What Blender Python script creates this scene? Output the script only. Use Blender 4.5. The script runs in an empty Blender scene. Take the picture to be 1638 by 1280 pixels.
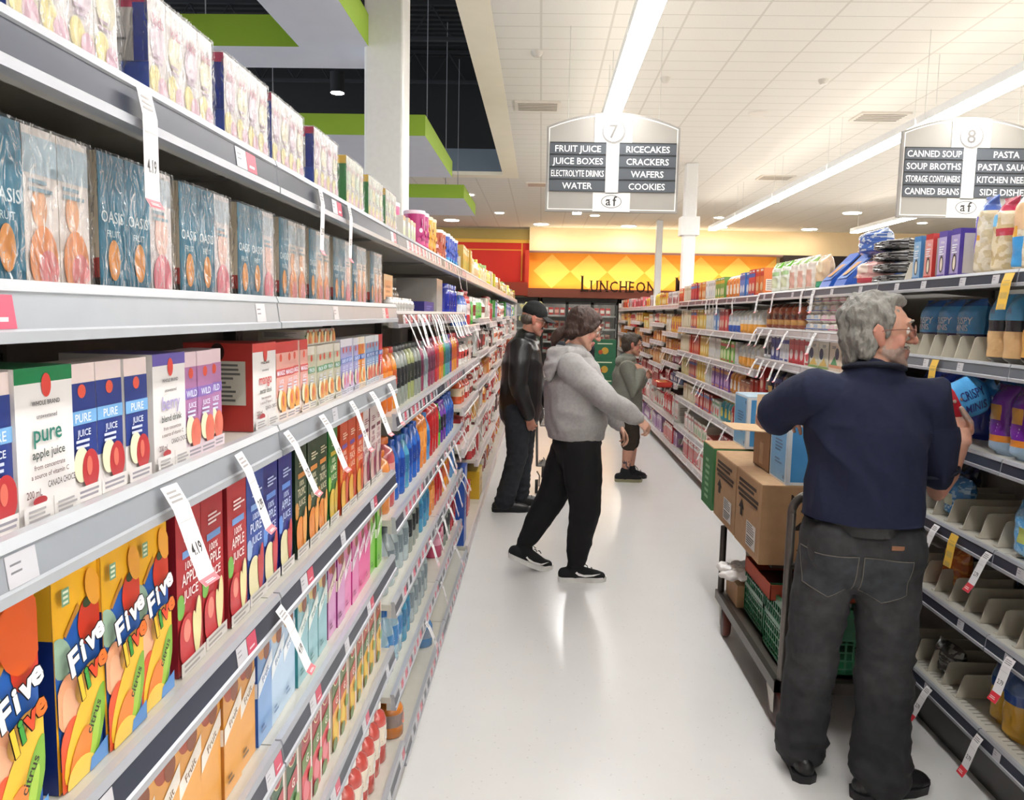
import bpy, math, random
import numpy as np
from mathutils import Vector, Matrix, noise

random.seed(7)
S = bpy.context.scene
COL = S.collection
PI = math.pi

# ------------------------------------------------------------------ camera
IMG_W, IMG_H, FOCAL = 1638.0, 1280.0, 1280.0
VP = (865.0, 502.0)            # where the aisle's long lines meet
ROLL = 0.025
EYE = Vector((0.0, 0.0, 1.6))
d_ = Vector((VP[0] - IMG_W / 2, -(VP[1] - IMG_H / 2), -FOCAL)).normalized()
up_ = Vector((math.sin(ROLL), math.cos(ROLL), 0.0))
z_ = (up_ - d_ * up_.dot(d_)).normalized()
x_ = d_.cross(z_)
cam_data = bpy.data.cameras.new('camera')
cam_data.sensor_fit = 'HORIZONTAL'
cam_data.sensor_width = 36.0
cam_data.lens = 36.0 * FOCAL / IMG_W
cam_data.clip_start = 0.02
cam_data.clip_end = 200.0
cam = bpy.data.objects.new('camera', cam_data)
COL.objects.link(cam)
cam.matrix_world = Matrix.Translation(EYE) @ Matrix((x_, d_, z_)).to_4x4()
S.camera = cam

# ------------------------------------------------------------------ world, exposure
world = bpy.data.worlds.new('world')
S.world = world
world.use_nodes = True
world.node_tree.nodes['Background'].inputs[0].default_value = (1.0, 0.98, 0.97, 1)
world.node_tree.nodes['Background'].inputs[1].default_value = 0.38
S.view_settings.view_transform = 'Standard'
S.view_settings.look = 'None'
S.view_settings.gamma = 1.0
S.view_settings.use_curve_mapping = False
S.view_settings.exposure = 0.66
STRIP_POWER = 21.0             # emission of the hanging light strips
DOWNLIGHT_POWER = 30.0

# wall cove lamps and one added fill lamp (built here so the light sits at the top)
def area(name, loc, size_x, size_y, power, col=(1, 0.9, 0.75), rot=(0, 0, 0)):
    l = bpy.data.lights.new(name, 'AREA')
    l.shape = 'RECTANGLE'; l.size = size_x; l.size_y = size_y
    l.energy = power; l.color = col
    o = bpy.data.objects.new(name, l); COL.objects.link(o)
    o.location = loc; o.rotation_euler = rot
    return o
# cove light washing up the orange department wall, and the one on the red wall
XFILL = -13.85
area('wall_cove_light', (3.2, 23.62, 2.36), 7.0, 0.08, 34, (1, 0.86, 0.55), (PI + math.radians(-16), 0, 0))
area('red_wall_cove_light', (-1.6, 23.62, 2.36), 1.9, 0.08, 9, (1, 0.8, 0.5), (PI + math.radians(-16), 0, 0))
area('cream_cove_light', (3.4, 23.4, 3.5), 7.0, 0.06, 12, (1, 0.88, 0.66), (PI + math.radians(-30), 0, 0))

# added cool fill for the hanging panels' undersides; no window is built there
area('added_side_fill', (XFILL, 5.0, 1.7), 16.0, 2.6, 900, (0.8, 0.88, 1.0), (PI / 2, 0, -PI / 2))

# ------------------------------------------------------------------ colour and materials
_c = {}
def lin(h):
    if h in _c: return _c[h]
    s = h.lstrip('#')
    out = []
    for i in (0, 2, 4):
        v = int(s[i:i + 2], 16) / 255.0
        out.append(v / 12.92 if v <= 0.04045 else ((v + 0.055) / 1.055) ** 2.4)
    _c[h] = (out[0], out[1], out[2], 1.0)
    return _c[h]

def mat(name, base=None, rough=0.5, metal=0.0, coat=0.0, spec=0.5, var=0.05, vscale=30.0, bump=0.0, bscale=60.0, sheen=0.0,
        stretch=None, dist=0.004, sss=0.0):
    m = bpy.data.materials.new(name); m.use_nodes = True
    nt = m.node_tree; N = nt.nodes; L = nt.links
    b = N['Principled BSDF']
    b.inputs['Roughness'].default_value = rough
    b.inputs['Metallic'].default_value = metal
    b.inputs['Coat Weight'].default_value = coat
    b.inputs['Coat Roughness'].default_value = 0.12
    b.inputs['Specular IOR Level'].default_value = spec
    b.inputs['Sheen Weight'].default_value = sheen
    if sss:
        b.inputs['Subsurface Weight'].default_value = sss
        b.inputs['Subsurface Radius'].default_value = (0.012, 0.005, 0.003)
        b.inputs['Subsurface Scale'].default_value = 0.5
    tc = N.new('ShaderNodeTexCoord')
    mp = N.new('ShaderNodeMapping')
    L.new(tc.outputs['Object'], mp.inputs['Vector'])
    if stretch: mp.inputs['Scale'].default_value = stretch
    nz = N.new('ShaderNodeTexNoise'); nz.inputs['Scale'].default_value = vscale; nz.inputs['Detail'].default_value = 3
    L.new(mp.outputs['Vector'], nz.inputs['Vector'])
    mr = N.new('ShaderNodeMapRange')
    mr.inputs['From Min'].default_value = 0.3; mr.inputs['From Max'].default_value = 0.7
    mr.inputs['To Min'].default_value = 1 - var; mr.inputs['To Max'].default_value = 1 + var
    L.new(nz.outputs['Fac'], mr.inputs['Value'])
    mx = N.new('ShaderNodeMix'); mx.data_type = 'RGBA'; mx.blend_type = 'MULTIPLY'; mx.inputs['Factor'].default_value = 1.0
    if base:
        mx.inputs['A'].default_value = lin(base)
    else:
        at = N.new('ShaderNodeAttribute'); at.attribute_name = 'Col'
        L.new(at.outputs['Color'], mx.inputs['A'])
    L.new(mr.outputs['Result'], mx.inputs['B'])
    L.new(mx.outputs['Result'], b.inputs['Base Color'])
    if bump:
        n2 = N.new('ShaderNodeTexNoise'); n2.inputs['Scale'].default_value = bscale; n2.inputs['Detail'].default_value = 4
        L.new(mp.outputs['Vector'], n2.inputs['Vector'])
        bp = N.new('ShaderNodeBump'); bp.inputs['Strength'].default_value = bump; bp.inputs['Distance'].default_value = dist
        L.new(n2.outputs['Fac'], bp.inputs['Height'])
        L.new(bp.outputs['Normal'], b.inputs['Normal'])
    return m

CARD = mat('printed_card', rough=0.34, var=0.03, vscale=18, coat=0.25)
KRAFT = mat('corrugated_kraft', rough=0.75, var=0.06, vscale=25, bump=0.1, bscale=90)
PLASTIC = mat('moulded_plastic', rough=0.3, var=0.03, coat=0.2)
GLOSS = mat('glossy_bottle_plastic', rough=0.12, var=0.06, coat=0.6, bump=0.15, bscale=35)
FOIL = mat('glossy_bag_film', rough=0.2, var=0.07, vscale=14, coat=0.5, bump=0.7, bscale=26, dist=0.008)
PAINT = mat('painted_steel', rough=0.32, var=0.025, coat=0.15)
STEEL = mat('bare_steel', rough=0.38, metal=0.85, var=0.08)
WALL = mat('painted_wall', rough=0.7, var=0.02, vscale=4)
MATTE = mat('matte_paint', rough=0.85, var=0.04, vscale=6)
RUBBER = mat('rubber', rough=0.6, var=0.08)
CHANNEL = mat('price_channel_plastic', rough=0.28, metal=0.12, var=0.02)
PAPER = mat('tag_paper', rough=0.42, var=0.02)
SKIN = mat('skin', rough=0.5, var=0.07, vscale=45, bump=0.12, bscale=160, sss=0.12)
COTTON = mat('cotton_knit', rough=0.9, var=0.09, vscale=70, bump=0.25, bscale=320, sheen=0.0, dist=0.002)
DENIM = mat('denim', rough=0.85, var=0.28, vscale=24, bump=0.3, bscale=420, dist=0.002)
LEATHER = mat('leather', rough=0.36, var=0.15, vscale=22, bump=0.4, bscale=80, dist=0.004, coat=0.1)
HAIR = mat('hair', rough=0.55, var=0.3, vscale=60, bump=0.9, bscale=70, dist=0.01, stretch=(1.0, 1.0, 0.45))

def film_mat():
    m = bpy.data.materials.new('clear_film'); m.use_nodes = True
    nt = m.node_tree; N = nt.nodes; L = nt.links
    b = N['Principled BSDF']; out = N['Material Output']
    b.inputs['Base Color'].default_value = (0.95, 0.95, 0.95, 1); b.inputs['Roughness'].default_value = 0.07
    b.inputs['Specular IOR Level'].default_value = 0.9
    tc = N.new('ShaderNodeTexCoord'); mp = N.new('ShaderNodeMapping'); mp.inputs['Scale'].default_value = (1, 1, 0.35)
    nz = N.new('ShaderNodeTexNoise'); nz.inputs['Scale'].default_value = 42; nz.inputs['Detail'].default_value = 2
    nz.inputs['Distortion'].default_value = 1.2
    bp = N.new('ShaderNodeBump'); bp.inputs['Strength'].default_value = 1.0; bp.inputs['Distance'].default_value = 0.035
    L.new(tc.outputs['Object'], mp.inputs['Vector']); L.new(mp.outputs['Vector'], nz.inputs['Vector'])
    L.new(nz.outputs['Fac'], bp.inputs['Height']); L.new(bp.outputs['Normal'], b.inputs['Normal'])
    tr = N.new('ShaderNodeBsdfTransparent'); mx = N.new('ShaderNodeMixShader')
    fr = N.new('ShaderNodeFresnel'); fr.inputs['IOR'].default_value = 1.5
    L.new(bp.outputs['Normal'], fr.inputs['Normal'])
    ad = N.new('ShaderNodeMath'); ad.operation = 'MULTIPLY_ADD'; ad.inputs[1].default_value = 0.7; ad.inputs[2].default_value = 0.0; ad.use_clamp = True
    L.new(fr.outputs['Fac'], ad.inputs[0])
    L.new(ad.outputs[0], mx.inputs['Fac']); L.new(tr.outputs[0], mx.inputs[1]); L.new(b.outputs[0], mx.inputs[2])
    L.new(mx.outputs[0], out.inputs['Surface'])
    return m
FILM = film_mat()

def glass_mat():
    m = bpy.data.materials.new('cooler_glass'); m.use_nodes = True
    nt = m.node_tree; N = nt.nodes; L = nt.links
    g = N.new('ShaderNodeBsdfGlossy'); g.inputs['Roughness'].default_value = 0.03
    tr = N.new('ShaderNodeBsdfTransparent'); tr.inputs[0].default_value = (0.92, 0.94, 0.94, 1)
    fr = N.new('ShaderNodeFresnel'); fr.inputs['IOR'].default_value = 1.45
    mx = N.new('ShaderNodeMixShader')
    L.new(fr.outputs[0], mx.inputs[0]); L.new(tr.outputs[0], mx.inputs[1]); L.new(g.outputs[0], mx.inputs[2])
    L.new(mx.outputs[0], N['Material Output'].inputs['Surface'])
    return m
GLASS = glass_mat()

def emit(name, col, strength):
    m = bpy.data.materials.new(name); m.use_nodes = True
    N = m.node_tree.nodes; b = N['Principled BSDF']
    b.inputs['Base Color'].default_value = (0.9, 0.9, 0.9, 1)
    b.inputs['Emission Color'].default_value = (*col, 1); b.inputs['Emission Strength'].default_value = strength
    return m
UPLED = emit('led_upper_diffuser', (1, 0.96, 0.9), STRIP_POWER * 0.22)
LED = emit('led_diffuser', (1, 0.99, 0.985), STRIP_POWER)
LED_DOWN = emit('downlight_lens', (1, 0.9, 0.76), DOWNLIGHT_POWER)
COOLER_LED = emit('cooler_lamp', (1, 0.95, 0.9), 6.0)

# ------------------------------------------------------------------ mesh builder
_txt = {}
def text_geo(s, bold=0.012):
    """Flat triangles of a word: (verts, faces, width), capitals one unit tall."""
    if (s, bold) in _txt: return _txt[(s, bold)]
    cu = bpy.data.curves.new('t', 'FONT'); cu.body = s; cu.size = 1.0; cu.resolution_u = 2; cu.offset = bold
    o = bpy.data.objects.new('t', cu)
    me = o.to_mesh()
    v = [(p.co.x, p.co.y) for p in me.vertices]; f = [tuple(p.vertices) for p in me.polygons]
    o.to_mesh_clear(); bpy.data.objects.remove(o); bpy.data.curves.remove(cu)
    if not v:
        v = [(0, 0)]; f = []
    k = 1 / 0.73
    x0 = min(p[0] for p in v); x1 = max(p[0] for p in v)
    v = [((p[0] - x0) * k, p[1] * k) for p in v]
    _txt[(s, bold)] = (v, f, (x1 - x0) * k)
    return _txt[(s, bold)]

class MB:
    def __init__(self):
        self.v = []; self.f = []; self.c = []; self.m = []; self.s = []
    def face(self, pts, col, mi=0, smooth=False):
        n = len(self.v); self.v += [tuple(p) for p in pts]
        self.f.append(tuple(range(n, n + len(pts)))); self.c.append(col); self.m.append(mi); self.s.append(smooth)
    def add(self, verts, faces, col, mi=0, smooth=False):
        n = len(self.v); self.v += [tuple(p) for p in verts]
        for k, q in enumerate(faces):
            self.f.append(tuple(i + n for i in q))
            self.c.append(col[k] if isinstance(col, list) else col); self.m.append(mi); self.s.append(smooth)
    def box(self, x0, y0, z0, x1, y1, z1, col, mi=0, top=None, front=None, left=None, right=None, bottom=None, back=None):
        v = [(x0, y0, z0), (x1, y0, z0), (x1, y1, z0), (x0, y1, z0), (x0, y0, z1), (x1, y0, z1), (x1, y1, z1), (x0, y1, z1)]
        f = [(0, 3, 2, 1), (4, 5, 6, 7), (0, 1, 5, 4), (1, 2, 6, 5), (2, 3, 7, 6), (3, 0, 4, 7)]
        self.add(v, f, [bottom or col, top or col, front or col, right or col, back or col, left or col], mi)
    def rbox(self, x0, y0, z0, x1, y1, z1, r, col, mi=0, seg=3, top=None):
        """Box with rounded upright edges and a small chamfer at top and bottom."""
        ring = []
        for cx, cy, a0 in ((x1 - r, y1 - r, 0), (x0 + r, y1 - r, 90), (x0 + r, y0 + r, 180), (x1 - r, y0 + r, 270)):
            for k in range(seg + 1):
                a = math.radians(a0 + 90 * k / seg); ring.append((cx + r * math.cos(a), cy + r * math.sin(a)))
        n = len(ring); mxx, mxy = (x0 + x1) / 2, (y0 + y1) / 2
        e = min(r * 0.5, (z1 - z0) * 0.3)
        sx = 1 - e / max(1e-6, (x1 - x0) / 2); sy = 1 - e / max(1e-6, (y1 - y0) / 2)
        sc = lambda p: (mxx + (p[0] - mxx) * sx, mxy + (p[1] - mxy) * sy)
        lv = [(z0, True), (z0 + e, False), (z1 - e, False), (z1, True)]
        v = []
        for z, small in lv: v += [(*(sc(p) if small else p), z) for p in ring]
        f = [tuple(reversed(range(n)))]
        for k in range(3):
            for i in range(n): f.append((k * n + i, k * n + (i + 1) % n, (k + 1) * n + (i + 1) % n, (k + 1) * n + i))
        f.append(tuple(range(3 * n, 4 * n)))
        cols = [col] * (len(f) - 1) + [top or col]
        self.add(v, f, cols, mi)
    def prism(self, poly, a, b, fn, col, mi=0, caps=True, smooth=False):
        """poly: 2-D points; fn(u, v, t) -> xyz; extruded from t=a to t=b."""
        n = len(poly); v = [fn(p[0], p[1], a) for p in poly] + [fn(p[0], p[1], b) for p in poly]
        f = [(i, (i + 1) % n, n + (i + 1) % n, n + i) for i in range(n)]
        self.add(v, f, col, mi, smooth)
        if caps: self.add(v, [tuple(reversed(range(n))), tuple(range(n, 2 * n))], col, mi)
    def lathe(self, prof, col, seg=20, c=(0, 0, 0), mi=0, smooth=True, sx=1.0, sy=1.0, M=None):
        """prof: (radius, z) from bottom to top; col: one colour or one per band."""
        v = []
        for r, z in prof:
            for k in range(seg):
                a = 2 * PI * k / seg
                p = Vector((r * math.cos(a) * sx, r * math.sin(a) * sy, z))
                if M: p = M @ p
                v.append((c[0] + p.x, c[1] + p.y, c[2] + p.z))
        f = []; cols = []
        for j in range(len(prof) - 1):
            for k in range(seg):
                f.append((j * seg + k, j * seg + (k + 1) % seg, (j + 1) * seg + (k + 1) % seg, (j + 1) * seg + k))
                cols.append(col[j] if isinstance(col, list) else col)
        self.add(v, f, cols, mi, smooth)
        c0 = col[0] if isinstance(col, list) else col; c1 = col[-1] if isinstance(col, list) else col
        n = len(prof)
        self.add(v[:seg], [tuple(reversed(range(seg)))], c0, mi)
        self.add(v[(n - 1) * seg:], [tuple(range(seg))], c1, mi)
    def tube(self, pts, r, col, seg=10, mi=0, caps=True, flat=1.0):
        pts = [Vector(p) for p in pts]; n = len(pts)
        rr = r if isinstance(r, (list, tuple)) else [r] * n
        t0 = (pts[1] - pts[0]).normalized()
        u = t0.orthogonal().normalized(); v = []
        for i in range(n):
            t = ((pts[min(i + 1, n - 1)] - pts[i]).normalized() + (pts[i] - pts[max(i - 1, 0)]).normalized())
            t = t.normalized() if t.length > 1e-9 else t0
            u = (u - t * u.dot(t)).normalized(); w = t.cross(u)
            for k in range(seg):
                a = 2 * PI * k / seg
                v.append(pts[i] + (u * math.cos(a) + w * math.sin(a) * flat) * rr[i])
        f = []
        for i in range(n - 1):
            for k in range(seg):
                f.append((i * seg + k, i * seg + (k + 1) % seg, (i + 1) * seg + (k + 1) % seg, (i + 1) * seg + k))
        self.add(v, f, col, mi, True)
        if caps:
            self.add(v[:seg], [tuple(reversed(range(seg)))], col, mi); self.add(v[-seg:], [tuple(range(seg))], col, mi)
    def ball(self, c, r, col, mi=0, seg=16, rings=10, M=None):
        rx, ry, rz = r if isinstance(r, (tuple, list)) else (r, r, r)
        v = []; f = []
        for j in range(rings + 1):
            th = PI * j / rings
            for k in range(seg):
                a = 2 * PI * k / seg
                p = Vector((rx * math.sin(th) * math.cos(a), ry * math.sin(th) * math.sin(a), -rz * math.cos(th)))
                if M: p = M @ p
                v.append((c[0] + p.x, c[1] + p.y, c[2] + p.z))
        for j in range(rings):
            for k in range(seg):
                q = (j * seg + k, j * seg + (k + 1) % seg, (j + 1) * seg + (k + 1) % seg, (j + 1) * seg + k)
                f.append(q)
        self.add(v, f, col, mi, True)
    def limb(self, P, R, col='#ffffff', seg=16, side=None, mi=0):
        """A closed tapering limb through points P; R: radius or (side radius, depth radius) at each point; side: the axis of the first radius."""
        P = [Vector(p) for p in P]; R = [(r if isinstance(r, tuple) else (r, r)) for r in R]
        n = len(P); rings = []
        T = []
        for i in range(n):
            t = Vector((0, 0, 0))
            if i < n - 1: t += (P[i + 1] - P[i]).normalized()
            if i > 0: t += (P[i] - P[i - 1]).normalized()
            T.append(t.normalized())
        u = None
        def fr(t):
            nonlocal u
            if side is not None: q = Vector(side)
            else: q = u if u is not None else t.orthogonal()
            q = q - t * q.dot(t)
            if q.length < 1e-5: q = t.orthogonal()
            u = q.normalized(); return u, t.cross(u)
        def ring(c, a, b, t):
            uu, ww = fr(t)
            return [c + uu * a * math.cos(2 * PI * k / seg) + ww * b * math.sin(2 * PI * k / seg) for k in range(seg)]
        a, b = R[0]; m0 = min(a, b)
        for s in (0.95, 0.7, 0.35): rings.append(ring(P[0] - T[0] * m0 * s, a * math.sqrt(1 - s * s), b * math.sqrt(1 - s * s), T[0]))
        for i in range(n): rings.append(ring(P[i], R[i][0], R[i][1], T[i]))
        a, b = R[-1]; m1 = min(a, b)
        for s in (0.35, 0.7, 0.95): rings.append(ring(P[-1] + T[-1] * m1 * s, a * math.sqrt(1 - s * s), b * math.sqrt(1 - s * s), T[-1]))
        v = [p for r in rings for p in r]; f = []
        for i in range(len(rings) - 1):
            for k in range(seg):
                f.append((i * seg + k, i * seg + (k + 1) % seg, (i + 1) * seg + (k + 1) % seg, (i + 1) * seg + k))
        f.append(tuple(reversed(range(seg)))); k0 = (len(rings) - 1) * seg; f.append(tuple(range(k0, k0 + seg)))
        self.add(v, f, col, mi, True)
    # --- printed artwork: shapes in panel units (0..1 across, 0..1 up) laid through a map fn(u, v, lift)
    def art(self, shapes, fn, asp, mi=0, lift0=1):
        cl = lambda t: min(1.0, max(0.0, t))
        lay = lift0
        for s in shapes:
            k = s[0]; col = s[-1]
            if k == 'r':
                _, x0, y0, x1, y1, _c2 = s
                self.face([fn(x0, y0, lay), fn(x1, y0, lay), fn(x1, y1, lay), fn(x0, y1, lay)], col, mi)
            elif k == 'p':
                self.face([fn(cl(x), cl(y), lay) for x, y in s[1]], col, mi)
            elif k == 'e':
                cx, cy, rx, ry, col = s[1:6]; rot = s[6] if len(s) > 6 else 0
                pts = []
                for q in range(22):
                    a = 2 * PI * q / 22; ex, ey = rx * math.cos(a), ry * math.sin(a)
                    c0, s0 = math.cos(math.radians(rot)), math.sin(math.radians(rot))
                    pts.append((cl(cx + (ex * c0 - ey * s0)), cl(cy + (ex * s0 + ey * c0) * asp)))
                self.face([fn(x, y, lay) for x, y in pts], col, mi)
            elif k in ('t', 't0'):
                # ('t', word, centre x, centre y, height (of panel height), max width, rotation, colour)
                _, w, cx, cy, hh, mw, rot, _c2 = s
                tv, tf, tw = text_geo(w.lstrip('*'), 0.04 if w[0] == '*' else 0.012)
                kx = hh / asp                       # one letter unit in panel widths
                if mw and tw * kx > mw: kx = mw / tw
                c0, s0 = math.cos(math.radians(rot)), math.sin(math.radians(rot))
                vv = []
                for px, py in tv:
                    X = (px - tw / 2) * kx; Y = (py - 0.5) * hh / asp   # both in panel widths
                    vv.append(fn(cl(cx + X * c0 - Y * s0), cl(cy + (X * s0 + Y * c0) * asp), lay))
                self.add(vv, tf, col, mi)
            elif k == 'lines':
                # ('lines', x0, y0, x1, y1, rows, colour): rows of small print
                _, x0, y0, x1, y1, rows, _c2 = s
                rg = random.Random(int(x0 * 997 + y0 * 131 + rows))
                for q in range(rows):
                    yy = y1 - (q + 0.5) * (y1 - y0) / rows; hh = (y1 - y0) / rows * 0.25
                    e = x0 + (x1 - x0) * rg.uniform(0.6, 1.0)
                    self.face([fn(x0, yy - hh, lay), fn(e, yy - hh, lay), fn(e, yy + hh, lay), fn(x0, yy + hh, lay)], col, mi)
            lay += 0 if k == 't0' else 1
        return lay
    def mesh(self, name, mats):
        me = bpy.data.meshes.new(name)
        me.from_pydata(self.v, [], self.f)
        for m in (mats if isinstance(mats, (list, tuple)) else [mats]): me.materials.append(m)
        me.polygons.foreach_set('material_index', self.m)
        me.polygons.foreach_set('use_smooth', self.s)
        at = me.color_attributes.new('Col', 'FLOAT_COLOR', 'CORNER')
        arr = np.empty((len(me.loops), 4), dtype=np.float32); i = 0
        for q, c in zip(self.f, self.c):
            arr[i:i + len(q)] = lin(c); i += len(q)
        at.data.foreach_set('color', arr.ravel())
        me.update()
        return me
    def obj(self, name, mats, parent=None):
        o = bpy.data.objects.new(name, self.mesh(name, mats)); COL.objects.link(o)
        if parent: o.parent = parent
        return o

def flat(w, h, y=0.0, x0=None, z0=0.0, eps=0.0004):
    """Panel map on the front (local -Y) of a box w wide and h tall."""
    xs = -w / 2 if x0 is None else x0
    return lambda u, v, l: (xs + u * w, y - l * eps, z0 + v * h)
def flat_left(d, h, x, y0=0.0, z0=0.0, eps=0.0004):      # panel on the local -X side, read from that side
    return lambda u, v, l: (x - l * eps, y0 + d - u * d, z0 + v * h)
def flat_right(d, h, x, y0=0.0, z0=0.0, eps=0.0004):
    return lambda u, v, l: (x + l * eps, y0 + u * d, z0 + v * h)
def plane_map(o, U, V, N, eps=0.0006):
    o, U, V, N = Vector(o), Vector(U), Vector(V), Vector(N).normalized()
    return lambda u, v, l: tuple(o + U * u + V * v + N * (l * eps))

def empty(name, loc=(0, 0, 0), rz=0.0):
    o = bpy.data.objects.new(name, None); COL.objects.link(o)
    o.location = loc; o.rotation_euler = (0, 0, rz); o.empty_display_size = 0.1
    return o
def tag(o, label, cat, group=None):
    o['label'] = label; o['category'] = cat
    if group: o['group'] = group
    return o
def structure(o):
    o['kind'] = 'structure'; return o

ORD = 'zeroth first second third fourth fifth sixth seventh eighth ninth tenth eleventh twelfth'.split()
def nth(i):
    if i < len(ORD): return ORD[i]
    return '%d%s' % (i, {1: 'st', 2: 'nd', 3: 'rd'}.get(i % 10 if i % 100 not in (11, 12, 13) else 0, 'th'))

def voxel(mb, size, smooth=3, name='body'):
    """One continuous skin over all the limbs and balls in mb; returns (verts, quads) as numpy arrays."""
    me = bpy.data.meshes.new(name); me.from_pydata(mb.v, [], mb.f); me.update()
    o = bpy.data.objects.new(name, me); COL.objects.link(o)
    r = o.modifiers.new('skin', 'REMESH'); r.mode = 'VOXEL'; r.voxel_size = size
    if smooth:
        s = o.modifiers.new('soft', 'SMOOTH'); s.factor = 0.5; s.iterations = smooth
    dg = bpy.context.evaluated_depsgraph_get(); dg.update()
    ev = o.evaluated_get(dg); m2 = ev.to_mesh()
    v = np.empty(len(m2.vertices) * 3); m2.vertices.foreach_get('co', v); v = v.reshape(-1, 3)
    nn = np.empty(len(m2.vertices) * 3); m2.vertices.foreach_get('normal', nn); nn = nn.reshape(-1, 3)
    f = [tuple(p.vertices) for p in m2.polygons]
    ev.to_mesh_clear(); bpy.data.objects.remove(o); bpy.data.meshes.remove(me)
    return v, nn, f

def skin_obj(name, mb, size, mats, parent, colour, smooth=3, push=None, zmin=None, zmax=None):
    """Voxel skin as an object. colour: hex or fn(x, y, z) -> hex; push: fn(p, n) -> offset along the normal."""
    v, nn, f = voxel(mb, size, smooth, name)
    if push:
        off = np.array([push(p, n) for p, n in zip(v, nn)]); v = v + nn * off[:, None]
    if zmax is not None: v[:, 2] = np.minimum(v[:, 2], zmax)
    if zmin is not None: v[:, 2] = np.maximum(v[:, 2], zmin)
    me = bpy.data.meshes.new(name); me.from_pydata(v.tolist(), [], f)
    for m in (mats if isinstance(mats, (list, tuple)) else [mats]): me.materials.append(m)
    me.polygons.foreach_set('use_smooth', [True] * len(f))
    at = me.color_attributes.new('Col', 'FLOAT_COLOR', 'POINT')
    if callable(colour): arr = np.array([lin(colour(*p)) for p in v], dtype=np.float32)
    else: arr = np.tile(np.array(lin(colour), dtype=np.float32), (len(v), 1))
    at.data.foreach_set('color', arr.ravel()); me.update()
    o = bpy.data.objects.new(name, me); COL.objects.link(o)
    if parent: o.parent = parent
    return o
def n3(p, s, off=0.0):
    return noise.noise(Vector((p[0] * s + off, p[1] * s - off, p[2] * s + 2 * off)))
# ------------------------------------------------------------------ the room
CEIL = 4.1
def floor_mat():
    m = mat('vinyl_floor', base='#dcdbd9', rough=0.19, var=0.012, vscale=3.0, spec=0.5)
    nt = m.node_tree; N = nt.nodes; L = nt.links; b = N['Principled BSDF']
    src = b.inputs['Base Color'].links[0].from_socket
    tc = N.new('ShaderNodeTexCoord')
    v = N.new('ShaderNodeTexVoronoi'); v.inputs['Scale'].default_value = 38
    L.new(tc.outputs['Object'], v.inputs['Vector'])
    r = N.new('ShaderNodeMath'); r.operation = 'LESS_THAN'; r.inputs[1].default_value = 0.12
    L.new(v.outputs['Distance'], r.inputs[0])
    sel = N.new('ShaderNodeSeparateColor'); L.new(v.outputs['Color'], sel.inputs[0])
    th = N.new('ShaderNodeMath'); th.operation = 'GREATER_THAN'; th.inputs[1].default_value = 0.55; L.new(sel.outputs[0], th.inputs[0])
    mu = N.new('ShaderNodeMath'); mu.operation = 'MULTIPLY'; L.new(r.outputs[0], mu.inputs[0]); L.new(th.outputs[0], mu.inputs[1])
    k = N.new('ShaderNodeMath'); k.operation = 'MULTIPLY'; k.inputs[1].default_value = 0.4; L.new(mu.outputs[0], k.inputs[0])
    mx = N.new('ShaderNodeMix'); mx.data_type = 'RGBA'; mx.inputs['B'].default_value = lin('#a8a49c')
    L.new(k.outputs[0], mx.inputs['Factor']); L.new(src, mx.inputs['A']); L.new(mx.outputs['Result'], b.inputs['Base Color'])
    return m
def ceil_mat():
    m = bpy.data.materials.new('ceiling_tile'); m.use_nodes = True
    nt = m.node_tree; N = nt.nodes; L = nt.links; b = N['Principled BSDF']
    b.inputs['Roughness'].default_value = 0.9
    tc = N.new('ShaderNodeTexCoord'); mp = N.new('ShaderNodeMapping'); mp.inputs['Location'].default_value = (0.06, 0, 0)
    L.new(tc.outputs['Object'], mp.inputs['Vector'])
    def grid(w, h, mortar):
        br = N.new('ShaderNodeTexBrick'); br.offset = 0.0; br.squash = 1.0
        br.inputs['Scale'].default_value = 1.0; br.inputs['Mortar Size'].default_value = mortar; br.inputs['Mortar Smooth'].default_value = 0.1
        br.inputs['Brick Width'].default_value = w; br.inputs['Row Height'].default_value = h
        L.new(mp.outputs[0], br.inputs['Vector']); return br
    a = grid(0.61, 0.61, 0.011); c = grid(0.61, 0.305, 0.005)
    nz = N.new('ShaderNodeTexNoise'); nz.inputs['Scale'].default_value = 60; L.new(mp.outputs[0], nz.inputs['Vector'])
    m1 = N.new('ShaderNodeMix'); m1.data_type = 'RGBA'; m1.inputs['A'].default_value = lin('#d9d3c8'); m1.inputs['B'].default_value = lin('#b3aca0')
    L.new(c.outputs['Fac'], m1.inputs['Factor'])
    m2 = N.new('ShaderNodeMix'); m2.data_type = 'RGBA'; m2.inputs['B'].default_value = lin('#c6bfb3')
    L.new(a.outputs['Fac'], m2.inputs['Factor']); L.new(m1.outputs['Result'], m2.inputs['A'])
    m3 = N.new('ShaderNodeMix'); m3.data_type = 'RGBA'; m3.blend_type = 'MULTIPLY'; m3.inputs['Factor'].default_value = 0.08
    L.new(m2.outputs['Result'], m3.inputs['A']); L.new(nz.outputs['Fac'], m3.inputs['B'])
    L.new(m3.outputs['Result'], b.inputs['Base Color'])
    return m
XL, XR, YN, YF = -14.0, 16.0, -7.0, 24.0
OPX, OPY = -0.75, 14.94        # edge of the open black ceiling
mb = MB(); mb.box(XL, YN, -0.1, XR, YF + 0.3, 0.0, '#ffffff'); structure(mb.obj('floor', floor_mat()))
mb = MB(); mb.box(OPX + 0.28, YN, CEIL, XR, YF + 0.3, CEIL + 0.06, '#ffffff'); mb.box(XL, OPY + 0.3, CEIL, OPX + 0.28, YF + 0.3, CEIL + 0.06, '#ffffff')
structure(mb.obj('ceiling', ceil_mat()))
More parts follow.
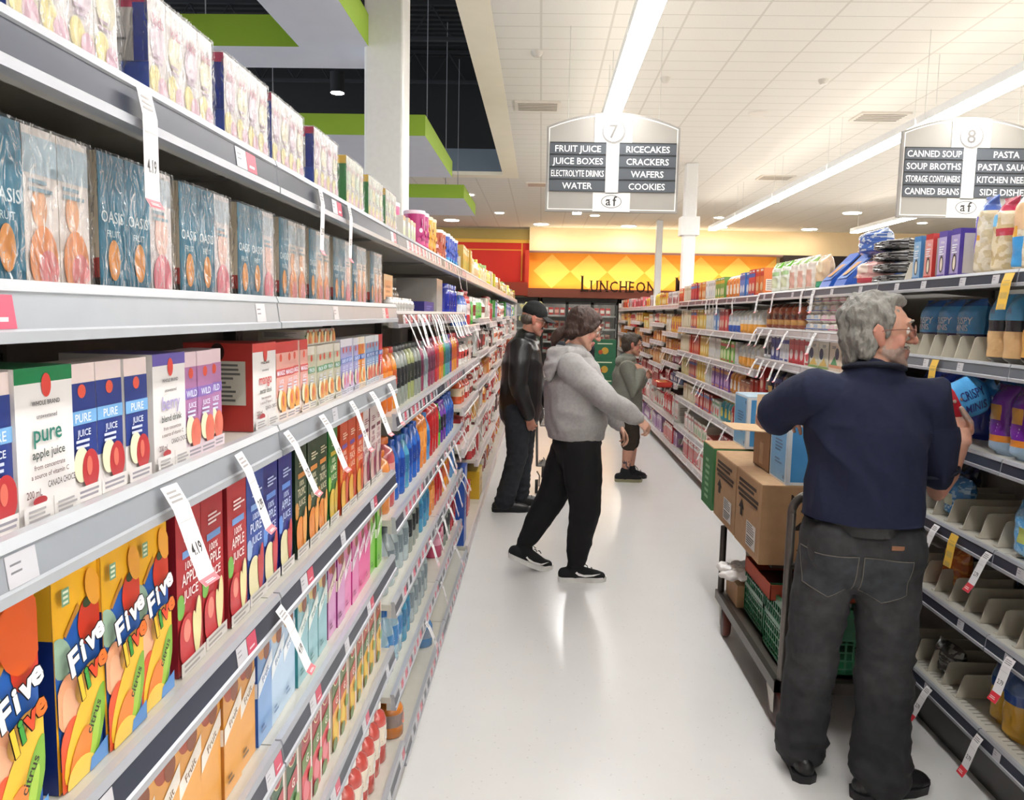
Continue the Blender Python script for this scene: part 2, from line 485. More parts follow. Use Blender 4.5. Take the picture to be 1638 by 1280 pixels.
mb = MB(); mb.box(OPX, YN, CEIL - 0.004, OPX + 0.28, OPY + 0.3, CEIL + 0.06, '#e6dcc6'); mb.box(XL, OPY, CEIL - 0.004, OPX, OPY + 0.3, CEIL + 0.06, '#e6dcc6')
mb.box(OPX, YN, CEIL + 0.06, OPX + 0.05, OPY, 6.2, '#e0dccf'); structure(mb.obj('trim_1', WALL))
mb = MB(); mb.box(XL, OPY, CEIL + 0.06, OPX + 0.05, OPY + 0.05, 4.56, '#66717c'); mb.box(XL, OPY, 4.56, OPX + 0.05, OPY + 0.05, 6.2, '#0d0e10'); structure(mb.obj('trim_2', WALL))
mb = MB(); mb.box(XL, YN, 6.2, OPX, OPY, 6.26, '#0c0d0f')
for i in range(0, 110):
    y = YN + i * 0.2; mb.box(XL, y, 6.14, OPX, y + 0.09, 6.2, '#101114')
structure(mb.obj('ceiling_deck', MATTE))
n = 0
for y in (1.2, 3.4, 5.6, 7.8, 10.0, 12.2, 14.4):
    mb = MB(); z0, z1 = 5.55, 6.05
    mb.box(XL, y - 0.03, z0, OPX - 0.05, y + 0.03, z0 + 0.05, '#24262a'); mb.box(XL, y - 0.03, z1, OPX - 0.05, y + 0.03, z1 + 0.05, '#1b1d20')
    x = XL
    while x < OPX - 0.7:
        mb.tube([(x, y, z0 + 0.03), (x + 0.3, y, z1)], 0.012, '#1e2023', 5, caps=False); mb.tube([(x + 0.3, y, z1), (x + 0.6, y, z0 + 0.03)], 0.012, '#1e2023', 5, caps=False); x += 0.6
    structure(mb.obj('ceiling_beam', MATTE))
mb = MB(); mb.box(XL - 0.1, YN, 0, XL, YF, 6.2, '#cfc8ba'); structure(mb.obj('wall_left', WALL))
mb = MB(); mb.box(XR, YN, 0, XR + 0.1, YF, CEIL + 0.06, '#d8d0c0'); structure(mb.obj('wall_right', WALL))
mb = MB(); mb.box(XL, YN - 0.1, 0, XR, YN, 6.2, '#d8d2c6'); structure(mb.obj('wall_front', WALL))
# back wall: orange department band with lighter diamonds, cream cove above, brown rail below
mb = MB(); mb.box(XL, YF, 0, XR, YF + 0.3, CEIL, '#cdb58c'); structure(mb.obj('wall_back', WALL))
mb = MB()
mb.box(-0.38, YF - 0.03, 2.31, 6.85, YF, 3.40, '#f39a2b')
dw, zc, dh = 1.09, 2.86, 0.5
x = -0.38 + 0.13
while x < 6.8:
    a, b = max(x, -0.37), min(x + dw, 6.84); c = (x + x + dw) / 2
    pts = [(p, q) for p, q in ((a, zc), (c, zc - dh), (b, zc), (c, zc + dh)) if -0.38 < p < 6.85]
    if len(pts) > 2: mb.face([(p, YF - 0.032, q) for p, q in pts], '#f7bf57')
    x += dw
structure(mb.obj('wall_orange', WALL))
mb = MB(); mb.box(-0.38, YF - 0.32, 3.43, XR, YF, CEIL, '#ecd0a2'); structure(mb.obj('wall_cove', WALL))
mb = MB(); mb.box(-0.4, YF - 0.34, 3.39, 6.95, YF, 3.43, '#8d6a68'); structure(mb.obj('trim_3', WALL))
mb = MB(); mb.box(-0.4, YF - 0.5, 2.08, 6.95, YF - 0.03, 2.26, '#8a4a38'); mb.box(-0.4, YF - 0.5, 2.26, 6.95, YF - 0.47, 2.34, '#8a4a38'); structure(mb.obj('trim_4', WALL))
mb = MB(); mb.box(6.95, YF - 0.3, 2.2, XR, YF - 0.02, 3.36, '#3b2a22'); mb.box(6.95, YF - 0.33, 3.2, XR, YF - 0.28, 3.43, '#2a1e1a'); structure(mb.obj('wall_brown', WALL))
mb = MB()
mb.box(XL, YF - 0.03, 2.3, -0.38, YF, 3.70, '#d92f1e')
mb.box(XL, YF - 0.07, 3.66, -0.38, YF, 3.76, '#f2bd48'); mb.box(XL, YF - 0.10, 3.76, -0.38, YF, 4.05, '#b29a55')
mb.box(XL, YF - 0.04, 3.44, -0.62, YF, 3.47, '#f0a63a'); mb.box(-0.62, YF - 0.04, 2.55, -0.58, YF, 3.66, '#f0a63a')
mb.box(-0.50, YF - 0.36, 2.1, -0.38, YF, 3.43, '#c9391f')
mb.box(XL, YF - 0.5, 2.12, -0.4, YF - 0.04, 2.5, '#9c3a24'); structure(mb.obj('wall_red', WALL))

# letters on the orange wall
def wall_word(words, x, z, yy):
    t = empty('wall_lettering', (x, yy, z)); tag(t, 'dark brown capitals spelling luncheon meats on the orange wall', 'lettering')
    for w in words:
        cx = 0.0; mbk = MB()
        for ch_i, ch in enumerate(w[0]):
            hh = 0.45 if ch_i == 0 else 0.32
            tv, tf, tw = text_geo(ch); kx = hh * 0.80
            for dy in (0.0, 0.03): mbk.add([(w[1] + cx + p * kx, -dy, q * hh) for p, q in tv], tf, '#3d2413')
            # small flared feet and heads on the strokes
            for px in ([0.06, tw - 0.06] if ch in 'UNHMA' else [0.06] if ch in 'LETS' else []):
                for qz in (0.0, hh - 0.02): mbk.box(w[1] + cx + px * kx - 0.045, -0.03, qz, w[1] + cx + px * kx + 0.045, 0, qz + 0.02, '#3d2413')
            cx += tw * kx + 0.058
        mbk.obj('word', MATTE, t)
wall_word([('LUNCHEON', 0.0), ('MEATS', 2.72)], 1.15, 2.27, YF - 0.5)

# columns
def column(name, x, y, w, z1, col='#dcdad5', collar=None):
    mb = MB(); mb.rbox(x - w / 2, y - w / 2, 0, x + w / 2, y + w / 2, z1, 0.02, col)
    if collar: mb.box(x - w * 0.75, y - w * 0.75, collar[0], x + w * 0.75, y + w * 0.75, collar[1], col)
    return structure(mb.obj(name, PAINT))
column('column_1', -1.06, 5.5, 0.26, 6.2)
column('column_2', 2.42, 13.6, 0.20, CEIL, collar=(2.94, 3.24))
column('column_3', 3.06, 21.5, 0.17, CEIL)

# ------------------------------------------------------------------ hanging light strips, downlights, vents
def strip_light(x, y, label, group):
    t = empty('strip_light', (x, y, 3.5)); tag(t, label, 'ceiling light', group)
    m = MB(); m.box(-0.085, -1.2, 0.0, 0.085, 1.2, 0.075, '#e9e7e2'); m.obj('housing', PAINT, t)
    m = MB(); m.box(-0.075, -1.195, -0.022, 0.075, 1.195, 0.0, '#ffffff'); m.obj('diffuser', LED, t)
    m = MB(); m.box(-0.05, -1.15, 0.075, 0.05, 1.15, 0.08, '#ffffff'); m.obj('uplight', UPLED, t)
    for yy in (-1.0, 1.0):
        m = MB(); m.tube([(0, yy, 0.07), (0, yy, CEIL - 3.5)], 0.0025, '#c9c6bf', 5); m.obj('hanging_wire', PAINT, t)
RUNS = (('the juice aisle', 0.63, -0.34, 7), ('the pasta aisle', 3.68, -5.2, 10), ('the third aisle', 6.73, -5.2, 10), ('the aisle past the third', 9.78, -5.2, 9))
for who, x, y0, n in RUNS:
    for i in range(n):
        strip_light(x, y0 + i * 2.43, 'hanging linear LED light over %s, %s from its far end' % (who, nth(n - i)), 'linear lights over ' + who)
dl = [(-2.5, 22.2), (-0.05, 22.8), (2.4, 22.9), (4.9, 22.8), (7.4, 22.9), (-1.1, 20.4), (1.3, 20.6), (4.4, 20.6), (7.2, 19.3), (9.6, 21), (-4, 20), (-4, 17), (-1.6, 17.4), (1.9, 17.4), (4.9, 17.6)]
for i, (x, y) in enumerate(dl):
    t = empty('downlight', (x, y, CEIL)); tag(t, 'round recessed downlight, %s one along in the ceiling near the back wall' % nth(i + 1), 'ceiling light', 'recessed downlights near the back wall')
    big = i in (0, 1, 2, 3, 4, 8)
    r = 0.2 if big else 0.11
    m = MB(); m.lathe([(r + 0.03, -0.012), (r + 0.035, 0.002)], '#f2efe8', 20); m.obj('trim_ring', PAINT, t)
    m = MB(); m.lathe([(r, -0.018), (r, -0.010)], '#ffffff', 20); m.obj('lens', LED_DOWN, t)
# lamps added to brighten the produce side under the black deck
for i, (x, y) in enumerate([(-3.2, 2.0), (-3.2, 5.2), (-3.2, 8.6), (-5.5, 3.5), (-5.5, 7), (-3.2, 12.6), (-5.5, 11)]):
    t = empty('added_lamp', (x, y, 4.9)); tag(t, 'added black cylinder lamp hung under the open dark ceiling, %s from the front' % nth(i + 1), 'ceiling light', 'added cylinder lamps under the open ceiling')
    m = MB(); m.lathe([(0.11, 0), (0.11, 0.3)], '#17181a', 16); m.obj('housing', MATTE, t)
    m = MB(); m.lathe([(0.10, -0.006), (0.10, 0.0)], '#ffffff', 16); m.obj('lens', LED_DOWN, t)
    m = MB(); m.tube([(0, 0, 0.3), (0, 0, 0.65)], 0.008, '#17181a', 6); m.obj('stem', MATTE, t)
for i, (x, y, w) in enumerate([(-0.1, 10.0, 0.55), (4.1, 10.3, 0.6), (4.1, 14.7, 0.6), (-0.1, 15.9, 0.5)]):
    t = empty('ceiling_vent', (x, y, CEIL)); tag(t, 'slatted air vent in the white tile ceiling, %s from the front' % nth(i + 1), 'vent', 'air vents in the tile ceiling')
    m = MB(); m.box(-w / 2, -0.22, -0.02, w / 2, 0.22, 0, '#d6cfc2'); m.obj('frame', PAINT, t)
    m = MB()
    for k in range(5): m.box(-w / 2 + 0.04, -0.17 + k * 0.075, -0.024, w / 2 - 0.04, -0.145 + k * 0.075, -0.019, '#8b8378')
    m.obj('slats', PAINT, t)
for i, (x, y) in enumerate([(1.25, 8.8), (-0.1, 8.0), (2.9, 8.8), (1.6, 12.4), (5.2, 11.0)]):
    m = MB(); m.lathe([(0.03, -0.05), (0.05, -0.03), (0.06, 0)], '#c2bbae', 14)
    tag(m.obj('ceiling_sprinkler', PAINT), 'small round sprinkler head in the tile ceiling, %s from the front' % nth(i + 1), 'sprinkler', 'sprinkler heads in the tile ceiling').location = (x, y, CEIL)
for i, (x, y) in enumerate([(2.6, 10.2), (5.9, 9.6)]):
    m = MB(); m.lathe([(0.12, -0.02), (0.13, 0)], '#cfc8bb', 20)
    tag(m.obj('ceiling_speaker', PAINT), 'flat round speaker grille in the tile ceiling, %s from the front' % nth(i + 1), 'speaker').location = (x, y, CEIL)

# green-edged hanging frames ("clouds") over the produce side
def cloud(x0, x1, y0, y1, hole, label):
    z0, z1 = 3.3, 3.5
    t = empty('ceiling_cloud', ((x0 + x1) / 2, (y0 + y1) / 2, z0)); tag(t, label, 'ceiling panel', 'green edged hanging ceiling frames')
    ox, oy = (x0 + x1) / 2, (y0 + y1) / 2
    X0, X1, Y0, Y1 = x0 - ox, x1 - ox, y0 - oy, y1 - oy
    w = 0.46
    parts = [(X0, Y0, X1, Y0 + w), (X0, Y1 - w, X1, Y1), (X0, Y0 + w, X0 + w, Y1 - w), (X1 - w, Y0 + w, X1, Y1 - w)] if hole else [(X0, Y0, X1, Y1)]
    m = MB()
    for a, b, c, d in parts: m.box(a, b, 0.0, c, d, 0.2, '#8fae2e', bottom='#dfe0ea', top='#c9c9c9')
    m.obj('panel', WALL, t)
    for a, b in ((X0 + 0.3, Y0 + 0.2), (X1 - 0.3, Y0 + 0.2), (X0 + 0.3, Y1 - 0.2), (X1 - 0.3, Y1 - 0.2)):
        m = MB(); m.tube([(a, b, 0.2), (a, b, 2.6)], 0.006, '#85858a', 5); m.obj('hanging_rod', PAINT, t)
cloud(-3.7, -1.16, 3.4, 5.85, True, 'green edged white ceiling frame hung beside the white column, nearest of three')
cloud(-3.7, -1.17, 8.0, 10.4, False, 'green edged white ceiling panel hung behind the white column, middle of three')
cloud(-3.0, -1.2, 12.25, 14.4, False, 'small green edged ceiling panel hung near the red wall, farthest of three')

# ------------------------------------------------------------------ aisle signs
def aisle_sign(cx, y, num, left, right, label):
    z0 = 2.51; t = empty('aisle_sign', (cx, y, z0)); tag(t, label, 'aisle sign')
    w = 0.585
    def outline(k):
        ww = w - k; pts = [(-ww, k), (ww, k), (ww, 0.735 - k * 0.6)]
        for i in range(1, 12):
            a = -1 + 2 * i / 12; pts.append((-a * ww, 0.735 - k * 0.6 + (0.125 - k * 0.4) * (1 - a * a)))
        pts.append((-ww, 0.735 - k * 0.6)); return pts
    m = MB(); m.prism(outline(0.0), 0.018, -0.018, lambda u, v, q: (u, q, v), '#8f8a84'); m.obj('board', WALL, t)
    m = MB()
    for s in (-1, 1):
        m.prism(outline(0.018), 0.019 * s, 0.0195 * s, lambda u, v, q: (u, q, v), '#efece6'); m.prism(outline(0.027), 0.0195 * s, 0.020 * s, lambda u, v, q: (u, q, v), '#9c978f')
    m.obj('border', WALL, t)
    m = MB()
    top = 0.85
    m.box(-0.165, -0.026, 0.60, 0.165, 0.026, top - 0.01, '#e6e3dd'); m.box(-0.058, -0.026, 0.16, 0.058, 0.026, 0.62, '#dedbd5'); m.box(-0.165, -0.026, 0.005, 0.165, 0.026, 0.17, '#dedbd5')
    m.obj('centre_panel', WALL, t)
    m = MB(); pm = lambda u, v, l: (u, -0.0262 - l * 0.0006, v)
    E_ = lambda cx_, cz, rx, rz, c: m.face([pm(cx_ + rx * math.cos(2 * PI * i / 40), cz + rz * math.sin(2 * PI * i / 40), E_.l) for i in range(40)], c)
    E_.l = 1; E_(0.003, 0.694, 0.104, 0.104, '#8a8781'); E_.l = 2; E_(0, 0.70, 0.098, 0.098, '#77736d'); E_.l = 3; E_(0, 0.70, 0.090, 0.090, '#f2f0eb')
    tv, tf, tw = text_geo(num); m.add([pm((p - tw / 2) * 0.12, 0.70 + (q - 0.5) * 0.12, 4) for p, q in tv], tf, '#6d6964')
    m.obj('number_disc', WALL, t)
    m = MB(); E_.l = 1; E_(0, 0.092, 0.090, 0.056, '#3b3936'); E_.l = 2; E_(0, 0.092, 0.085, 0.051, '#dedbd5')
    for ch, ox, s in (('a', -0.028, 0.078), ('f', 0.030, 0.088)):
        tv, tf, tw = text_geo(ch); m.add([pm(ox + (p - tw / 2) * s, 0.092 + (q - 0.42) * s, 3) for p, q in tv], tf, '#3b3936')
    E_.l = 4; m.box(-0.045, -0.0294, 0.104, -0.012, -0.0290, 0.112, '#3b3936')
    m.obj('emblem', WALL, t)
    for side, words in ((-1, left), (1, right)):
        xa, xb = (-0.555, -0.060) if side < 0 else (0.056, 0.556)
        for i, wd in enumerate(words):
            zt = 0.60 - i * 0.1065; zb = zt - 0.102
            m = MB(); m.box(xa, -0.036, zb, xb, 0.036, zt, '#4e5257'); m.box(xa, -0.038, zt - 0.008, xb, 0.038, zt, '#26282b')
            tv, tf, tw = text_geo(wd); hh = 0.056; kx = min(hh, (xb - xa - 0.03) / tw)
            m.add([((xa + xb) / 2 + (p - tw / 2) * kx, -0.0385, (zb + zt) / 2 - 0.004 + (q - 0.5) * hh) for p, q in tv], tf, '#f1f1ef')
            m.obj('name_slat', WALL, t)
    for sx in (-0.4, 0.4):
        m = MB(); m.tube([(sx, 0, 0.78), (sx, 0, CEIL - z0)], 0.0025, '#bdb8ae', 5); m.obj('hanging_wire', WALL, t)
aisle_sign(0.60, 7.3, '7', ['FRUIT JUICE', 'JUICE BOXES', 'ELECTROLYTE DRINKS', 'WATER'], ['RICECAKES', 'CRACKERS', 'WAFERS', 'COOKIES'], 'grey hanging aisle sign with the number seven and dark slats')
aisle_sign(3.69, 7.3, '8', ['CANNED SOUP', 'SOUP BROTHS', 'STORAGE CONTAINERS', 'CANNED BEANS'], ['PASTA', 'PASTA SAUCE', 'KITCHEN NEEDS', 'SIDE DISHES'], 'grey hanging aisle sign with the number eight and dark slats')

# ------------------------------------------------------------------ gondola shelving
LX, RX = -0.46, 1.52            # front planes of the shelf lips
rg = random.Random(3)
def gondola(side, y0, y1, lips, label, style, depth=0.54, skip=(), group=None):
    """One bay of shelving; lips = heights of the lip tops from the top shelf down, last one the base shelf."""
    w = y1 - y0
    if side == 'L': t = empty('gondola_bay', (LX, y0, 0), PI / 2)
    else: t = empty('gondola_bay', (RX, y1, 0), -PI / 2)
    tag(t, label, 'store shelving', group or ('juice aisle gondola bays' if side == 'L' else 'cracker aisle gondola bays'))
    m = MB(); m.box(0.0, depth, 0.02, w, depth + 0.03, lips[0] + 0.12, '#8d8a84' if style != 'far' else '#9a948c'); m.obj('back_panel', PAINT, t)
    for xx in (0.0, w - 0.03):
        m = MB(); m.box(xx, depth - 0.04, 0.0, xx + 0.03, depth, lips[0] + 0.12, '#6c6a67')
        if style != 'far':
            for k in range(60):
                z = 0.2 + k * 0.027
                if z < lips[0]: m.box(xx + 0.012, depth - 0.0405, z, xx + 0.018, depth - 0.0399, z + 0.014, '#1c1c1c')
        m.obj('upright', PAINT, t)
    kick = '#3d3a38' if side == 'R' else '#a7a4a4'
    m = MB(); m.box(0.0, -0.022 if side == 'L' else 0.06, 0.0, w, -0.005 if side == 'L' else 0.08, lips[-1] - 0.04, kick); m.obj('kick_plate', PAINT, t)
    for i, z in enumerate(lips):
        if i in skip: continue
        deck = '#c4c1b6' if i else '#b8b5ac'
        ob = -0.036 if side == 'L' and i == len(lips) - 1 else 0.0     # the base shelf stands further out
        if side == 'L' and i == 0: dark = '#33363e'
        m = MB()
        m.box(0.002, 0.008 + ob, z - 0.03, w - 0.002, depth - 0.03, z - 0.010, deck, bottom='#a9a398')
        m.box(0.002, 0.008 + ob, z - 0.055, w - 0.002, 0.022 + ob, z - 0.03, '#b9b6b0')
        if style != 'far':
            for xx in (0.01, w - 0.016):      # brackets under the shelf
                m.prism([(0.03, z - 0.03), (depth - 0.05, z - 0.03), (depth - 0.05, z - 0.06)], xx, xx + 0.005, lambda u, v, q: (q, u, v), '#8c8983')
            if i == len(lips) - 1 or style == 'open':
                k = 0.03                       # punched slots near the shelf front
                while k < w - 0.03:
                    m.box(k, 0.045, z - 0.0101, k + 0.006, 0.075, z - 0.0096, '#8f8b80'); k += 0.026
        sh = m.obj('shelf', PAINT, t)
        # price channel
        m = MB(); rim = '#a9abb1'; dark = '#3b3f4c'
        if style in ('juice', 'drink', 'open') and i in (1, 2) and side == 'L' and style == 'juice': dark = '#9da2a8'; rim = '#b2b6bb'
        if style == 'far': dark = '#c4b6b7'; rim = '#cdc6c6'
        if side == 'R' and style == 'near' and i == 1: dark = '#646a74'
        if side == 'R' and style == 'mid': rim = '#c6c2c3'; dark = '#565a66' if i == 0 else '#b7b0b1'
        a, b = 0.003, w - 0.003
        # slanted channel: top edge set back, foot forward
        def strip(ya, za, yb, zb, col): m.face([(a, ya + ob, za), (b, ya + ob, za), (b, yb + ob, zb), (a, yb + ob, zb)], col)
        prof = [(0.010, z), (-0.002, z), (-0.006, z - 0.010), (-0.0035, z - 0.012), (-0.0075, z - 0.043), (-0.011, z - 0.045), (-0.011, z - 0.055), (0.008, z - 0.055)]
        cols = [rim, rim, rim, dark, rim, rim, rim]
        for q in range(len(prof) - 1): strip(prof[q + 1][0], prof[q + 1][1], prof[q][0], prof[q][1], cols[q])
        for xx, fl in ((a, 1), (b, 0)):
            pts = [(xx, p + ob, q) for p, q in prof]; m.face(pts if fl else pts[::-1], rim)
        k = 0.08 + rg.random() * 0.1
        step = (0.16, 0.3) if style == 'far' else (0.2, 0.42)
        if style == 'drink': step = (0.07, 0.12)
        if style == 'juice' and i < 3: step = (0.5, 0.8); k += 0.25
        while k < w - 0.09:
            hw = 0.042
            fy = lambda zz: ob - 0.0042 - (z - 0.012 - zz) / 0.031 * 0.004
            zt, zb = z - 0.0135, z - 0.0425
            m.face([(k, fy(zb), zb), (k + hw, fy(zb), zb), (k + hw, fy(zt), zt), (k, fy(zt), zt)], '#cfced3')
            if style != 'far':
                for q in range(2): zz = zt - 0.008 - q * 0.007; m.face([(k + 0.005, fy(zz) - 0.0004, zz - 0.002), (k + 0.02, fy(zz) - 0.0004, zz - 0.002), (k + 0.02, fy(zz) - 0.0004, zz), (k + 0.005, fy(zz) - 0.0004, zz)], '#8a8a90')
                m.face([(k + 0.025, fy(zb + 0.012) - 0.0004, zb + 0.006), (k + 0.038, fy(zb + 0.012) - 0.0004, zb + 0.006), (k + 0.038, fy(zb + 0.02) - 0.0004, zb + 0.016), (k + 0.025, fy(zb + 0.02) - 0.0004, zb + 0.016)], '#3a3a40')
                if rg.random() < 0.6 and side == 'L':
                    k2 = k + hw + 0.002
                    m.face([(k2, fy(zb), zb), (k2 + 0.04, fy(zb), zb), (k2 + 0.04, fy(zt), zt), (k2, fy(zt), zt)], '#cf5068')
                    m.face([(k2 + 0.008, fy(zb + 0.01) - 0.0005, zb + 0.006), (k2 + 0.03, fy(zb + 0.01) - 0.0005, zb + 0.006), (k2 + 0.03, fy(zb + 0.01) - 0.0005, zb + 0.010), (k2 + 0.008, fy(zb + 0.01) - 0.0005, zb + 0.010)], '#f5d9dd')
            k += rg.uniform(*step)
        m.obj('price_channel', CHANNEL, sh)
    return t
LA = [1.85, 1.62, 1.395, 1.09, 0.81, 0.50, 0.17]
LB = [1.85, 1.60, 1.27, 0.93, 0.645, 0.325, 0.13]
LC = [1.85, 1.52, 1.27, 1.02, 0.76, 0.46, 0.15]
LD = [1.85, 1.56, 1.30, 1.06, 0.80, 0.48, 0.15]
A_Y = [-0.92, 0.23, 1.38, 2.53]; B_Y = [2.53, 3.69, 4.85]; C_Y = [4.85 + 1.17 * i for i in range(10)]
gondola('L', A_Y[0], A_Y[1], LA, 'juice gondola bay on the near side of the yellow citrus cartons', 'juice')
gondola('L', A_Y[1], A_Y[2], LA, 'juice gondola bay holding the yellow citrus cartons', 'juice')
gondola('L', A_Y[2], A_Y[3], LA, 'juice gondola bay holding the dark green orange juice cartons', 'juice')
gondola('L', B_Y[0], B_Y[1], LB, 'gondola bay of sports drinks next to the juice cartons', 'drink')
gondola('L', B_Y[1], B_Y[2], LB, 'gondola bay of sports drinks with the blue display at its far end', 'drink')
for i in range(9):
    gondola('L', C_Y[i], C_Y[i + 1], LC if i % 2 == 0 else LD, 'gondola bay on the juice side, %s one beyond the sports drinks' % nth(i + 1), 'far', skip=(5,) if i == 0 else ())
RN = [1.775, 1.47, 1.16, 0.855, 0.565, 0.235]
RM = [1.775, 1.54, 1.335, 1.08, 0.80, 0.48, 0.15]
RP = [1.765, 1.49, 1.24, 1.0, 0.74, 0.43, 0.15]
RQ = [[1.74, 1.42, 1.22, 1.07, 0.85, 0.45, 0.15], [1.74, 1.52, 1.29, 1.0, 0.74, 0.45, 0.15]]
N_Y = [1.55, 2.63, 3.70]; M_Y = [3.70, 4.70, 5.70]; P_Y = [5.70, 6.77, 7.84, 8.91]; Q_Y = [8.91 + 1.14 * i for i in range(7)]
gondola('R', N_Y[0], N_Y[1], RN, 'bread and chip gondola bay at the near end of the cracker side', 'near')
gondola('R', N_Y[1], N_Y[2], RN, 'gondola bay with beige dividers beside the man in the navy polo', 'near')
gondola('R', M_Y[0], M_Y[1], RM, 'gondola bay with rice cakes behind the grey haired man', 'mid')
gondola('R', M_Y[1], M_Y[2], RM, 'gondola bay with brown pouches behind the blue cartons', 'mid')
for i in range(3): gondola('R', P_Y[i], P_Y[i + 1], RP, 'cracker gondola bay, %s one past the brown pouches' % nth(i + 1), 'mid')
for i in range(6): gondola('R', Q_Y[i], Q_Y[i + 1], RQ[i % 2], 'cracker gondola bay near the back wall, %s from its far end' % nth(6 - i), 'far')
for nm, x, yy in (('gondola_end_panel', 1.52, Q_Y[-1]), ('gondola_end_panel', -1.0, C_Y[-1])):
    m = MB(); m.box(0, 0.0, 0.02, 0.54, 0.03, 1.83, '#d8d2cb'); o = m.obj(nm, PAINT); o.location = (x, yy + 0.003, 0)
    tag(o, 'plain white end panel of the %s gondola facing the back wall' % ('cracker' if x > 0 else 'juice'), 'shelving panel')
# ------------------------------------------------------------------ products: one prototype of each kind, copied along the shelves
PR = {}
def proto(key, parts, cat, name, w):
    """parts: [(part name, mesh, index of the part it belongs to or None)]; one part called None is the thing itself."""
    PR[key] = (parts, cat, name, w)
OCC = []
def place(key, side, xf, y, z, label, group=None, rz=0.0, tilt=0.0, name=None):
    parts, cat, nm, w = PR[key]
    OCC.append((side, z, y, w, abs(xf) > 1.80))
    rot = (PI / 2 if side == 'L' else -PI / 2) + rz
    if len(parts) == 1:
        o = bpy.data.objects.new(name or nm, parts[0][1]); COL.objects.link(o)
    else:
        o = bpy.data.objects.new(name or nm, None); COL.objects.link(o); o.empty_display_size = 0.05
        made = []
        for pn, me, par in parts:
            c = bpy.data.objects.new(pn, me); COL.objects.link(c)
            c.parent = o if par is None else made[par]; made.append(c)
    o.location = (xf, y, z); o.rotation_euler = (tilt, 0, rot)
    return tag(o, label, cat, group)
JR = random.Random(11)
def run(key, side, xf, y0, z, n, desc, where, group, pitch=None, jit=0.006, dirn=1, rz=0.0):
    """n copies from y0 away from the camera; desc says what it is, where which shelf."""
    w = PR[key][3]; p = pitch or w + 0.003
    for i in range(n):
        lab = '%s, %s of %d %s' % (desc, nth(i + 1), n, where) if n > 1 else '%s %s' % (desc, where)
        place(key, side, xf + (JR.uniform(-jit, 0) if side == 'L' else JR.uniform(0, jit)), y0 + p * (i + 0.5), z, lab, group if n > 1 else None, rz=rz + JR.uniform(-0.008, 0.008))
    return y0 + p * n

def outline_word(w, cx, cy, h, mw, rot, fill, edge, d=0.012, asp=2.8):
    out = [('t0', w, cx + d * math.cos(a), cy + d * asp * math.sin(a), h, mw, rot, edge) for a in [k * PI / 4 for k in range(8)]]
    return out + [('t', w, cx, cy, h, mw, rot, fill)]
def box_mesh(key, w, d, h, front, side, top, art=(), sart=(), side_left=True, mats=None):
    m = MB(); m.box(-w / 2, 0, 0, w / 2, d, h, side, front=front, top=top, bottom=side)
    m.art(art, flat(w, h), w / h)
    if sart:
        m.art(sart, flat_left(d, h, -w / 2), d / h); m.art(sart, flat_right(d, h, w / 2), d / h)
    return m.mesh(key, mats or CARD)
def asp(w, h): return w / h

# --- brick juice boxes with print on front and sides
def small_box(key, cap, bg, stripe, ink, fruit, word, w=0.054, d=0.045, h=0.15, desc_side=None):
    a = w / h
    art = [('r', 0, 0.86, 1, 1, cap), ('r', 0.0, 0.30, 1, 0.86, stripe), ('e', 0.5, 0.80, 0.14, 0.14, '#e05a45'), ('r', 0.0, 0.56, 1, 0.66, ink),
           ('t', word, 0.5, 0.61, 0.065, 0.85, 0, '#e6eefc'), ('t', 'JUICE', 0.5, 0.50, 0.05, 0.7, 0, '#dfe6f5'), ('lines', 0.2, 0.38, 0.8, 0.46, 2, '#ccd4ea'),
           ('e', 0.35, 0.27, 0.26, 0.36, '#e9e3bf'), ('e', 0.66, 0.22, 0.3, 0.42, fruit), ('e', 0.60, 0.25, 0.1, 0.2, '#d9705f'),
           ('r', 0, 0, 1, 0.11, bg), ('lines', 0.1, 0.02, 0.9, 0.09, 2, '#9a96a0')]
    sart = [('r', 0.1, 0.5, 0.9, 0.86, '#e7e3e0'), ('lines', 0.14, 0.52, 0.86, 0.84, 8, '#7d7a80')]
    return box_mesh(key, w, d, h, bg, bg, cap, art, sart)
CAT_J = 'juice box'
proto('blue_box', [(None, small_box('blue_box', '#e9d6d2', '#e7e2e0', '#2d3f86', '#78aee0', '#b8383c', 'PURE'), None)], CAT_J, 'juice_box', 0.054)
proto('purple_box', [(None, small_box('purple_box', '#e2c9cf', '#e3d3da', '#b07aa8', '#8b6fb8', '#d9735f', 'WILD'), None)], CAT_J, 'juice_box', 0.045)
proto('peach_box', [(None, small_box('peach_box', '#c93a38', '#ecdcd2', '#e3a79a', '#d0524b', '#e9a24a', 'MANGO'), None)], CAT_J, 'juice_box', 0.05)
proto('sage_box', [(None, small_box('sage_box', '#d9d4c6', '#dedacb', '#b9b39b', '#5f8f63', '#dd9a50', 'PEACH', h=0.133), None)], CAT_J, 'juice_box', 0.05)
proto('sage_top', [(None, small_box('sage_top', '#d9d4c6', '#dedacb', '#b9b39b', '#5f8f63', '#dd9a50', 'PEACH', h=0.034, d=0.1), None)], CAT_J, 'juice_box', 0.05)
proto('lavender_box', [(None, small_box('lavender_box', '#e1dfe8', '#d9d8e6', '#9c97c4', '#5a76b8', '#c99ac0', 'GRAPE', h=0.14), None)], CAT_J, 'juice_box', 0.045)
proto('orange_box', [(None, small_box('orange_box', '#eee3d0', '#f0d9b8', '#e08a2e', '#3d66b0', '#f0a040', 'FRUIT', h=0.14), None)], CAT_J, 'juice_box', 0.045)
proto('steel_box', [(None, small_box('steel_box', '#e3e6ea', '#dde3e9', '#7f9cc0', '#33589c', '#d06a52', 'APPLE', h=0.14), None)], CAT_J, 'juice_box', 0.045)
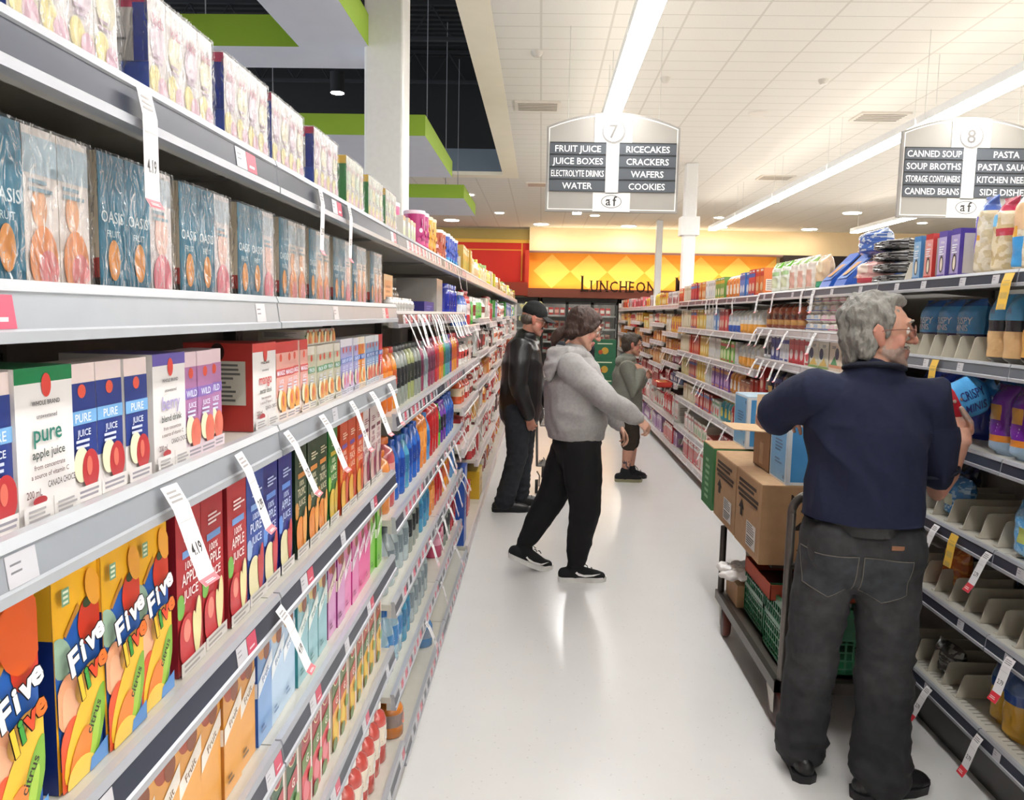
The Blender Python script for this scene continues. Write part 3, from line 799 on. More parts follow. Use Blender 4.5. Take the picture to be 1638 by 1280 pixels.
proto('scarlet_box', [(None, small_box('scarlet_box', '#d34248', '#e8c9c4', '#cf3540', '#3565b0', '#d95a4a', 'BERRY', h=0.14), None)], CAT_J, 'juice_box', 0.045)
# end-on multi pack with a printed carrier: big white face
def carrier(key, cap, word, ink, two, w=0.092, d=0.12, h=0.152):
    art = [('r', 0, 0.90, 1, 1, cap), ('e', 0.52, 0.88, 0.085, 0.13, '#d6483f'), ('t', 'WHOLE BRAND', 0.5, 0.77, 0.03, 0.55, 0, '#3c3a3c'), ('t', 'unsweetened', 0.5, 0.685, 0.03, 0.42, 0, '#59575a'),
           ('t', word, 0.5, 0.58, 0.12, 0.55, 0, ink), ('t', two, 0.5, 0.445, 0.06, 0.62, 0, '#3f4a44'), ('t', 'from concentrate', 0.5, 0.36, 0.034, 0.7, 0, '#6a4f50'),
           ('t', 'a source of vitamin C', 0.5, 0.305, 0.034, 0.8, 0, '#6a4f50'), ('t', '200 mL', 0.2, 0.20, 0.05, 0.26, 0, '#6a4f50'), ('t', 'CANADA CHOICE', 0.68, 0.235, 0.045, 0.5, 0, '#4f4446'),
           ('e', 0.28, 0.145, 0.12, 0.05, '#a8343a'), ('r', 0.0, 0.0, 1, 0.13, '#e3dfdc'), ('r', 0.495, 0, 0.505, 0.15, '#a39f9b'), ('lines', 0.06, 0.02, 0.44, 0.11, 3, '#a8a4a6'), ('lines', 0.56, 0.02, 0.94, 0.11, 3, '#a8a4a6')]
    sart = [('r', 0, 0, 1, 0.28, '#a8322c'), ('r', 0, 0.82, 1, 1, '#a8322c'), ('r', 0.1, 0.3, 0.9, 0.8, '#b7b2a6'), ('lines', 0.14, 0.33, 0.86, 0.78, 9, '#5e5b58'), ('e', 0.5, 0.9, 0.1, 0.13, '#2d1712')]
    m = MB(); m.box(-w / 2, 0, 0, w / 2, d, h, '#a8322c' if 'peach' in key else '#d9d4d2', front='#e4e0de', top=cap)
    m.art(art, flat(w, h), w / h)
    if 'peach' in key: m.art(sart, flat_left(d, h, -w / 2), d / h)
    body = m.mesh(key, CARD)
    return body
proto('apple_carrier', [(None, carrier('apple_carrier', '#1d7a49', 'pure', '#2f7a6b', 'apple juice'), None)], 'juice pack', 'juice_carrier_pack', 0.092)
proto('berry_carrier', [(None, carrier('berry_carrier', '#675aa8', 'berry', '#a79ac8', 'blend drink'), None)], 'juice pack', 'juice_carrier_pack', 0.092)
proto('peach_carrier', [(None, carrier('peach_carrier', '#cf4440', 'mango', '#d0524b', 'nectar drink', w=0.12), None)], 'juice pack', 'juice_carrier_pack', 0.12)

# shrink wrapped packs: cartons + film
def crinkled(x0, y0, z0, x1, y1, z1, seed, amp=0.0035):
    """A closed film sleeve round a pack with small wrinkles."""
    r = random.Random(seed); m = MB(); nx, nz = 26, 14
    V = {}
    def P(i, j, face):
        u, v = i / nx, j / nz
        k = amp * (r.random() * 0.8 + 0.2)
        return (x0 + (x1 - x0) * u, y0 - k, z0 + (z1 - z0) * v) if face == 'f' else None
    g = [[P(i, j, 'f') for i in range(nx + 1)] for j in range(nz + 1)]
    v = [p for row in g for p in row]; f = []
    for j in range(nz):
        for i in range(nx): f.append((j * (nx + 1) + i, j * (nx + 1) + i + 1, (j + 1) * (nx + 1) + i + 1, (j + 1) * (nx + 1) + i))
    m.add(v, f, '#ffffff', 0, True)
    q = lambda *p: m.face(p, '#ffffff', 0)
    q((x0, y0, z0), (x0, y0, z1), (x0, y1, z1), (x0, y1, z0)); q((x1, y0, z0), (x1, y1, z0), (x1, y1, z1), (x1, y0, z1))
    q((x0, y0, z1), (x1, y0, z1), (x1, y1, z1), (x0, y1, z1))
    return m.mesh('film', FILM)
def pack(key, cols, n, bw, d, h, sideart, seed, capart):
    parts = []
    W = n * bw
    for i in range(n):
        m = MB(); x = -W / 2 + (i + 0.5) * bw
        c = cols[i % len(cols)]
        m.box(x - bw / 2 + 0.0006, 0, 0, x + bw / 2 - 0.0006, d, h, c['side'], front=c['bg'], top=c['top'])
        m.art(c['art'], flat(bw - 0.0012, h, 0, x - bw / 2 + 0.0006), bw / h)
        if i == 0: m.art(sideart, flat_left(d, h, x - bw / 2 + 0.0006), d / h)
        parts.append(('juice_box', m.mesh(key + '_box', CARD), None))
    parts.append(('shrink_film', crinkled(-W / 2 - 0.002, -0.002, 0.0, W / 2 + 0.002, d + 0.002, h + 0.002, seed), None))
    proto(key, parts, 'juice pack', 'juice_box_pack', W)
pastel = lambda a, b, c: dict(bg=a, side='#e0d8d4', top='#ded9d5', art=[('r', 0, 0, 1, 0.35, b), ('e', 0.5, 0.62, 0.42, 0.5, c), ('e', 0.3, 0.3, 0.3, 0.35, '#efe2a8'), ('e', 0.7, 0.24, 0.28, 0.3, '#e8c6d2'), ('t', 'kids', 0.5, 0.8, 0.1, 0.8, 0, '#d9a0ae'), ('lines', 0.15, 0.42, 0.85, 0.52, 2, '#c9b6c4')])
nut_blue = [('r', 0, 0, 1, 0.42, '#2d4fa8'), ('r', 0, 0.86, 1, 1, '#b23a5c'), ('r', 0, 0.42, 0.78, 0.86, '#c9c4c0'), ('r', 0.8, 0.42, 1, 0.9, '#2d3f94'), ('lines', 0.06, 0.45, 0.72, 0.84, 9, '#57565c')]
nut_green = [('r', 0, 0, 1, 1, '#3f8a4c'), ('r', 0, 0.86, 1, 1, '#e2bd55'), ('lines', 0.1, 0.3, 0.8, 0.7, 6, '#2d6438')]
pack('pastel_pack', [pastel('#efe8e6', '#ece4d2', '#ecdde4'), pastel('#eee9e6', '#ebe2e4', '#efe8d0')], 4, 0.049, 0.09, 0.145, nut_blue, 1, None)
pack('pastel_green_pack', [pastel('#dfe0d2', '#e6dfb8', '#d4e0c8'), pastel('#e3e2d6', '#dfe3cc', '#eae0b8')], 4, 0.049, 0.09, 0.14, nut_green, 2, None)
teal = dict(bg='#1d6882', side='#174f66', top='#1d6882', art=[('r', 0, 0.12, 1, 0.9, '#24748f'), ('t', 'OASIS', 0.5, 0.56, 0.085, 0.9, 0, '#e3eef0'), ('t', 'FRUIT', 0.5, 0.44, 0.05, 0.6, 0, '#cfe3e8'), ('e', 0.5, 0.25, 0.22, 0.4, '#e29a4e'), ('r', 0, 0, 1, 0.07, '#1f5266')])
cream = dict(bg='#e6dcd6', side='#c9baa6', top='#dfd9d2', art=[('r', 0, 0.72, 1, 0.95, '#b9c9d2'), ('e', 0.42, 0.52, 0.22, 0.35, '#eab48c'), ('e', 0.5, 0.2, 0.42, 0.6, '#e59a66'), ('e', 0.62, 0.14, 0.3, 0.35, '#dd8a8a'), ('lines', 0.1, 0.6, 0.9, 0.7, 2, '#8aa3b0')])
pinky = dict(bg='#e6dedd', side='#c9baa6', top='#dfd9d2', art=[('r', 0, 0.74, 1, 0.95, '#c6cfd6'), ('e', 0.5, 0.5, 0.3, 0.5, '#ecc8bc'), ('e', 0.5, 0.16, 0.42, 0.5, '#d9808c'), ('lines', 0.1, 0.6, 0.9, 0.7, 2, '#8aa3b0')])
nut_red = [('r', 0, 0, 1, 1, '#c6b9a4'), ('r', 0, 0, 1, 0.12, '#2a1d1a'), ('r', 0.0, 0.12, 1, 0.26, '#a5352f'), ('lines', 0.1, 0.3, 0.85, 0.95, 12, '#5f574c')]
pack('teal_pack', [teal, teal, pinky], 3, 0.058, 0.10, 0.158, nut_red, 3, None)
pack('cream_pack', [teal, cream, cream], 3, 0.056, 0.10, 0.158, nut_red, 4, None)

# tall one litre cartons
def five(bgc, sub):
    w, d, h = 0.084, 0.085, 0.236; a = w / h
    art = [('r', 0, 0, 1, 1, bgc), ('p', [(0.05, 0.1), (0.0, 0.62), (0.25, 0.72), (0.62, 0.80), (1, 0.75), (1, 0.0), (0.55, 0.0)], '#2c62b4'), ('e', 0.12, 0.62, 0.22, 0.3, '#9cb9a0', 30),
           ('p', [(0.2, 0.72), (0.52, 0.83), (0.56, 0.81), (0.24, 0.70)], '#c98a30'), ('e', 0.76, 0.72, 0.26, 0.33, '#d6412c'), ('e', 0.72, 0.81, 0.1, 0.07, '#3a4a2a'), ('e', 0.85, 0.87, 0.16, 0.28, '#f0a83c', 20) if bgc != '#e8742a' else ('e', 0.7, 0.86, 0.4, 0.5, '#dd5f28', 10),
           ('e', 0.22, 0.40, 0.26, 0.38, '#f0a77c'), ('e', 0.30, 0.30, 0.2, 0.5, '#f2b48c', 15), ('e', 0.75, 0.42, 0.4, 0.28, '#efb04a'),
           ('e', 0.20, 0.15, 0.28, 0.5, '#e0562c', -15), ('e', 0.62, 0.27, 0.3, 0.86, '#f3bf3a', -38), ('e', 0.76, 0.18, 0.18, 0.6, '#7fae3a', -22), ('e', 0.73, 0.15, 0.08, 0.35, '#a6c94c', -22), ('e', 0.38, 0.10, 0.2, 0.42, '#ee8a3c', -30), ('e', 0.42, 0.0, 0.36, 0.3, '#f3cf5c', -20),
           ('p', [(0.55, 0), (0.6, 0.06), (1, 0.10), (1, 0)], '#5f96d4'),
           ('r', 0.08, 0.865, 0.24, 0.945, '#7ea886'), ('lines', 0.1, 0.87, 0.22, 0.94, 3, '#e9edd2')]
    m = MB(); m.box(-w / 2, 0, 0, w / 2, d, h, '#16307a', front=bgc, top='#9a7a1e' if bgc != '#e8742a' else '#8d4a22', left='#142a6a')
    m.art(art, flat(w, h), a)
    m.art([('r', 0, 0.72, 1, 1, bgc), ('lines', 0.2, 0.35, 0.8, 0.42, 2, '#3b62c0'), ('lines', 0.2, 0.15, 0.8, 0.2, 2, '#3b62c0')], flat_left(d, h, -w / 2), d / h)
    body = m.mesh('box', CARD)
    f = MB(); f.box(-w / 2, 0.01, h, w / 2, 0.03, h + 0.004, bgc); f.prism([(0.012, h + 0.001), (0.07, h + 0.012), (0.072, h + 0.010), (0.012, h)], -w / 2, w / 2, lambda u, v, q: (q, u, v), '#b48d22' if bgc != '#e8742a' else '#a25a2a')
    flap = f.mesh('top_flap', CARD)
    g = MB()
    L1 = [('*' + ch, 0.22 + i * 0.19, 0.60 + i * 0.028, 0.125 if i == 0 else 0.115, '#f4f4f6') for i, ch in enumerate('Five')]
    L2 = [('*' + ch, 0.36 + (0, 0.13, 0.29, 0.48)[i], 0.455 + i * 0.028, 0.125 if i == 0 else 0.112, cc) for i, (ch, cc) in enumerate(zip('live', ('#f0c030', '#3f9a3a', '#e04a26', '#e8742a')))]
    five_l = []
    for q in L1 + L2: five_l += outline_word(q[0], q[1], q[2], q[3], None, 14, q[4], '#14141c', d=0.016, asp=a)[:-1]
    five_l += [('r', 0, 0, 0.001, 0.001, '#142a6a')] + [('t0', q[0], q[1], q[2], q[3], None, 14, q[4]) for q in L1 + L2]
    five_l += [('t', sub, 0.60, 0.27, 0.05, 0.6, 52, '#2d2118')]
    g.art(five_l, flat(w, h, 0.0, None, 0.0, 0.0004), a, 0, 27)
    logo = g.mesh('printed_logo', CARD)
    return [('box', body, None), ('top_flap', flap, None), ('printed_logo', logo, None)]
proto('five_orange', five('#e8742a', 'citrus'), 'juice carton', 'juice_carton', 0.084)
proto('five_yellow', five('#f1b42a', 'citrus'), 'juice carton', 'juice_carton', 0.084)
def litre(key, bg, side, top, stripe, word, fruit, wedge, leaf, ink='#f3e3df', w=0.082, d=0.085, h=0.236, plain=False):
    a = w / h
    art = [('r', 0, 0.12, 1, 1, bg), ('e', 0.12, 0.42, 0.16, 0.22, leaf), ('r', 0.22, 0.70, 0.85, 0.745, stripe), ('t', word, 0.5, 0.575, 0.075, 0.66, 0, ink), ('t', '100%', 0.5, 0.655, 0.05, 0.5, 0, ink), ('t', 'JUICE', 0.5, 0.48, 0.06, 0.6, 0, ink),
           ('lines', 0.25, 0.80, 0.85, 0.88, 3, ink), ('e', 0.32, 0.20, 0.36, 0.46, fruit), ('e', 0.28, 0.26, 0.14, 0.2, '#e58a7a' if fruit == '#c4383c' else fruit),
           ('e', 0.72, 0.24, 0.13, 0.52, wedge, -6), ('e', 0.60, 0.20, 0.1, 0.44, wedge, 8), ('r', 0, 0, 1, 0.085, '#d9d4cf'), ('lines', 0.1, 0.01, 0.9, 0.075, 2, '#9f9a96')]
    sart = [('r', 0.1, 0.06, 0.4, 0.2, '#d6cfca'), ('lines', 0.12, 0.07, 0.38, 0.19, 3, '#5c5653'), ('lines', 0.1, 0.5, 0.9, 0.9, 7, top)]
    m = MB(); m.box(-w / 2, 0, 0, w / 2, d, h, side, front=bg, top=top); m.art(art, flat(w, h), a); m.art(sart, flat_left(d, h, -w / 2), d / h)
    f = MB(); f.prism([(0.012, h), (0.07, h + 0.011), (0.072, h + 0.009), (0.014, h)], -w / 2, w / 2, lambda u, v, q: (q, u, v), side)
    c = MB(); c.lathe([(0.011, h), (0.011, h + 0.006), (0.009, h + 0.008)], '#e8e4df', 14, (0.012, 0.03, 0))
    proto(key, [('box', m.mesh('box', CARD), None), ('top_flap', f.mesh('top_flap', CARD), None), ('cap', c.mesh('cap', PLASTIC), None)], 'juice carton', 'juice_carton', w)
litre('red_apple', '#b03236', '#8c1f26', '#7c1c22', '#6f9ad0', 'APPLE', '#c4383c', '#e6dba0', '#74b04e')
litre('blue_apple', '#37519c', '#1a2278', '#20286c', '#83a8dc', 'PURE', '#e6dcae', '#b8383c', '#9cb6dc', '#cfdcf2')
litre('night_apple', '#2c2f7c', '#12145a', '#1a1c58', '#5f8fd8', 'APPLE', '#e6dcae', '#c2383c', '#5f8fd8', '#c3d4f2')
litre('dark_orange', '#34472f', '#172a1c', '#20301f', '#d98a3c', 'TROPIC', '#e08a3c', '#e9a24e', '#c98a3c', '#d9cfae')
litre('green_citrus', '#3f7a3a', '#176a2c', '#20602c', '#d0b43c', 'LIME', '#d9b64a', '#c9a83c', '#8fbf4c', '#e3e6c0')
litre('orange_peach', '#d2552c', '#c23a16', '#b03a1a', '#7a5fa8', 'PEACH', '#eab04a', '#c9563c', '#e08a3c', '#f3d9c0')
litre('plum_white', '#dccdc6', '#7a2440', '#a8465c', '#7a2440', 'GUAVA', '#d9b0a8', '#8c2f4c', '#b8707c', '#8c2f4c')
def tall(key, bg, side, band, fruit, ink, w=0.075, d=0.075, h=0.235, badge=None):
    """Slim square carton with a slanted white band."""
    a = w / h
    art = [('r', 0, 0, 1, 1, bg), ('e', 0.35, 0.80, 0.34, 0.4, fruit), ('e', 0.62, 0.72, 0.22, 0.26, '#8a4a2a' if fruit != '#e9c24a' else '#d98a3c'), ('p', [(0, 0.40), (1, 0.56), (1, 0.68), (0, 0.52)], band), ('t', 'Fruit', 0.5, 0.535, 0.06, 0.7, 24, ink), ('lines', 0.15, 0.08, 0.5, 0.16, 2, ink)]
    if badge: art += [('e', 0.5, 0.74, 0.42, 0.42, '#f0e6b8'), ('e', 0.5, 0.74, 0.38, 0.36, '#b8262c'), ('t', badge, 0.5, 0.74, 0.085, 0.5, 0, '#f6ecd0')]
    m = MB(); m.box(-w / 2, 0, 0, w / 2, d, h, side, front=bg, top=bg); m.art(art, flat(w, h), a)
    m.art([('e', 0.4, 0.8, 0.4, 0.5, fruit), ('p', [(0, 0.36), (1, 0.40), (1, 0.52), (0, 0.48)], band), ('r', 0.2, 0.06, 0.8, 0.34, band), ('lines', 0.25, 0.08, 0.75, 0.32, 6, ink)], flat_left(d, h, -w / 2), d / h)
    f = MB(); f.lathe([(0.012, h), (0.012, h + 0.009), (0.010, h + 0.011)], '#f0eeea', 14, (0, 0.03, 0))
    proto(key, [('box', m.mesh('box', CARD), None), ('cap', f.mesh('cap', PLASTIC), None)], 'juice carton', 'juice_carton', w)
tall('amber_tall', '#e2a14c', '#b8722a', '#ebe2d6', '#a84a2c', '#7a5a34')
tall('blue_tall', '#7ea4d4', '#3a63b0', '#e3e9f0', '#d99a5a', '#5a76a8')
tall('ice_tall', '#b3cbe2', '#5f8fcc', '#e6edf2', '#dca468', '#6f90b8')
tall('teal_tall', '#8fbcc4', '#3f8f94', '#e0e8e2', '#d9c07a', '#5f8f90')
tall('plum_tall', '#cf93c0', '#8c1f6c', '#eadcc8', '#c04a3c', '#7a2a5c')
tall('pink_tall', '#dd7fb0', '#c01f7c', '#eee2ea', '#e08aa0', '#a83a7c')
tall('rose_tall', '#e25a98', '#d01668', '#f0dde6', '#ec7aa8', '#b82a68')
tall('lime_tall', '#7fbf4a', '#4f9a22', '#e6edd8', '#b8d468', '#3f7a20')
def del_carton(key, bg, mid, fruit, badge='DM', w=0.08, d=0.08, h=0.24):
    a = w / h
    art = [('r', 0, 0, 1, 1, '#e6d9cf'), ('r', 0, 0, 0.82, 1, bg), ('r', 0.0, 0.0, 0.82, 0.42, fruit), ('e', 0.4, 0.2, 0.3, 0.34, '#f0c84a' if fruit != '#d2404a' else '#e8828c'), ('p', [(0, 0.4), (0.82, 0.46), (0.82, 0.62), (0, 0.56)], mid),
           ('e', 0.41, 0.80, 0.36, 0.36, '#e9d9a0'), ('e', 0.41, 0.80, 0.33, 0.32, '#a8242a'), ('t', badge, 0.41, 0.80, 0.09, 0.5, 0, '#f3e6cc'), ('t', 'G', 0.41, 0.52, 0.08, 0.3, 0, '#f3ede0'), ('e', 0.2, 0.06, 0.3, 0.2, '#5c7a3a'), ('e', 0.7, 0.30, 0.2, 0.2, '#7a9a44')]
    m = MB(); m.box(-w / 2, 0, 0, w / 2, d, h, '#d9cabd', front=bg, top='#e3d6cb'); m.art(art, flat(w, h), a)
    c = MB(); c.lathe([(0.012, h), (0.012, h + 0.010), (0.010, h + 0.012)], '#f0eeea', 14, (0, 0.03, 0))
    proto(key, [('box', m.mesh('box', CARD), None), ('cap', c.mesh('cap', PLASTIC), None)], 'juice carton', 'juice_carton', w)
del_carton('del_green', '#2f5a38', '#a8343a', '#4a7a3a')
del_carton('del_red', '#a82a30', '#5f7a34', '#d2404a')
del_carton('del_peach', '#5a6a2c', '#b8442c', '#e9a83a')
del_carton('del_orange', '#b8482c', '#4f6a30', '#eab23c')

# bottles: liquid body, label, cap
def bottle(key, liq, label, cap, r=0.033, h=0.22, kind='sport', ink='#e6e6e6', seg=18, clear=False, name='drink_bottle', cat='drink bottle', far=False):
    b = MB()
    if kind == 'sport': prof = [(r * 0.9, 0), (r, h * 0.03), (r, h * 0.30), (r * 0.86, h * 0.36), (r * 0.86, h * 0.52), (r, h * 0.58), (r * 0.98, h * 0.68), (r * 0.75, h * 0.80), (r * 0.48, h * 0.87), (r * 0.46, h * 0.9)]
    elif kind == 'jug': prof = [(r * 0.92, 0), (r, h * 0.03), (r, h * 0.5), (r * 0.94, h * 0.54), (r, h * 0.58), (r * 0.98, h * 0.70), (r * 0.8, h * 0.80), (r * 0.42, h * 0.86), (r * 0.42, h * 0.9)]
    elif kind == 'jar': prof = [(r * 0.94, 0), (r, h * 0.04), (r, h * 0.75), (r * 0.8, h * 0.84), (r * 0.78, h * 0.88)]
    else: prof = [(r * 0.9, 0), (r, h * 0.03), (r, h * 0.1), (r * 0.95, h * 0.13), (r, h * 0.16), (r, h * 0.62), (r * 0.9, h * 0.70), (r * 0.55, h * 0.84), (r * 0.36, h * 0.90), (r * 0.36, h * 0.92)]
    b.lathe(prof, liq, seg, (0, r, 0))
    top = prof[-1][1]; lr = prof[-1][0] * 1.25
    l = MB(); z0, z1 = (h * 0.30, h * 0.62) if kind != 'jar' else (h * 0.15, h * 0.66)
    l.lathe([(r * 1.012, z0), (r * 1.012, z1)], label, seg, (0, r, 0))
    def cyl(u, v, q):
        a = -PI / 2 + (u - 0.5) * 2.4; rr = r * 1.013 + q * 0.0004
        return (rr * math.cos(a), r + rr * math.sin(a), z0 + v * (z1 - z0))
    l.art([('r', 0.1, 0.62, 0.9, 0.9, ink), ('lines', 0.2, 0.2, 0.8, 0.55, 3, ink), ('e', 0.5, 0.45, 0.16, 0.16, cap)], cyl, 2.4 * r / (z1 - z0))
    c = MB(); c.lathe([(lr, top - h * 0.02), (lr, top + h * 0.06), (lr * 0.85, top + h * 0.075)] if kind != 'jar' else [(r * 0.84, top - 0.01), (r * 0.84, top + h * 0.1), (r * 0.78, top + h * 0.12)], cap, seg, (0, r, 0))
    if far:
        b.add(l.v, l.f, '#ffffff', 0, True); b.c[-len(l.f):] = l.c; b.add(c.v, c.f, cap, 0, True)
        proto(key, [(None, b.mesh(key, GLOSS), None)], cat, name, 2 * r)
    else:
        proto(key, [('bottle_body', b.mesh('bottle_body', GLOSS), None), ('label', l.mesh('label', CARD), None), ('cap', c.mesh('cap', PLASTIC), None)], cat, name, 2 * r)
bottle('b_orange', '#d9702a', '#e08a3c', '#e2762c'); bottle('b_smoke', '#8d948c', '#24282a', '#3a3e40', ink='#a9b0ac'); bottle('b_olive', '#98a06a', '#30362c', '#4a4e44', ink='#b9c0a0')
bottle('b_plum', '#8c3a58', '#5c2440', '#7a2a4c'); bottle('b_red', '#c23038', '#8c1c26', '#b02030'); bottle('b_amber', '#d98a2e', '#c25a24', '#d03a2a'); bottle('b_teal', '#4f97a8', '#2a6478', '#3a88a0')
bottle('b_blue', '#2f62b8', '#1c3f90', '#2a58b0', kind='water'); bottle('b_sky', '#5b93c8', '#2f68a8', '#3f80c0', kind='water'); bottle('b_green', '#5aa83c', '#2a5a28', '#3f8a34'); bottle('b_violet', '#6a3a98', '#20182c', '#7a44a8')
bottle('j_pink', '#c25a5e', '#d99a94', '#d9702e', r=0.05, h=0.25, kind='jug', ink='#b84a50'); bottle('j_peach', '#dd8a4a', '#e8b48c', '#dd7428', r=0.04, h=0.22, kind='jug', ink='#c2602c')
bottle('j_orange', '#dd8030', '#e89a4a', '#e28a3c', r=0.045, h=0.26, kind='jug'); bottle('j_red', '#c42a2c', '#b01c22', '#c83030', r=0.05, h=0.27, kind='jug', ink='#e0a0a0')
bottle('w_clear', '#a9b6b8', '#6f7c82', '#8a9498', kind='water', h=0.21, ink='#dfe6e8'); bottle('w_aqua', '#4d93b4', '#2d6c94', '#2a78b4', kind='water', h=0.21, ink='#cfe0ea'); bottle('w_big', '#9dbccc', '#3a7cb4', '#2a6ab0', r=0.042, h=0.23, kind='water')
bottle('j_lid', '#c9762c', '#8c7a74', '#ee6a20', r=0.05, h=0.138, kind='jug', ink='#c9b8b0'); bottle('j_blue', '#4f84b8', '#7a8a9c', '#2f6ac0', r=0.045, h=0.135, kind='jug', ink='#d6dde4')
bottle('j_tomato', '#c2524a', '#e3d6c4', '#e6e3de', r=0.038, h=0.2, kind='jug', ink='#a83a34'); bottle('j_rose', '#c2486c', '#d99aac', '#b8305c', r=0.05, h=0.22, kind='jug')
bottle('j_orange_s', '#dd8030', '#e89a4a', '#e28a3c', r=0.045, h=0.2, kind='jug'); bottle('j_red_s', '#c42a2c', '#b01c22', '#c83030', r=0.048, h=0.2, kind='jug', ink='#e0a0a0')
# canisters on the top shelf
def canister(key, body, band, lid, r=0.05, h=0.165, cat='canister'):
    m = MB(); m.lathe([(r, 0), (r, h * 0.3), (r, h * 0.72), (r, h)], [band, body, body], 22, (0, r, 0))
    rr = random.Random(len(key) * 7)
    def cyl(u, v, q):
        a = -PI / 2 + (u - 0.5) * 3.0; return ((r + q * 0.0004) * math.cos(a), r + (r + q * 0.0004) * math.sin(a), v * h)
    m.art([('e', rr.uniform(0.1, 0.9), rr.uniform(0.1, 0.6), 0.07, 0.07, rr.choice([band, '#f0d0d8', body])) for _ in range(16)] + [('r', 0.25, 0.68, 0.75, 0.85, lid), ('t', 'mix', 0.5, 0.765, 0.1, 0.4, 0, body)], cyl, 3.0 * r / h)
    c = MB(); c.lathe([(r * 1.03, h - 0.004), (r * 1.03, h + 0.008), (r * 0.98, h + 0.011)], lid, 22, (0, r, 0))
    proto(key, [('body', m.mesh('body', CARD), None), ('lid', c.mesh('lid', PLASTIC), None)], cat, 'drink_mix_canister', 2 * r)
canister('can_pink', '#c23a7a', '#d9558c', '#e6dce0', r=0.062, h=0.17); canister('can_magenta', '#b02a70', '#cf4a86', '#dfc6d2', r=0.045, h=0.165); canister('can_gold', '#dca23c', '#e08a3c', '#e6d9b0', r=0.045, h=0.17)
canister('can_brown', '#a8482c', '#d9a070', '#e3dcd4', r=0.045, h=0.15); canister('can_blue', '#2f50b0', '#3f9ad0', '#d6dce6', r=0.05, h=0.16)
proto('mini_box', [(None, box_mesh('mini_box', 0.04, 0.05, 0.09, '#e3ded6', '#d9d4cc', '#dd8a4a', [('r', 0, 0.82, 1, 1, '#e08a4c'), ('e', 0.5, 0.4, 0.36, 0.5, '#b6cfa0')]), None)], CAT_J, 'small_box', 0.04)
# plain far goods: a few dozen shapes in many colours
FAR = {}
def far_box(front, band, dot, w=0.09, h=0.17, d=0.16, cat='cracker box', name='cracker_box'):
    k = ('box', front, band, dot, w, h, name)
    if k not in FAR:
        key = 'far_%d' % len(FAR); FAR[k] = key
        art = [('r', 0, 0.72, 1, 0.86, band), ('e', 0.5, 0.36, 0.32, 0.34, dot), ('r', 0.15, 0.06, 0.85, 0.13, band), ('lines', 0.15, 0.88, 0.85, 0.98, 1, '#f4efe6')]
        proto(key, [(None, box_mesh(key, w, d, h, front, front, front, art, [('r', 0.1, 0.2, 0.9, 0.6, '#e0d8cc'), ('lines', 0.14, 0.22, 0.86, 0.58, 5, '#8a8078')]), None)], cat, name, w)
    return FAR[k]
def far_bottle(liq, label, cap, r=0.036, h=0.2, kind='jug', cat='bottle', name='bottle'):
    k = ('bot', liq, label, cap, r, h, kind)
    if k not in FAR:
        key = 'far_%d' % len(FAR); FAR[k] = key
        bottle(key, liq, label, cap, r, h, kind, seg=10, far=True, name='jar' if kind == 'jar' else name, cat='jar' if kind == 'jar' else cat)
    return FAR[k]
def pillow(key, w, h, t, cfun, name='snack_bag', cat='snack bag', art=(), pinch=0.25, gus=0.9, stand=True, nu=22, nv=32, twist=False):
    """A filled film bag with crimped ends; cfun(u, v) gives the printed colour."""
    m = MB(); 
    def S(u, v, sgn, q=0):
        e = max(0.0, 1 - abs(2 * u - 1) ** 2.2); lo = max(0.0, min(1, v / 0.16)) if not stand else max(0.35, min(1, v / 0.1)); hi = min(1, (1 - v) / pinch)
        th = t / 2 * (e ** 0.55) * math.sin(min(1, lo) * PI / 2) * math.sin(max(0, hi) * PI / 2)
        ww = w * (1 - 0.06 * math.sin(max(0, hi) * PI / 2) if not twist else (1 if v < 0.78 else (1 - 0.62 * math.sin((v - 0.78) / 0.12 * PI / 2) if v < 0.90 else 0.38 + 0.5 * (v - 0.9) / 0.1)))
        wob = 0.002 * math.sin(9 * u + 5 * v) + 0.0015 * math.sin(23 * v + 7 * u)
        return ((u - 0.5) * ww, t / 2 + sgn * (th + q * 0.0007) + wob, v * h)
    for sgn in (-1, 1):
        v = [S(i / nu, j / nv, sgn) for j in range(nv + 1) for i in range(nu + 1)]; f = []; cols = []
        for j in range(nv):
            for i in range(nu):
                a = j * (nu + 1) + i; q = (a, a + 1, a + nu + 2, a + nu + 1); f.append(q if sgn < 0 else q[::-1])
                cols.append(cfun((i + 0.5) / nu if sgn < 0 else 1 - (i + 0.5) / nu, (j + 0.5) / nv))
        m.add(v, f, cols, 0, True)
    body = m.mesh(key, FOIL)
    parts = [('bag', body, None)]
    if art:
        g = MB(); g.art(art, lambda u, v, q: S(u, v, -1, q + 0.5), w / h); parts.append(('printed_panel', g.mesh('printed_panel', CARD), None))
    else: parts = [(None, body, None)]
    proto(key, parts, cat, name, w)
    return key
# ------------------------------------------------------------------ the juice side
PX, QX = -0.492, 1.552          # fronts of the goods on the two sides
B_ = 0.009                      # shelf decks lie this far under the lip tops
def packs(key, ys, z, desc, where, group):
    for i, y in enumerate(ys):
        place(key, 'L', PX - JR.uniform(0, 0.006), y, z, '%s, %s of %d %s' % (desc, nth(i + 1), len(ys), where), group, rz=JR.uniform(-0.01, 0.01))
T = 'on the top juice shelf'
packs('pastel_pack', [0.63, 0.85, 1.115, 1.35, 1.575, 1.838], LA[0] - B_, 'wrapped pastel juice pack with blue side', T, 'pastel juice packs on the top shelf')
packs('pastel_green_pack', [2.12, 2.40, 2.65], LA[0] - B_, 'wrapped pale juice pack with green side', T, 'green sided juice packs on the top shelf')
z = LA[1] - B_; W2 = 'at eye level'
packs('cream_pack', [0.79], z, 'teal and peach juice pack', 'at the near end', None)
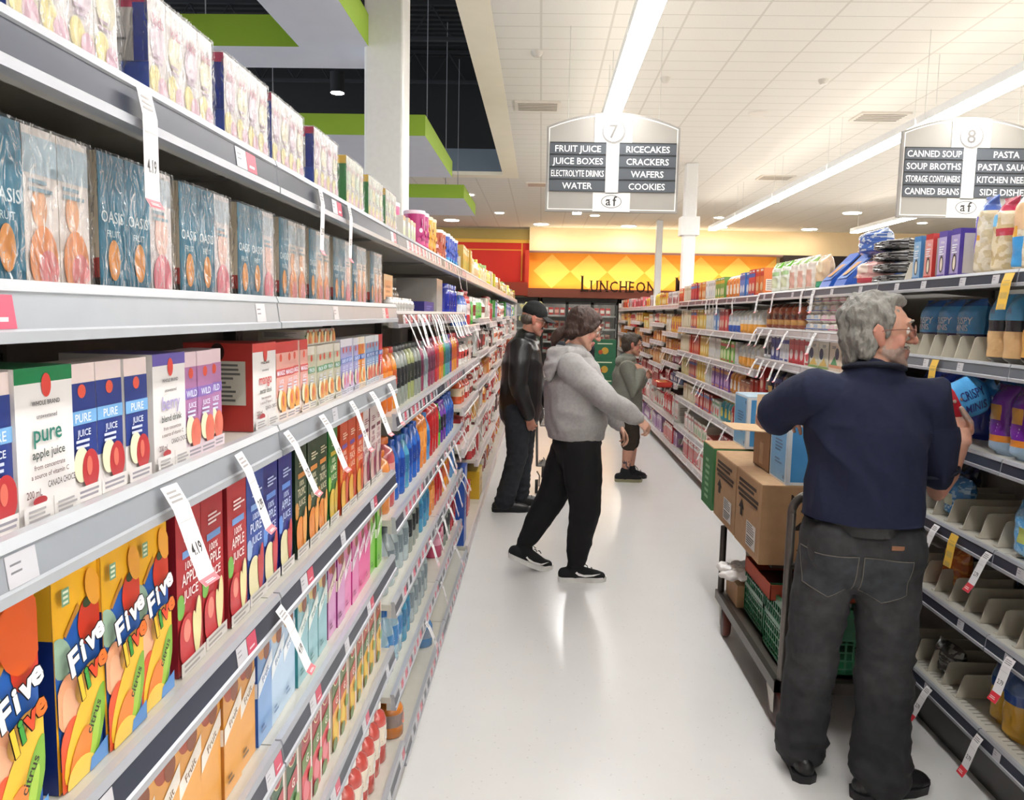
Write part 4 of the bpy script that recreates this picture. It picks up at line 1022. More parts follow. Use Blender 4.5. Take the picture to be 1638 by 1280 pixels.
packs('teal_pack', [0.975, 1.18, 1.385], z, 'crinkled film pack of teal juice boxes', W2, 'teal juice packs at eye level')
packs('cream_pack', [1.585, 1.785], z, 'film pack of one teal and two peach boxes', W2, 'peach juice packs at eye level')
place('teal_pack', 'L', PX, 1.98, z, 'single teal film pack between peach packs at eye level')
packs('cream_pack', [2.18, 2.40], z, 'teal and peach pack by the drinks', W2, 'peach juice packs by the sports drinks')
z = LA[2] - B_; W3 = 'on the third shelf'
run('blue_box', 'L', PX, 0.56, z, 3, 'blue apple juice box before the white carrier', W3, 'blue juice boxes before the white carrier', 0.056)
place('apple_carrier', 'L', PX + 0.004, 0.770, z, 'white apple juice pack with green top and fine print')
run('blue_box', 'L', PX, 0.818, z, 3, 'blue apple juice box after the white carrier', W3, 'blue juice boxes after the white carrier', 0.056)
place('berry_carrier', 'L', PX + 0.004, 1.037, z, 'white juice pack with purple top and fine print')
run('purple_box', 'L', PX, 1.088, z, 3, 'slim pink and purple juice box', W3, 'slim purple juice boxes', 0.0465)
place('peach_carrier', 'L', PX, 1.415, z, 'white and red mango juice pack standing beside a gap')
run('peach_box', 'L', PX, 1.478, z, 4, 'small mango juice box with red top', W3, 'mango juice boxes', 0.051)
run('sage_box', 'L', PX, 1.70, z, 5, 'pale sage juice box in the lower layer', W3, 'sage juice boxes, lower layer', 0.0515)
run('sage_top', 'L', PX - 0.01, 1.70, z + 0.1345, 5, 'flat sage box lying in the upper layer', W3, 'sage juice boxes, upper layer', 0.0515)
run('lavender_box', 'L', PX, 1.965, z, 4, 'pale lavender juice box', W3, 'lavender juice boxes', 0.0465)
run('orange_box', 'L', PX, 2.155, z, 2, 'orange striped juice box', W3, 'orange striped juice boxes', 0.0465)
run('steel_box', 'L', PX, 2.255, z, 4, 'steel blue juice box', W3, 'steel blue juice boxes', 0.0465)
run('scarlet_box', 'L', PX, 2.45, z, 1, 'single scarlet juice box at the bay end', W3, None)
z = LA[3] - B_; W4 = 'on the fourth shelf'
run('five_orange', 'L', PX, 0.575, z, 2, 'orange citrus carton with bold lettering', W4, 'orange citrus cartons', 0.088)
run('five_yellow', 'L', PX, 0.780, z, 3, 'yellow citrus carton with bold lettering', W4, 'yellow citrus cartons', 0.0845)
run('red_apple', 'L', PX, 1.05, z, 3, 'red apple juice carton', W4, 'red apple juice cartons', 0.09)
run('blue_apple', 'L', PX, 1.325, z, 1, 'light blue apple juice carton next to the red ones', W4, None)
run('night_apple', 'L', PX, 1.41, z, 2, 'navy apple juice carton', W4, 'navy apple juice cartons', 0.086)
run('dark_orange', 'L', PX, 1.60, z, 3, 'dark green carton with orange slices', W4, 'dark green juice cartons', 0.084)
run('green_citrus', 'L', PX, 1.865, z, 1, 'bright green citrus carton', W4, None)
run('orange_peach', 'L', PX, 1.965, z, 3, 'orange red peach juice carton', W4, 'orange red juice cartons', 0.084)
run('plum_white', 'L', PX, 2.235, z, 3, 'white and plum juice carton', W4, 'plum juice cartons', 0.086)
z = LA[4] - B_; W5 = 'on the fifth shelf'
run('amber_tall', 'L', PX, 0.74, z, 8, 'amber fruit carton with white slanted band', W5, 'amber fruit cartons', 0.0775)
run('blue_tall', 'L', PX, 1.365, z, 1, 'blue fruit carton beside the amber ones', W5, None)
run('ice_tall', 'L', PX, 1.44, z, 2, 'ice blue fruit carton', W5, 'ice blue fruit cartons', 0.077)
run('teal_tall', 'L', PX, 1.60, z, 3, 'teal fruit carton', W5, 'teal fruit cartons', 0.0775)
run('plum_tall', 'L', PX, 1.85, z, 2, 'plum coloured fruit carton', W5, 'plum fruit cartons', 0.0775)
run('pink_tall', 'L', PX, 2.01, z, 2, 'light pink fruit carton', W5, 'light pink fruit cartons', 0.0775)
run('rose_tall', 'L', PX, 2.17, z, 2, 'hot pink fruit carton', W5, 'hot pink fruit cartons', 0.0775)
run('lime_tall', 'L', PX, 2.335, z, 2, 'lime green fruit carton', W5, 'lime fruit cartons', 0.0775)
z = LA[5] - B_; W6 = 'on the sixth shelf'
run('ice_tall', 'L', PX, 1.12, z, 4, 'ice blue fruit carton', W6, 'ice blue cartons low down', 0.0775)
run('del_green', 'L', PX, 1.44, z, 2, 'dark green carton with red oval badge', W6, 'dark green badge cartons', 0.083)
run('del_red', 'L', PX, 1.62, z, 3, 'red carton with red oval badge', W6, 'red badge cartons', 0.083)
run('del_peach', 'L', PX, 1.885, z, 3, 'yellow fruit carton with red oval badge', W6, 'yellow badge cartons', 0.083)
run('del_orange', 'L', PX, 2.15, z, 4, 'orange fruit carton with red oval badge', W6, 'orange badge cartons', 0.086)
z = LA[6] - B_
run('j_tomato', 'L', PX + 0.03, 1.55, z, 11, 'white labelled red juice bottle', 'on the base juice shelf', 'red juice bottles on the base shelf', 0.083)

# the sports drink bays
run('mini_box', 'L', PX + 0.012, 2.80, LB[0] - B_, 4, 'tiny orange topped juice box', T, 'tiny juice boxes on the top shelf', 0.075)
run('can_pink', 'L', PX - 0.07, 3.14, LB[0] - B_, 1, 'wide pink drink mix canister', T, None)
run('can_magenta', 'L', PX, 3.36, LB[0] - B_, 2, 'magenta drink mix canister', T, 'magenta canisters')
run('can_gold', 'L', PX, 3.62, LB[0] - B_, 2, 'golden drink mix canister', T, 'golden canisters')
run('can_brown', 'L', PX, 3.98, LB[0] - B_, 2, 'red brown drink mix canister', T, 'red brown canisters')
run('can_blue', 'L', PX, 4.26, LB[0] - B_, 4, 'blue drink mix canister', T, 'blue canisters', 0.13)
z = LB[1] - B_; WB1 = 'on the tagged drink shelf'
proto('beige_case', [(None, box_mesh('beige_case', 0.16, 0.14, 0.13, '#e0c3a0', '#8c6a5a', '#cdb49c', [('r', 0.1, 0.15, 0.9, 0.85, '#e6a878'), ('lines', 0.2, 0.25, 0.8, 0.75, 4, '#b8825c')]), None)], 'carton', 'display_carton', 0.16)
place('beige_case', 'L', PX - 0.03, 2.74, z, 'beige display carton at the near end of the tagged drink shelf')
run(far_bottle('#d8d4cf', '#b8b4ae', '#e6e3de', 0.02, 0.055), 'L', PX + 0.014, 2.62, z, 8, 'tiny clear bottle', WB1, 'tiny clear bottles on the tagged shelf', 0.055)
run(far_bottle('#6a5a4c', '#b8a08c', '#c9c3ba', 0.022, 0.10), 'L', PX - 0.06, 2.95, z, 4, 'small brown bottle', WB1, 'small brown bottles on the tagged shelf', 0.05)
run(far_bottle('#2a2a2e', '#e3e0dc', '#f0eeea', 0.03, 0.11), 'L', PX - 0.16, 3.2, z, 3, 'white labelled black squeeze bottle', WB1, 'black squeeze bottles', 0.075)
proto('blue_tray', [(None, box_mesh('blue_tray', 0.3, 0.12, 0.05, '#33308c', '#26246c', '#2c2a80', [('lines', 0.2, 0.3, 0.8, 0.7, 2, '#7a78c8')]), None)], 'tray', 'display_tray', 0.3)
place('blue_tray', 'L', PX + 0.005, 3.5, z, 'low violet blue display tray on the tagged drink shelf')
proto('grey_case', [(None, box_mesh('grey_case', 0.22, 0.2, 0.17, '#b6b2ad', '#a5a19c', '#bdb9b4', [('r', 0.1, 0.2, 0.9, 0.8, '#a9a5a0')]), None)], 'carton', 'display_carton', 0.22)
place('grey_case', 'L', PX - 0.02, 4.05, z, 'plain grey carton on the tagged drink shelf')
run(far_bottle('#2c3aa8', '#26309a', '#3440b8', 0.045, 0.16, 'jar'), 'L', PX, 4.3, z, 4, 'royal blue tub', WB1, 'royal blue tubs', 0.12)
def row(keys, y0, z, pitch, where, group):
    """keys: [(proto, count, description)] one run after another, labelled in order."""
    y = y0
    for k, n, dsc in keys:
        y = run(k, 'L', PX, y, z, n, dsc, where, (group + ', ' + dsc) if n > 1 else None, pitch)
    return y
row([('b_orange', 2, 'orange sports bottle'), ('b_amber', 1, 'amber bottle beside the orange ones'), ('b_smoke', 3, 'smoky grey sports bottle'), ('b_olive', 2, 'olive sports bottle'), ('b_smoke', 2, 'grey bottle between olive and plum ones'), ('b_plum', 1, 'lone plum sports bottle'), ('w_clear', 2, 'clear bottle beside the lone plum one'), ('b_plum', 3, 'plum sports bottle'), ('b_red', 2, 'red sports bottle'), ('b_amber', 2, 'amber sports bottle'), ('b_green', 1, 'green sports bottle'), ('b_teal', 3, 'teal sports bottle'), ('b_violet', 1, 'violet sports bottle'), ('b_amber', 3, 'amber bottle past the teal ones'), ('b_red', 2, 'red bottle past the teal ones')], 2.56, LB[2] - B_, 0.079, 'below the hanging tags', 'bottles below the tags')
row([('j_peach', 1, 'peach coloured bottle with orange cap'), ('j_pink', 1, 'big pink bottle with orange cap'), ('b_blue', 2, 'blue sports bottle'), ('w_aqua', 1, 'aqua bottle between blue ones'), ('b_blue', 3, 'blue bottle past the aqua one'), ('j_orange', 2, 'tall orange bottle'), ('b_sky', 1, 'sky blue bottle'), ('j_red', 3, 'large red bottle'), ('b_green', 1, 'slim green bottle'), ('b_violet', 2, 'violet topped black bottle'), ('b_blue', 4, 'blue bottle past the violet ones')], 2.58, LB[3] - B_, 0.1, 'on the fourth drink shelf', 'bottles on the fourth drink shelf')
row([('w_clear', 5, 'clear grey water bottle'), ('b_smoke', 3, 'black labelled bottle'), ('w_aqua', 3, 'aqua water bottle'), ('j_orange_s', 2, 'orange juice jug'), ('j_red_s', 3, 'red juice jug'), ('b_amber', 3, 'amber bottle'), ('b_sky', 3, 'sky blue bottle')], 2.58, LB[4] - B_, 0.099, 'on the fifth drink shelf', 'bottles on the fifth drink shelf')
row([('w_big', 4, 'large clear blue water bottle'), ('w_aqua', 2, 'aqua water bottle'), ('w_clear', 5, 'small clear bottle')], 2.58, LB[5] - B_, 0.095, 'on the sixth drink shelf', 'bottles on the sixth drink shelf')
row([('j_rose', 2, 'rose pink juice jug'), ('b_smoke', 3, 'dark sports bottle'), ('b_red', 3, 'red bottle')], 4.05, LB[5] - B_, 0.1, 'at the far end of the sixth drink shelf', 'bottles at the far end')
place('j_lid', 'L', PX + 0.045, 2.66, LB[6] - B_, 'amber jug with bright orange lid on the base drink shelf')
place('j_blue', 'L', PX + 0.045, 3.42, LB[6] - B_, 'blue capped squat bottle alone on the base drink shelf')
proto('blue_display', [(None, box_mesh('blue_display', 0.16, 0.3, 0.50, '#2c56b0', '#2450a8', '#24488f', [('r', 0, 0.86, 1, 1, '#3a62b8'), ('r', 0.1, 0.3, 0.9, 0.7, '#2a4f9e'), ('lines', 0.2, 0.4, 0.8, 0.6, 4, '#9ab0dc')], [('lines', 0.2, 0.2, 0.8, 0.6, 6, '#6f8cc8')]), None)], 'display', 'display_box', 0.16)
place('blue_display', 'L', PX + 0.045, 4.96, LC[6] - B_, 'tall blue cardboard display box on the base shelf')
proto('yellow_case', [(None, box_mesh('yellow_case', 0.3, 0.3, 0.22, '#dcb22e', '#cfa526', '#e3bd40', [('r', 0, 0, 1, 0.1, '#b38a1c'), ('t', 'DRINK', 0.5, 0.62, 0.2, 0.7, 0, '#7a4a1c'), ('lines', 0.2, 0.2, 0.8, 0.45, 3, '#7a4a1c')], [('t', 'DRINK', 0.5, 0.62, 0.2, 0.7, 0, '#7a4a1c'), ('lines', 0.2, 0.2, 0.8, 0.45, 3, '#7a4a1c')]), None)], 'case', 'drink_case', 0.3)
place('yellow_case', 'L', PX + 0.045, 6.3, LD[6] - B_, 'yellow drink case on the base shelf past the blue display')

# beyond the sports drinks: mixed small goods, each placed one by one
PAL_L = [[('#c9a24a', '#e3d9b0', '#7a9a3c'), ('#e2dcc8', '#c9b08c', '#d9d6cf'), ('#d8d23c', '#e9e3a0', '#c9c030'), ('#b8783c', '#e3c9a0', '#4a2c1c')],
         [('#3f9a3c', '#7ab85a', '#e6e6e0'), ('#e6e0d6', '#8c3c34', '#c9c3ba'), ('#c2383c', '#e9d6d2', '#b02a30'), ('#e6dfd6', '#d9a090', '#2f2622'), ('#2f5cb0', '#dfe3ea', '#e9e6e0')],
         [('#dfe0de', '#c9c6c0', '#8c8a86'), ('#e3ded8', '#c94a44', '#2c2626'), ('#4a2c2c', '#e0d9d2', '#b83030'), ('#e9e2da', '#e08a6a', '#c03434')],
         [('#c23a2c', '#e6d6cc', '#c9c0b8'), ('#d2562c', '#e9d0b0', '#b02c20'), ('#8c241f', '#e3cfc6', '#e6ded6'), ('#d98a3c', '#b83a24', '#c9b8a0')],
         [('#c8343a', '#e6c9c6', '#5c2420'), ('#e3d6ce', '#c23c3c', '#c9c3bc'), ('#a83030', '#d9d0c8', '#2c2020'), ('#e0a24a', '#b8482c', '#c99a5a')],
         [('#b82c34', '#e6ddd6', '#c83a3a'), ('#4a2624', '#dcd2ca', '#b03030'), ('#e3dbd3', '#a83434', '#c9b8ac'), ('#d9482c', '#e9d3c6', '#b83020')],
         [('#c9302c', '#e3d2c9', '#b02a28'), ('#d9a23c', '#c25a2c', '#e3d0a0'), ('#8a2a2a', '#d6cdc4', '#c93c34')]]
WORDS = {0: 'top', 1: 'second', 2: 'third', 3: 'fourth', 4: 'fifth', 5: 'sixth', 6: 'base'}
def cname(h):
    r, g, b = [int(h[i:i + 2], 16) for i in (1, 3, 5)]
    mx, mn = max(r, g, b), min(r, g, b)
    if mx - mn < 26: return 'white' if mx > 195 else 'grey' if mx > 95 else 'black'
    hue = (60 * ((g - b) / (mx - mn)) if mx == r else 60 * (2 + (b - r) / (mx - mn)) if mx == g else 60 * (4 + (r - g) / (mx - mn))) % 360
    if mx > 205 and mx - mn < 62: return 'cream' if 20 < hue < 80 else 'pale pink' if hue < 20 or hue > 320 else 'pale blue'
    if mx < 95: return 'dark red' if hue < 25 or hue > 330 else 'dark brown' if hue < 60 else 'dark green' if hue < 170 else 'navy' if hue < 260 else 'dark plum'
    for lim, nm in ((14, 'red'), (38, 'orange'), (48, 'amber'), (68, 'yellow'), (160, 'green'), (195, 'teal'), (250, 'blue'), (290, 'purple'), (345, 'pink'), (361, 'red')):
        if hue < lim: return nm if not (nm == 'orange' and mx < 190) else 'brown'
CR = random.Random(29)
def fill_far(side, y0, y1, lips, pal, bay, kinds=('bottle', 'box', 'jar'), hk=0.78, top_h=0.2, dens=(0.085, 0.13), skip=()):
    """One shelf after another, short runs of the same goods, every piece its own object."""
    for s, z in enumerate(lips):
        if s in skip: continue
        room = top_h if s == 0 else (lips[s - 1] - 0.06 - z)
        y = y0 + 0.03; i = 0
        while y < y1 - 0.06:
            c = CR.choice(pal[s % len(pal)]); k = CR.choice(kinds); n = CR.choice((2, 3, 3, 4, 5))
            h = min(0.26, room * CR.uniform(0.68, 0.9)); h = round(h / 0.02) * 0.02
            w = round(CR.uniform(*dens) / 0.01) * 0.01
            if k == 'box': key = far_box(c[0], c[1], c[2], w, h, cat='drink carton' if side == 'L' else 'food box', name='drink_carton' if side == 'L' else 'food_box'); dsc = '%s box with %s band' % (cname(c[0]), cname(c[1]))
            elif k == 'bag': key = bag(c[0], c[1], 0.13, max(0.12, h)); dsc = '%s bag with %s print' % (cname(c[0]), cname(c[1]))
            else: key = far_bottle(c[0], c[1], c[2], min(w / 2, 0.042 if y0 < 9 else 0.055), h, 'jar' if k == 'jar' else CR.choice(('jug', 'water'))); dsc = '%s %s with %s label' % (cname(c[0]), k, cname(c[1]))
            w = PR[key][3] + 0.01
            for q in range(n):
                if y + w > y1 - 0.01: break
                i += 1
                place(key, side, (PX if side == 'L' else QX) + CR.uniform(-0.012, 0.004) * (1 if side == 'L' else -1), y + w / 2, z - B_, '%s, %s on %s shelf, %s' % (dsc, nth(i), WORDS[s] if s < len(lips) - 1 else 'base', bay), 'goods on the %s shelf, %s' % (WORDS[s] if s < len(lips) - 1 else 'base', bay), rz=CR.uniform(-0.03, 0.03))
                y += w
            y += CR.choice((0.0, 0.0, 0.012, 0.03)) + (0.02 if y0 > 9 else 0)
for i in range(9):
    lips = LC if i % 2 == 0 else LD
    fill_far('L', C_Y[i] + (0.2 if i == 0 else 0), C_Y[i + 1], lips, PAL_L, '%s bay past drinks' % nth(i + 1), dens=(0.085, 0.12) if i < 3 else (0.1, 0.15) if i < 6 else (0.13, 0.17), skip=((5,) if i == 0 else (6,) if i == 1 or i > 5 else ()))

# ------------------------------------------------------------------ hanging price tags
def tag_mesh(key, paper, foot, w=0.036, h=0.13, big=None, yellow=False):
    m = MB(); curl = [(0, 0), (-0.004, -0.03), (0.0, -0.08), (0.003, -0.12), (-0.002, -h)]
    def P(u, v, q=0):          # v 0 at the top
        t = v * (len(curl) - 1); i = min(int(t), len(curl) - 2); f = t - i
        y = curl[i][0] * (1 - f) + curl[i + 1][0] * f; zz = curl[i][1] * (1 - f) + curl[i + 1][1] * f
        return ((u - 0.5) * w, y - q * 0.0005, zz)
    for i in range(8):
        a, b = i / 8, (i + 1) / 8; col = foot if a >= 0.75 else paper
        m.face([P(0, b), P(1, b), P(1, a), P(0, a)], col)
        m.face([P(0, a, -0.8), P(1, a, -0.8), P(1, b, -0.8), P(0, b, -0.8)], paper)
    fn = lambda u, v, q: P(u, 1 - v, q)
    if not yellow:
        m.art([('lines', 0.12, 0.80, 0.9, 0.95, 3, '#9a9694'), ('r', 0.05, 0.66, 0.95, 0.665, '#b8b4b0')], fn, w / h)
        m.art([('t', big or '4.19', 0.5, 0.48, 0.09, 0.62, 0, '#3f3d40'), ('lines', 0.15, 0.06, 0.85, 0.15, 2, '#f3d6d6')], fn, w / h)
    else: m.art([('lines', 0.15, 0.2, 0.85, 0.85, 3, '#c9a85a')], fn, w / h)
    return m.mesh(key, PAPER)
for k, b in (('tag_a', '4.19'), ('tag_b', '2.99'), ('tag_c', '2/5')):
    proto(k, [(None, tag_mesh(k, '#eceaea', '#e4606a', big=b), None)], 'price tag', 'hanging_price_tag', 0.036)
proto('tag_n', [(None, tag_mesh('tag_n', '#e9e7e8', '#d23440', w=0.042, h=0.15, big='2.79'), None)], 'price tag', 'hanging_price_tag', 0.042)
proto('tag_y', [(None, tag_mesh('tag_y', '#e9bd4a', '#e9bd4a', w=0.05, h=0.05, yellow=True), None)], 'price tag', 'yellow_price_tag', 0.05)
proto('tag_w', [(None, tag_mesh('tag_w', '#dcdadb', '#d8b8bc', w=0.034, h=0.10, big='3.49'), None)], 'price tag', 'hanging_price_tag', 0.034)
TG = random.Random(5)
def tags(side, ys, z, where, group, keys=('tag_a', 'tag_b', 'tag_c'), tilt=-0.42, desc='red footed price tag'):
    ys = sorted(ys); ys = [y for i, y in enumerate(ys) if i == 0 or y - ys[i - 1] > 0.055 or z > 1.59]
    for i, y in enumerate(ys):
        lab = '%s, %s of %d %s' % (desc, nth(i + 1), len(ys), where) if len(ys) > 1 else '%s %s' % (desc, where)
        place(keys[i % len(keys)], side, (LX + 0.0135) if side == 'L' else (RX - 0.0135), y, z - 0.012, lab, group if len(ys) > 1 else None, rz=TG.uniform(-0.1, 0.1), tilt=tilt + TG.uniform(-0.08, 0.08))
tags('L', [0.905, 1.62, 1.86], LA[0], 'hanging from the top juice shelf', 'tags on the top juice shelf', tilt=-0.12)
tags('L', [0.94, 1.165, 1.39, 1.62, 1.88, 2.11, 2.36], LA[2], 'hanging from the third juice shelf', 'tags on the third juice shelf')
tags('L', [1.34], LA[3], 'hanging at the joint of the fourth juice shelf', None)
tags('L', [2.62, 2.76, 2.94, 3.04, 3.22, 3.3, 3.38, 3.46, 3.54, 3.62, 3.86, 3.98, 4.1, 4.22, 4.34, 4.46, 4.58], LB[1], 'above the sports bottles', 'tags above the sports bottles')
tags('L', [4.2, 4.45, 4.7], LB[0], 'hanging from the canister shelf', 'tags on the canister shelf', tilt=-0.2)
tags('L', [3.5, 3.66, 3.84, 4.02, 4.2, 4.38, 4.56, 4.7], LB[3], 'hanging from the fourth drink shelf', 'tags on the fourth drink shelf', ('tag_w',), desc='white price tag')
tags('L', [3.3, 3.5, 3.72, 3.95, 4.15, 4.36, 4.6, 4.75], LB[4], 'hanging from the fifth drink shelf', 'tags on the fifth drink shelf', ('tag_w',), desc='white price tag')
tags('L', [3.2, 3.7, 4.3], LB[5], 'hanging from the sixth drink shelf', 'tags on the sixth drink shelf', ('tag_w',), desc='white price tag')
for i in range(5):
    lips = LC if i % 2 == 0 else LD
    for s in ((1, 2, 3, 4) if i == 0 else (1, 2, 3, 4, 5)):
        n = TG.choice((2, 3, 3)); ys = sorted(TG.uniform(C_Y[i] + 0.1, C_Y[i + 1] - 0.1) for _ in range(n))
        tags('L', ys, lips[s], 'on %s shelf, %s bay past drinks' % (WORDS[s], nth(i + 1)), 'tags on the %s shelf, %s bay past the drinks' % (WORDS[s], nth(i + 1)), ('tag_w',), desc='white price tag')
# ------------------------------------------------------------------ the cracker side
def divider_mesh():
    m = MB(); pts = [(0.03, 0), (0.055, 0.085), (0.065, 0.09), (0.34, 0.09), (0.36, 0.0)]
    m.prism(pts, -0.0018, 0.0018, lambda u, v, q: (q, u, v), '#cdc6b6'); m.box(-0.022, 0.03, 0.0, 0.0, 0.36, 0.002, '#cdc6b6')
    return m.mesh('shelf_divider', PLASTIC)
def short_divider_mesh():
    m = MB(); m.prism([(0.03, 0), (0.052, 0.085), (0.06, 0.09), (0.10, 0.09), (0.115, 0.0)], -0.0018, 0.0018, lambda u, v, q: (q, u, v), '#cdc6b6'); m.box(-0.022, 0.03, 0.0, 0.0, 0.115, 0.002, '#cdc6b6')
    return m.mesh('shelf_divider', PLASTIC)
proto('short_divider', [(None, short_divider_mesh(), None)], 'shelf divider', 'shelf_divider', 0.024)
proto('divider', [(None, divider_mesh(), None)], 'shelf divider', 'shelf_divider', 0.024)
def dividers(y0, n, pitch, z, where):
    for i in range(n):
        if any(o[0] == 'R' and abs(o[1] - (z - B_)) < 0.002 and abs(o[2] - (y0 + i * pitch)) < o[3] / 2 + 0.006 and not o[4] for o in OCC if o[3] < 0.15): continue
        place('short_divider' if z > 1.1 and z < 1.6 else 'divider', 'R', QX - 0.02, y0 + i * pitch, z - B_, 'beige shelf divider, %s from the near end %s' % (nth(i + 1), where), 'dividers ' + where)

def rice_box(key, face, edge, pic='#e8dcc8', w=0.06, h=0.185, d=0.16):
    art = [('r', 0, 0.88, 1, 1, edge), ('t', 'rice', 0.5, 0.78, 0.07, 0.6, 0, '#f4f1ec'), ('lines', 0.15, 0.5, 0.85, 0.7, 4, '#eef0f2'), ('e', 0.5, 0.32, 0.24, 0.55, '#2a2422'), ('e', 0.54, 0.31, 0.16, 0.42, pic), ('r', 0, 0, 1, 0.1, edge)]
    proto(key, [(None, box_mesh(key, w, d, h, face, edge, edge, art, [('r', 0.1, 0.1, 0.9, 0.9, '#bdb7b2')]), None)], 'cracker box', 'cracker_box', w)
rice_box('rb_blue', '#8db4d4', '#3f7ab0'); rice_box('rb_red', '#e2948c', '#b8322f'); rice_box('rb_violet', '#b3a6cf', '#5a4a9a')
rice_box('rb_violet2', '#a89ac8', '#4f3f92')
z = RN[0] - B_
place('rb_blue', 'R', QX, 3.42, z, 'slim blue rice cracker box on the top shelf'); place('rb_red', 'R', QX, 3.318, z, 'slim red rice cracker box on the top shelf')
place('rb_violet', 'R', QX, 3.21, z, 'slim violet cracker box beside the red box'); place('rb_violet2', 'R', QX, 3.112, z, 'slim violet cracker box beside the flowered bread bag')

def spots(base, specks):
    """Colour of a clear bag: base with a few printed or food coloured areas."""
    def f(u, v):
        for (u0, v0, u1, v1, c) in specks:
            if u0 <= u <= u1 and v0 <= v <= v1: return c
        return base
    return f
def wheat(base, dark, dr, th=0.12, sc=(9, 12)):
    """Food pieces showing through clear film, or printed blotches."""
    def f(u, v): return dark if noise.noise(V2(u * sc[0] + dr, v * sc[1] - dr)) > th else base
    return f
V2 = lambda a, b: Vector((a, b, 3.7))
def mixf(f, specks):
    s = spots(None, specks)
    return lambda u, v: s(u, v) or f(u, v)
pillow('bag_violet', 0.10, 0.26, 0.09, mixf(wheat('#6a5ab0', '#8f84cc', 1), [(0.2, 0.38, 0.8, 0.52, '#e0b070'), (0, 0, 1, 0.1, '#d9d0c0'), (0, 0.8, 1, 1, '#8aa0c8')]), 'bread_bag', 'bread bag', twist=True, nu=44, nv=64)
pillow('bag_slices', 0.11, 0.27, 0.10, mixf(wheat('#dccbaa', '#c8b084', 2, 0.05, (5, 16)), [(0, 0.62, 0.5, 0.78, '#6fb0d8'), (0.5, 0.5, 1, 0.6, '#b83a4a'), (0, 0.82, 1, 1, '#a8304c')]), 'bread_bag', 'bread bag', twist=True, nu=44, nv=64)
pillow('bag_bluewhite', 0.11, 0.29, 0.10, mixf(wheat('#dcd2bc', '#cdb99c', 3, 0.05, (5, 16)), [(0, 0.08, 0.75, 0.42, '#3f94d0'), (0, 0.42, 0.5, 0.55, '#d9a03a'), (0.1, 0.5, 1, 0.8, '#dcb48c'), (0, 0.82, 1, 1, '#d9dde6')]), 'bread_bag', 'bread bag', twist=True, nu=44, nv=64)
pillow('bag_green_label', 0.13, 0.31, 0.11, mixf(wheat('#ddd8cc', '#c9bda8', 4, 0.05, (5, 16)), [(0.1, 0.58, 0.8, 0.76, '#4f9a3c'), (0.1, 0.3, 0.9, 0.56, '#cfd2d6'), (0.3, 0.1, 1, 0.26, '#6a6a2c'), (0, 0.82, 1, 1, '#7a68c0')]), 'bread_bag', 'bread bag', twist=True, nu=44, nv=64,
       art=[('t', 'LESS', 0.45, 0.67, 0.07, 0.5, 0, '#e9f2e0')])
pillow('bag_flower', 0.10, 0.29, 0.09, mixf(wheat('#d8cdb8', '#c9b998', 6, 0.05, (5, 16)), [(0, 0.3, 0.4, 0.75, '#7a6cc0'), (0.2, 0.45, 0.6, 0.52, '#dba24a'), (0, 0.82, 1, 1, '#3f5aa0')]), 'bread_bag', 'bread bag', twist=True, nu=44, nv=64)
for k, y, l in (('bag_flower', 3.00, 'twisted bread bag with violet print and blue neck on the top shelf'), ('bag_slices', 2.885, 'twisted bag of bread slices with red neck on the top shelf'),
                ('bag_bluewhite', 2.76, 'twisted bread bag with blue panel on the top shelf'), ('bag_green_label', 2.63, 'large twisted bread bag with green label on the top shelf'), ('bag_violet', 2.48, 'violet twisted bread bag past the green labelled one')):
    place(k, 'R', QX + 0.02, y, z, l)
# second shelf: blue snack bags, dark gap, bread bags
crispy = [('t', 'CRISPY', 0.5, 0.63, 0.12, 0.85, 0, '#e3eaf2'), ('t', 'MINIS', 0.5, 0.51, 0.11, 0.75, 0, '#e3eaf2')]
pillow('crispy', 0.16, 0.235, 0.11, spots('#4a9ad4', [(0, 0.24, 1, 0.40, '#2a2a52'), (0, 0, 1, 0.24, '#d8b078'), (0, 0.86, 1, 1, '#2a62b0')]), 'snack_bag', 'snack bag', art=crispy)
pillow('crispy_deep', 0.15, 0.24, 0.11, spots('#2f62a8', [(0, 0.3, 1, 0.42, '#22264c'), (0, 0, 1, 0.2, '#b8905c')]), 'snack_bag', 'snack bag')
pillow('bread_blue', 0.095, 0.24, 0.09, spots('#5aaee0', [(0, 0.46, 1, 0.62, '#2c2f36'), (0, 0.0, 1, 0.08, '#2a2420'), (0, 0.08, 1, 0.46, '#dcb480')]), 'bread_bag', 'bread bag', art=[('t', 'CRISPY', 0.5, 0.76, 0.12, 0.2, 90, '#1c3c72')])
pillow('bread_dark', 0.095, 0.24, 0.09, spots('#3a6ab0', [(0, 0.5, 1, 0.66, '#2c2f36'), (0, 0, 1, 0.14, '#231d1a'), (0, 0.14, 1, 0.5, '#d9a050')]), 'bread_bag', 'bread bag')
z = RN[1] - B_
for i, y in enumerate((3.60, 3.44, 3.28)): place('crispy', 'R', QX + 0.13, y, z, 'light blue snack bag with navy band, %s of three behind the dividers' % nth(i + 1), 'light blue snack bags on the second shelf')
for i, y in enumerate((3.12, 2.97)): place('crispy_deep', 'R', QX + 0.26, y, z, 'deep blue snack bag pushed to the back, %s of two' % nth(i + 1), 'deep blue bags pushed back')
for i, y in enumerate((2.865, 2.765)): place('bread_blue', 'R', QX + 0.02, y, z, 'blue and tan bread bag between dividers, %s of two' % nth(i + 1), 'blue bread bags on the second shelf')
place('bread_dark', 'R', QX + 0.02, 2.66, z, 'blue bread bag with dark foot by the shelf joint'); place('bread_dark', 'R', QX + 0.02, 2.55, z, 'blue bread bag with dark foot past the shelf joint')
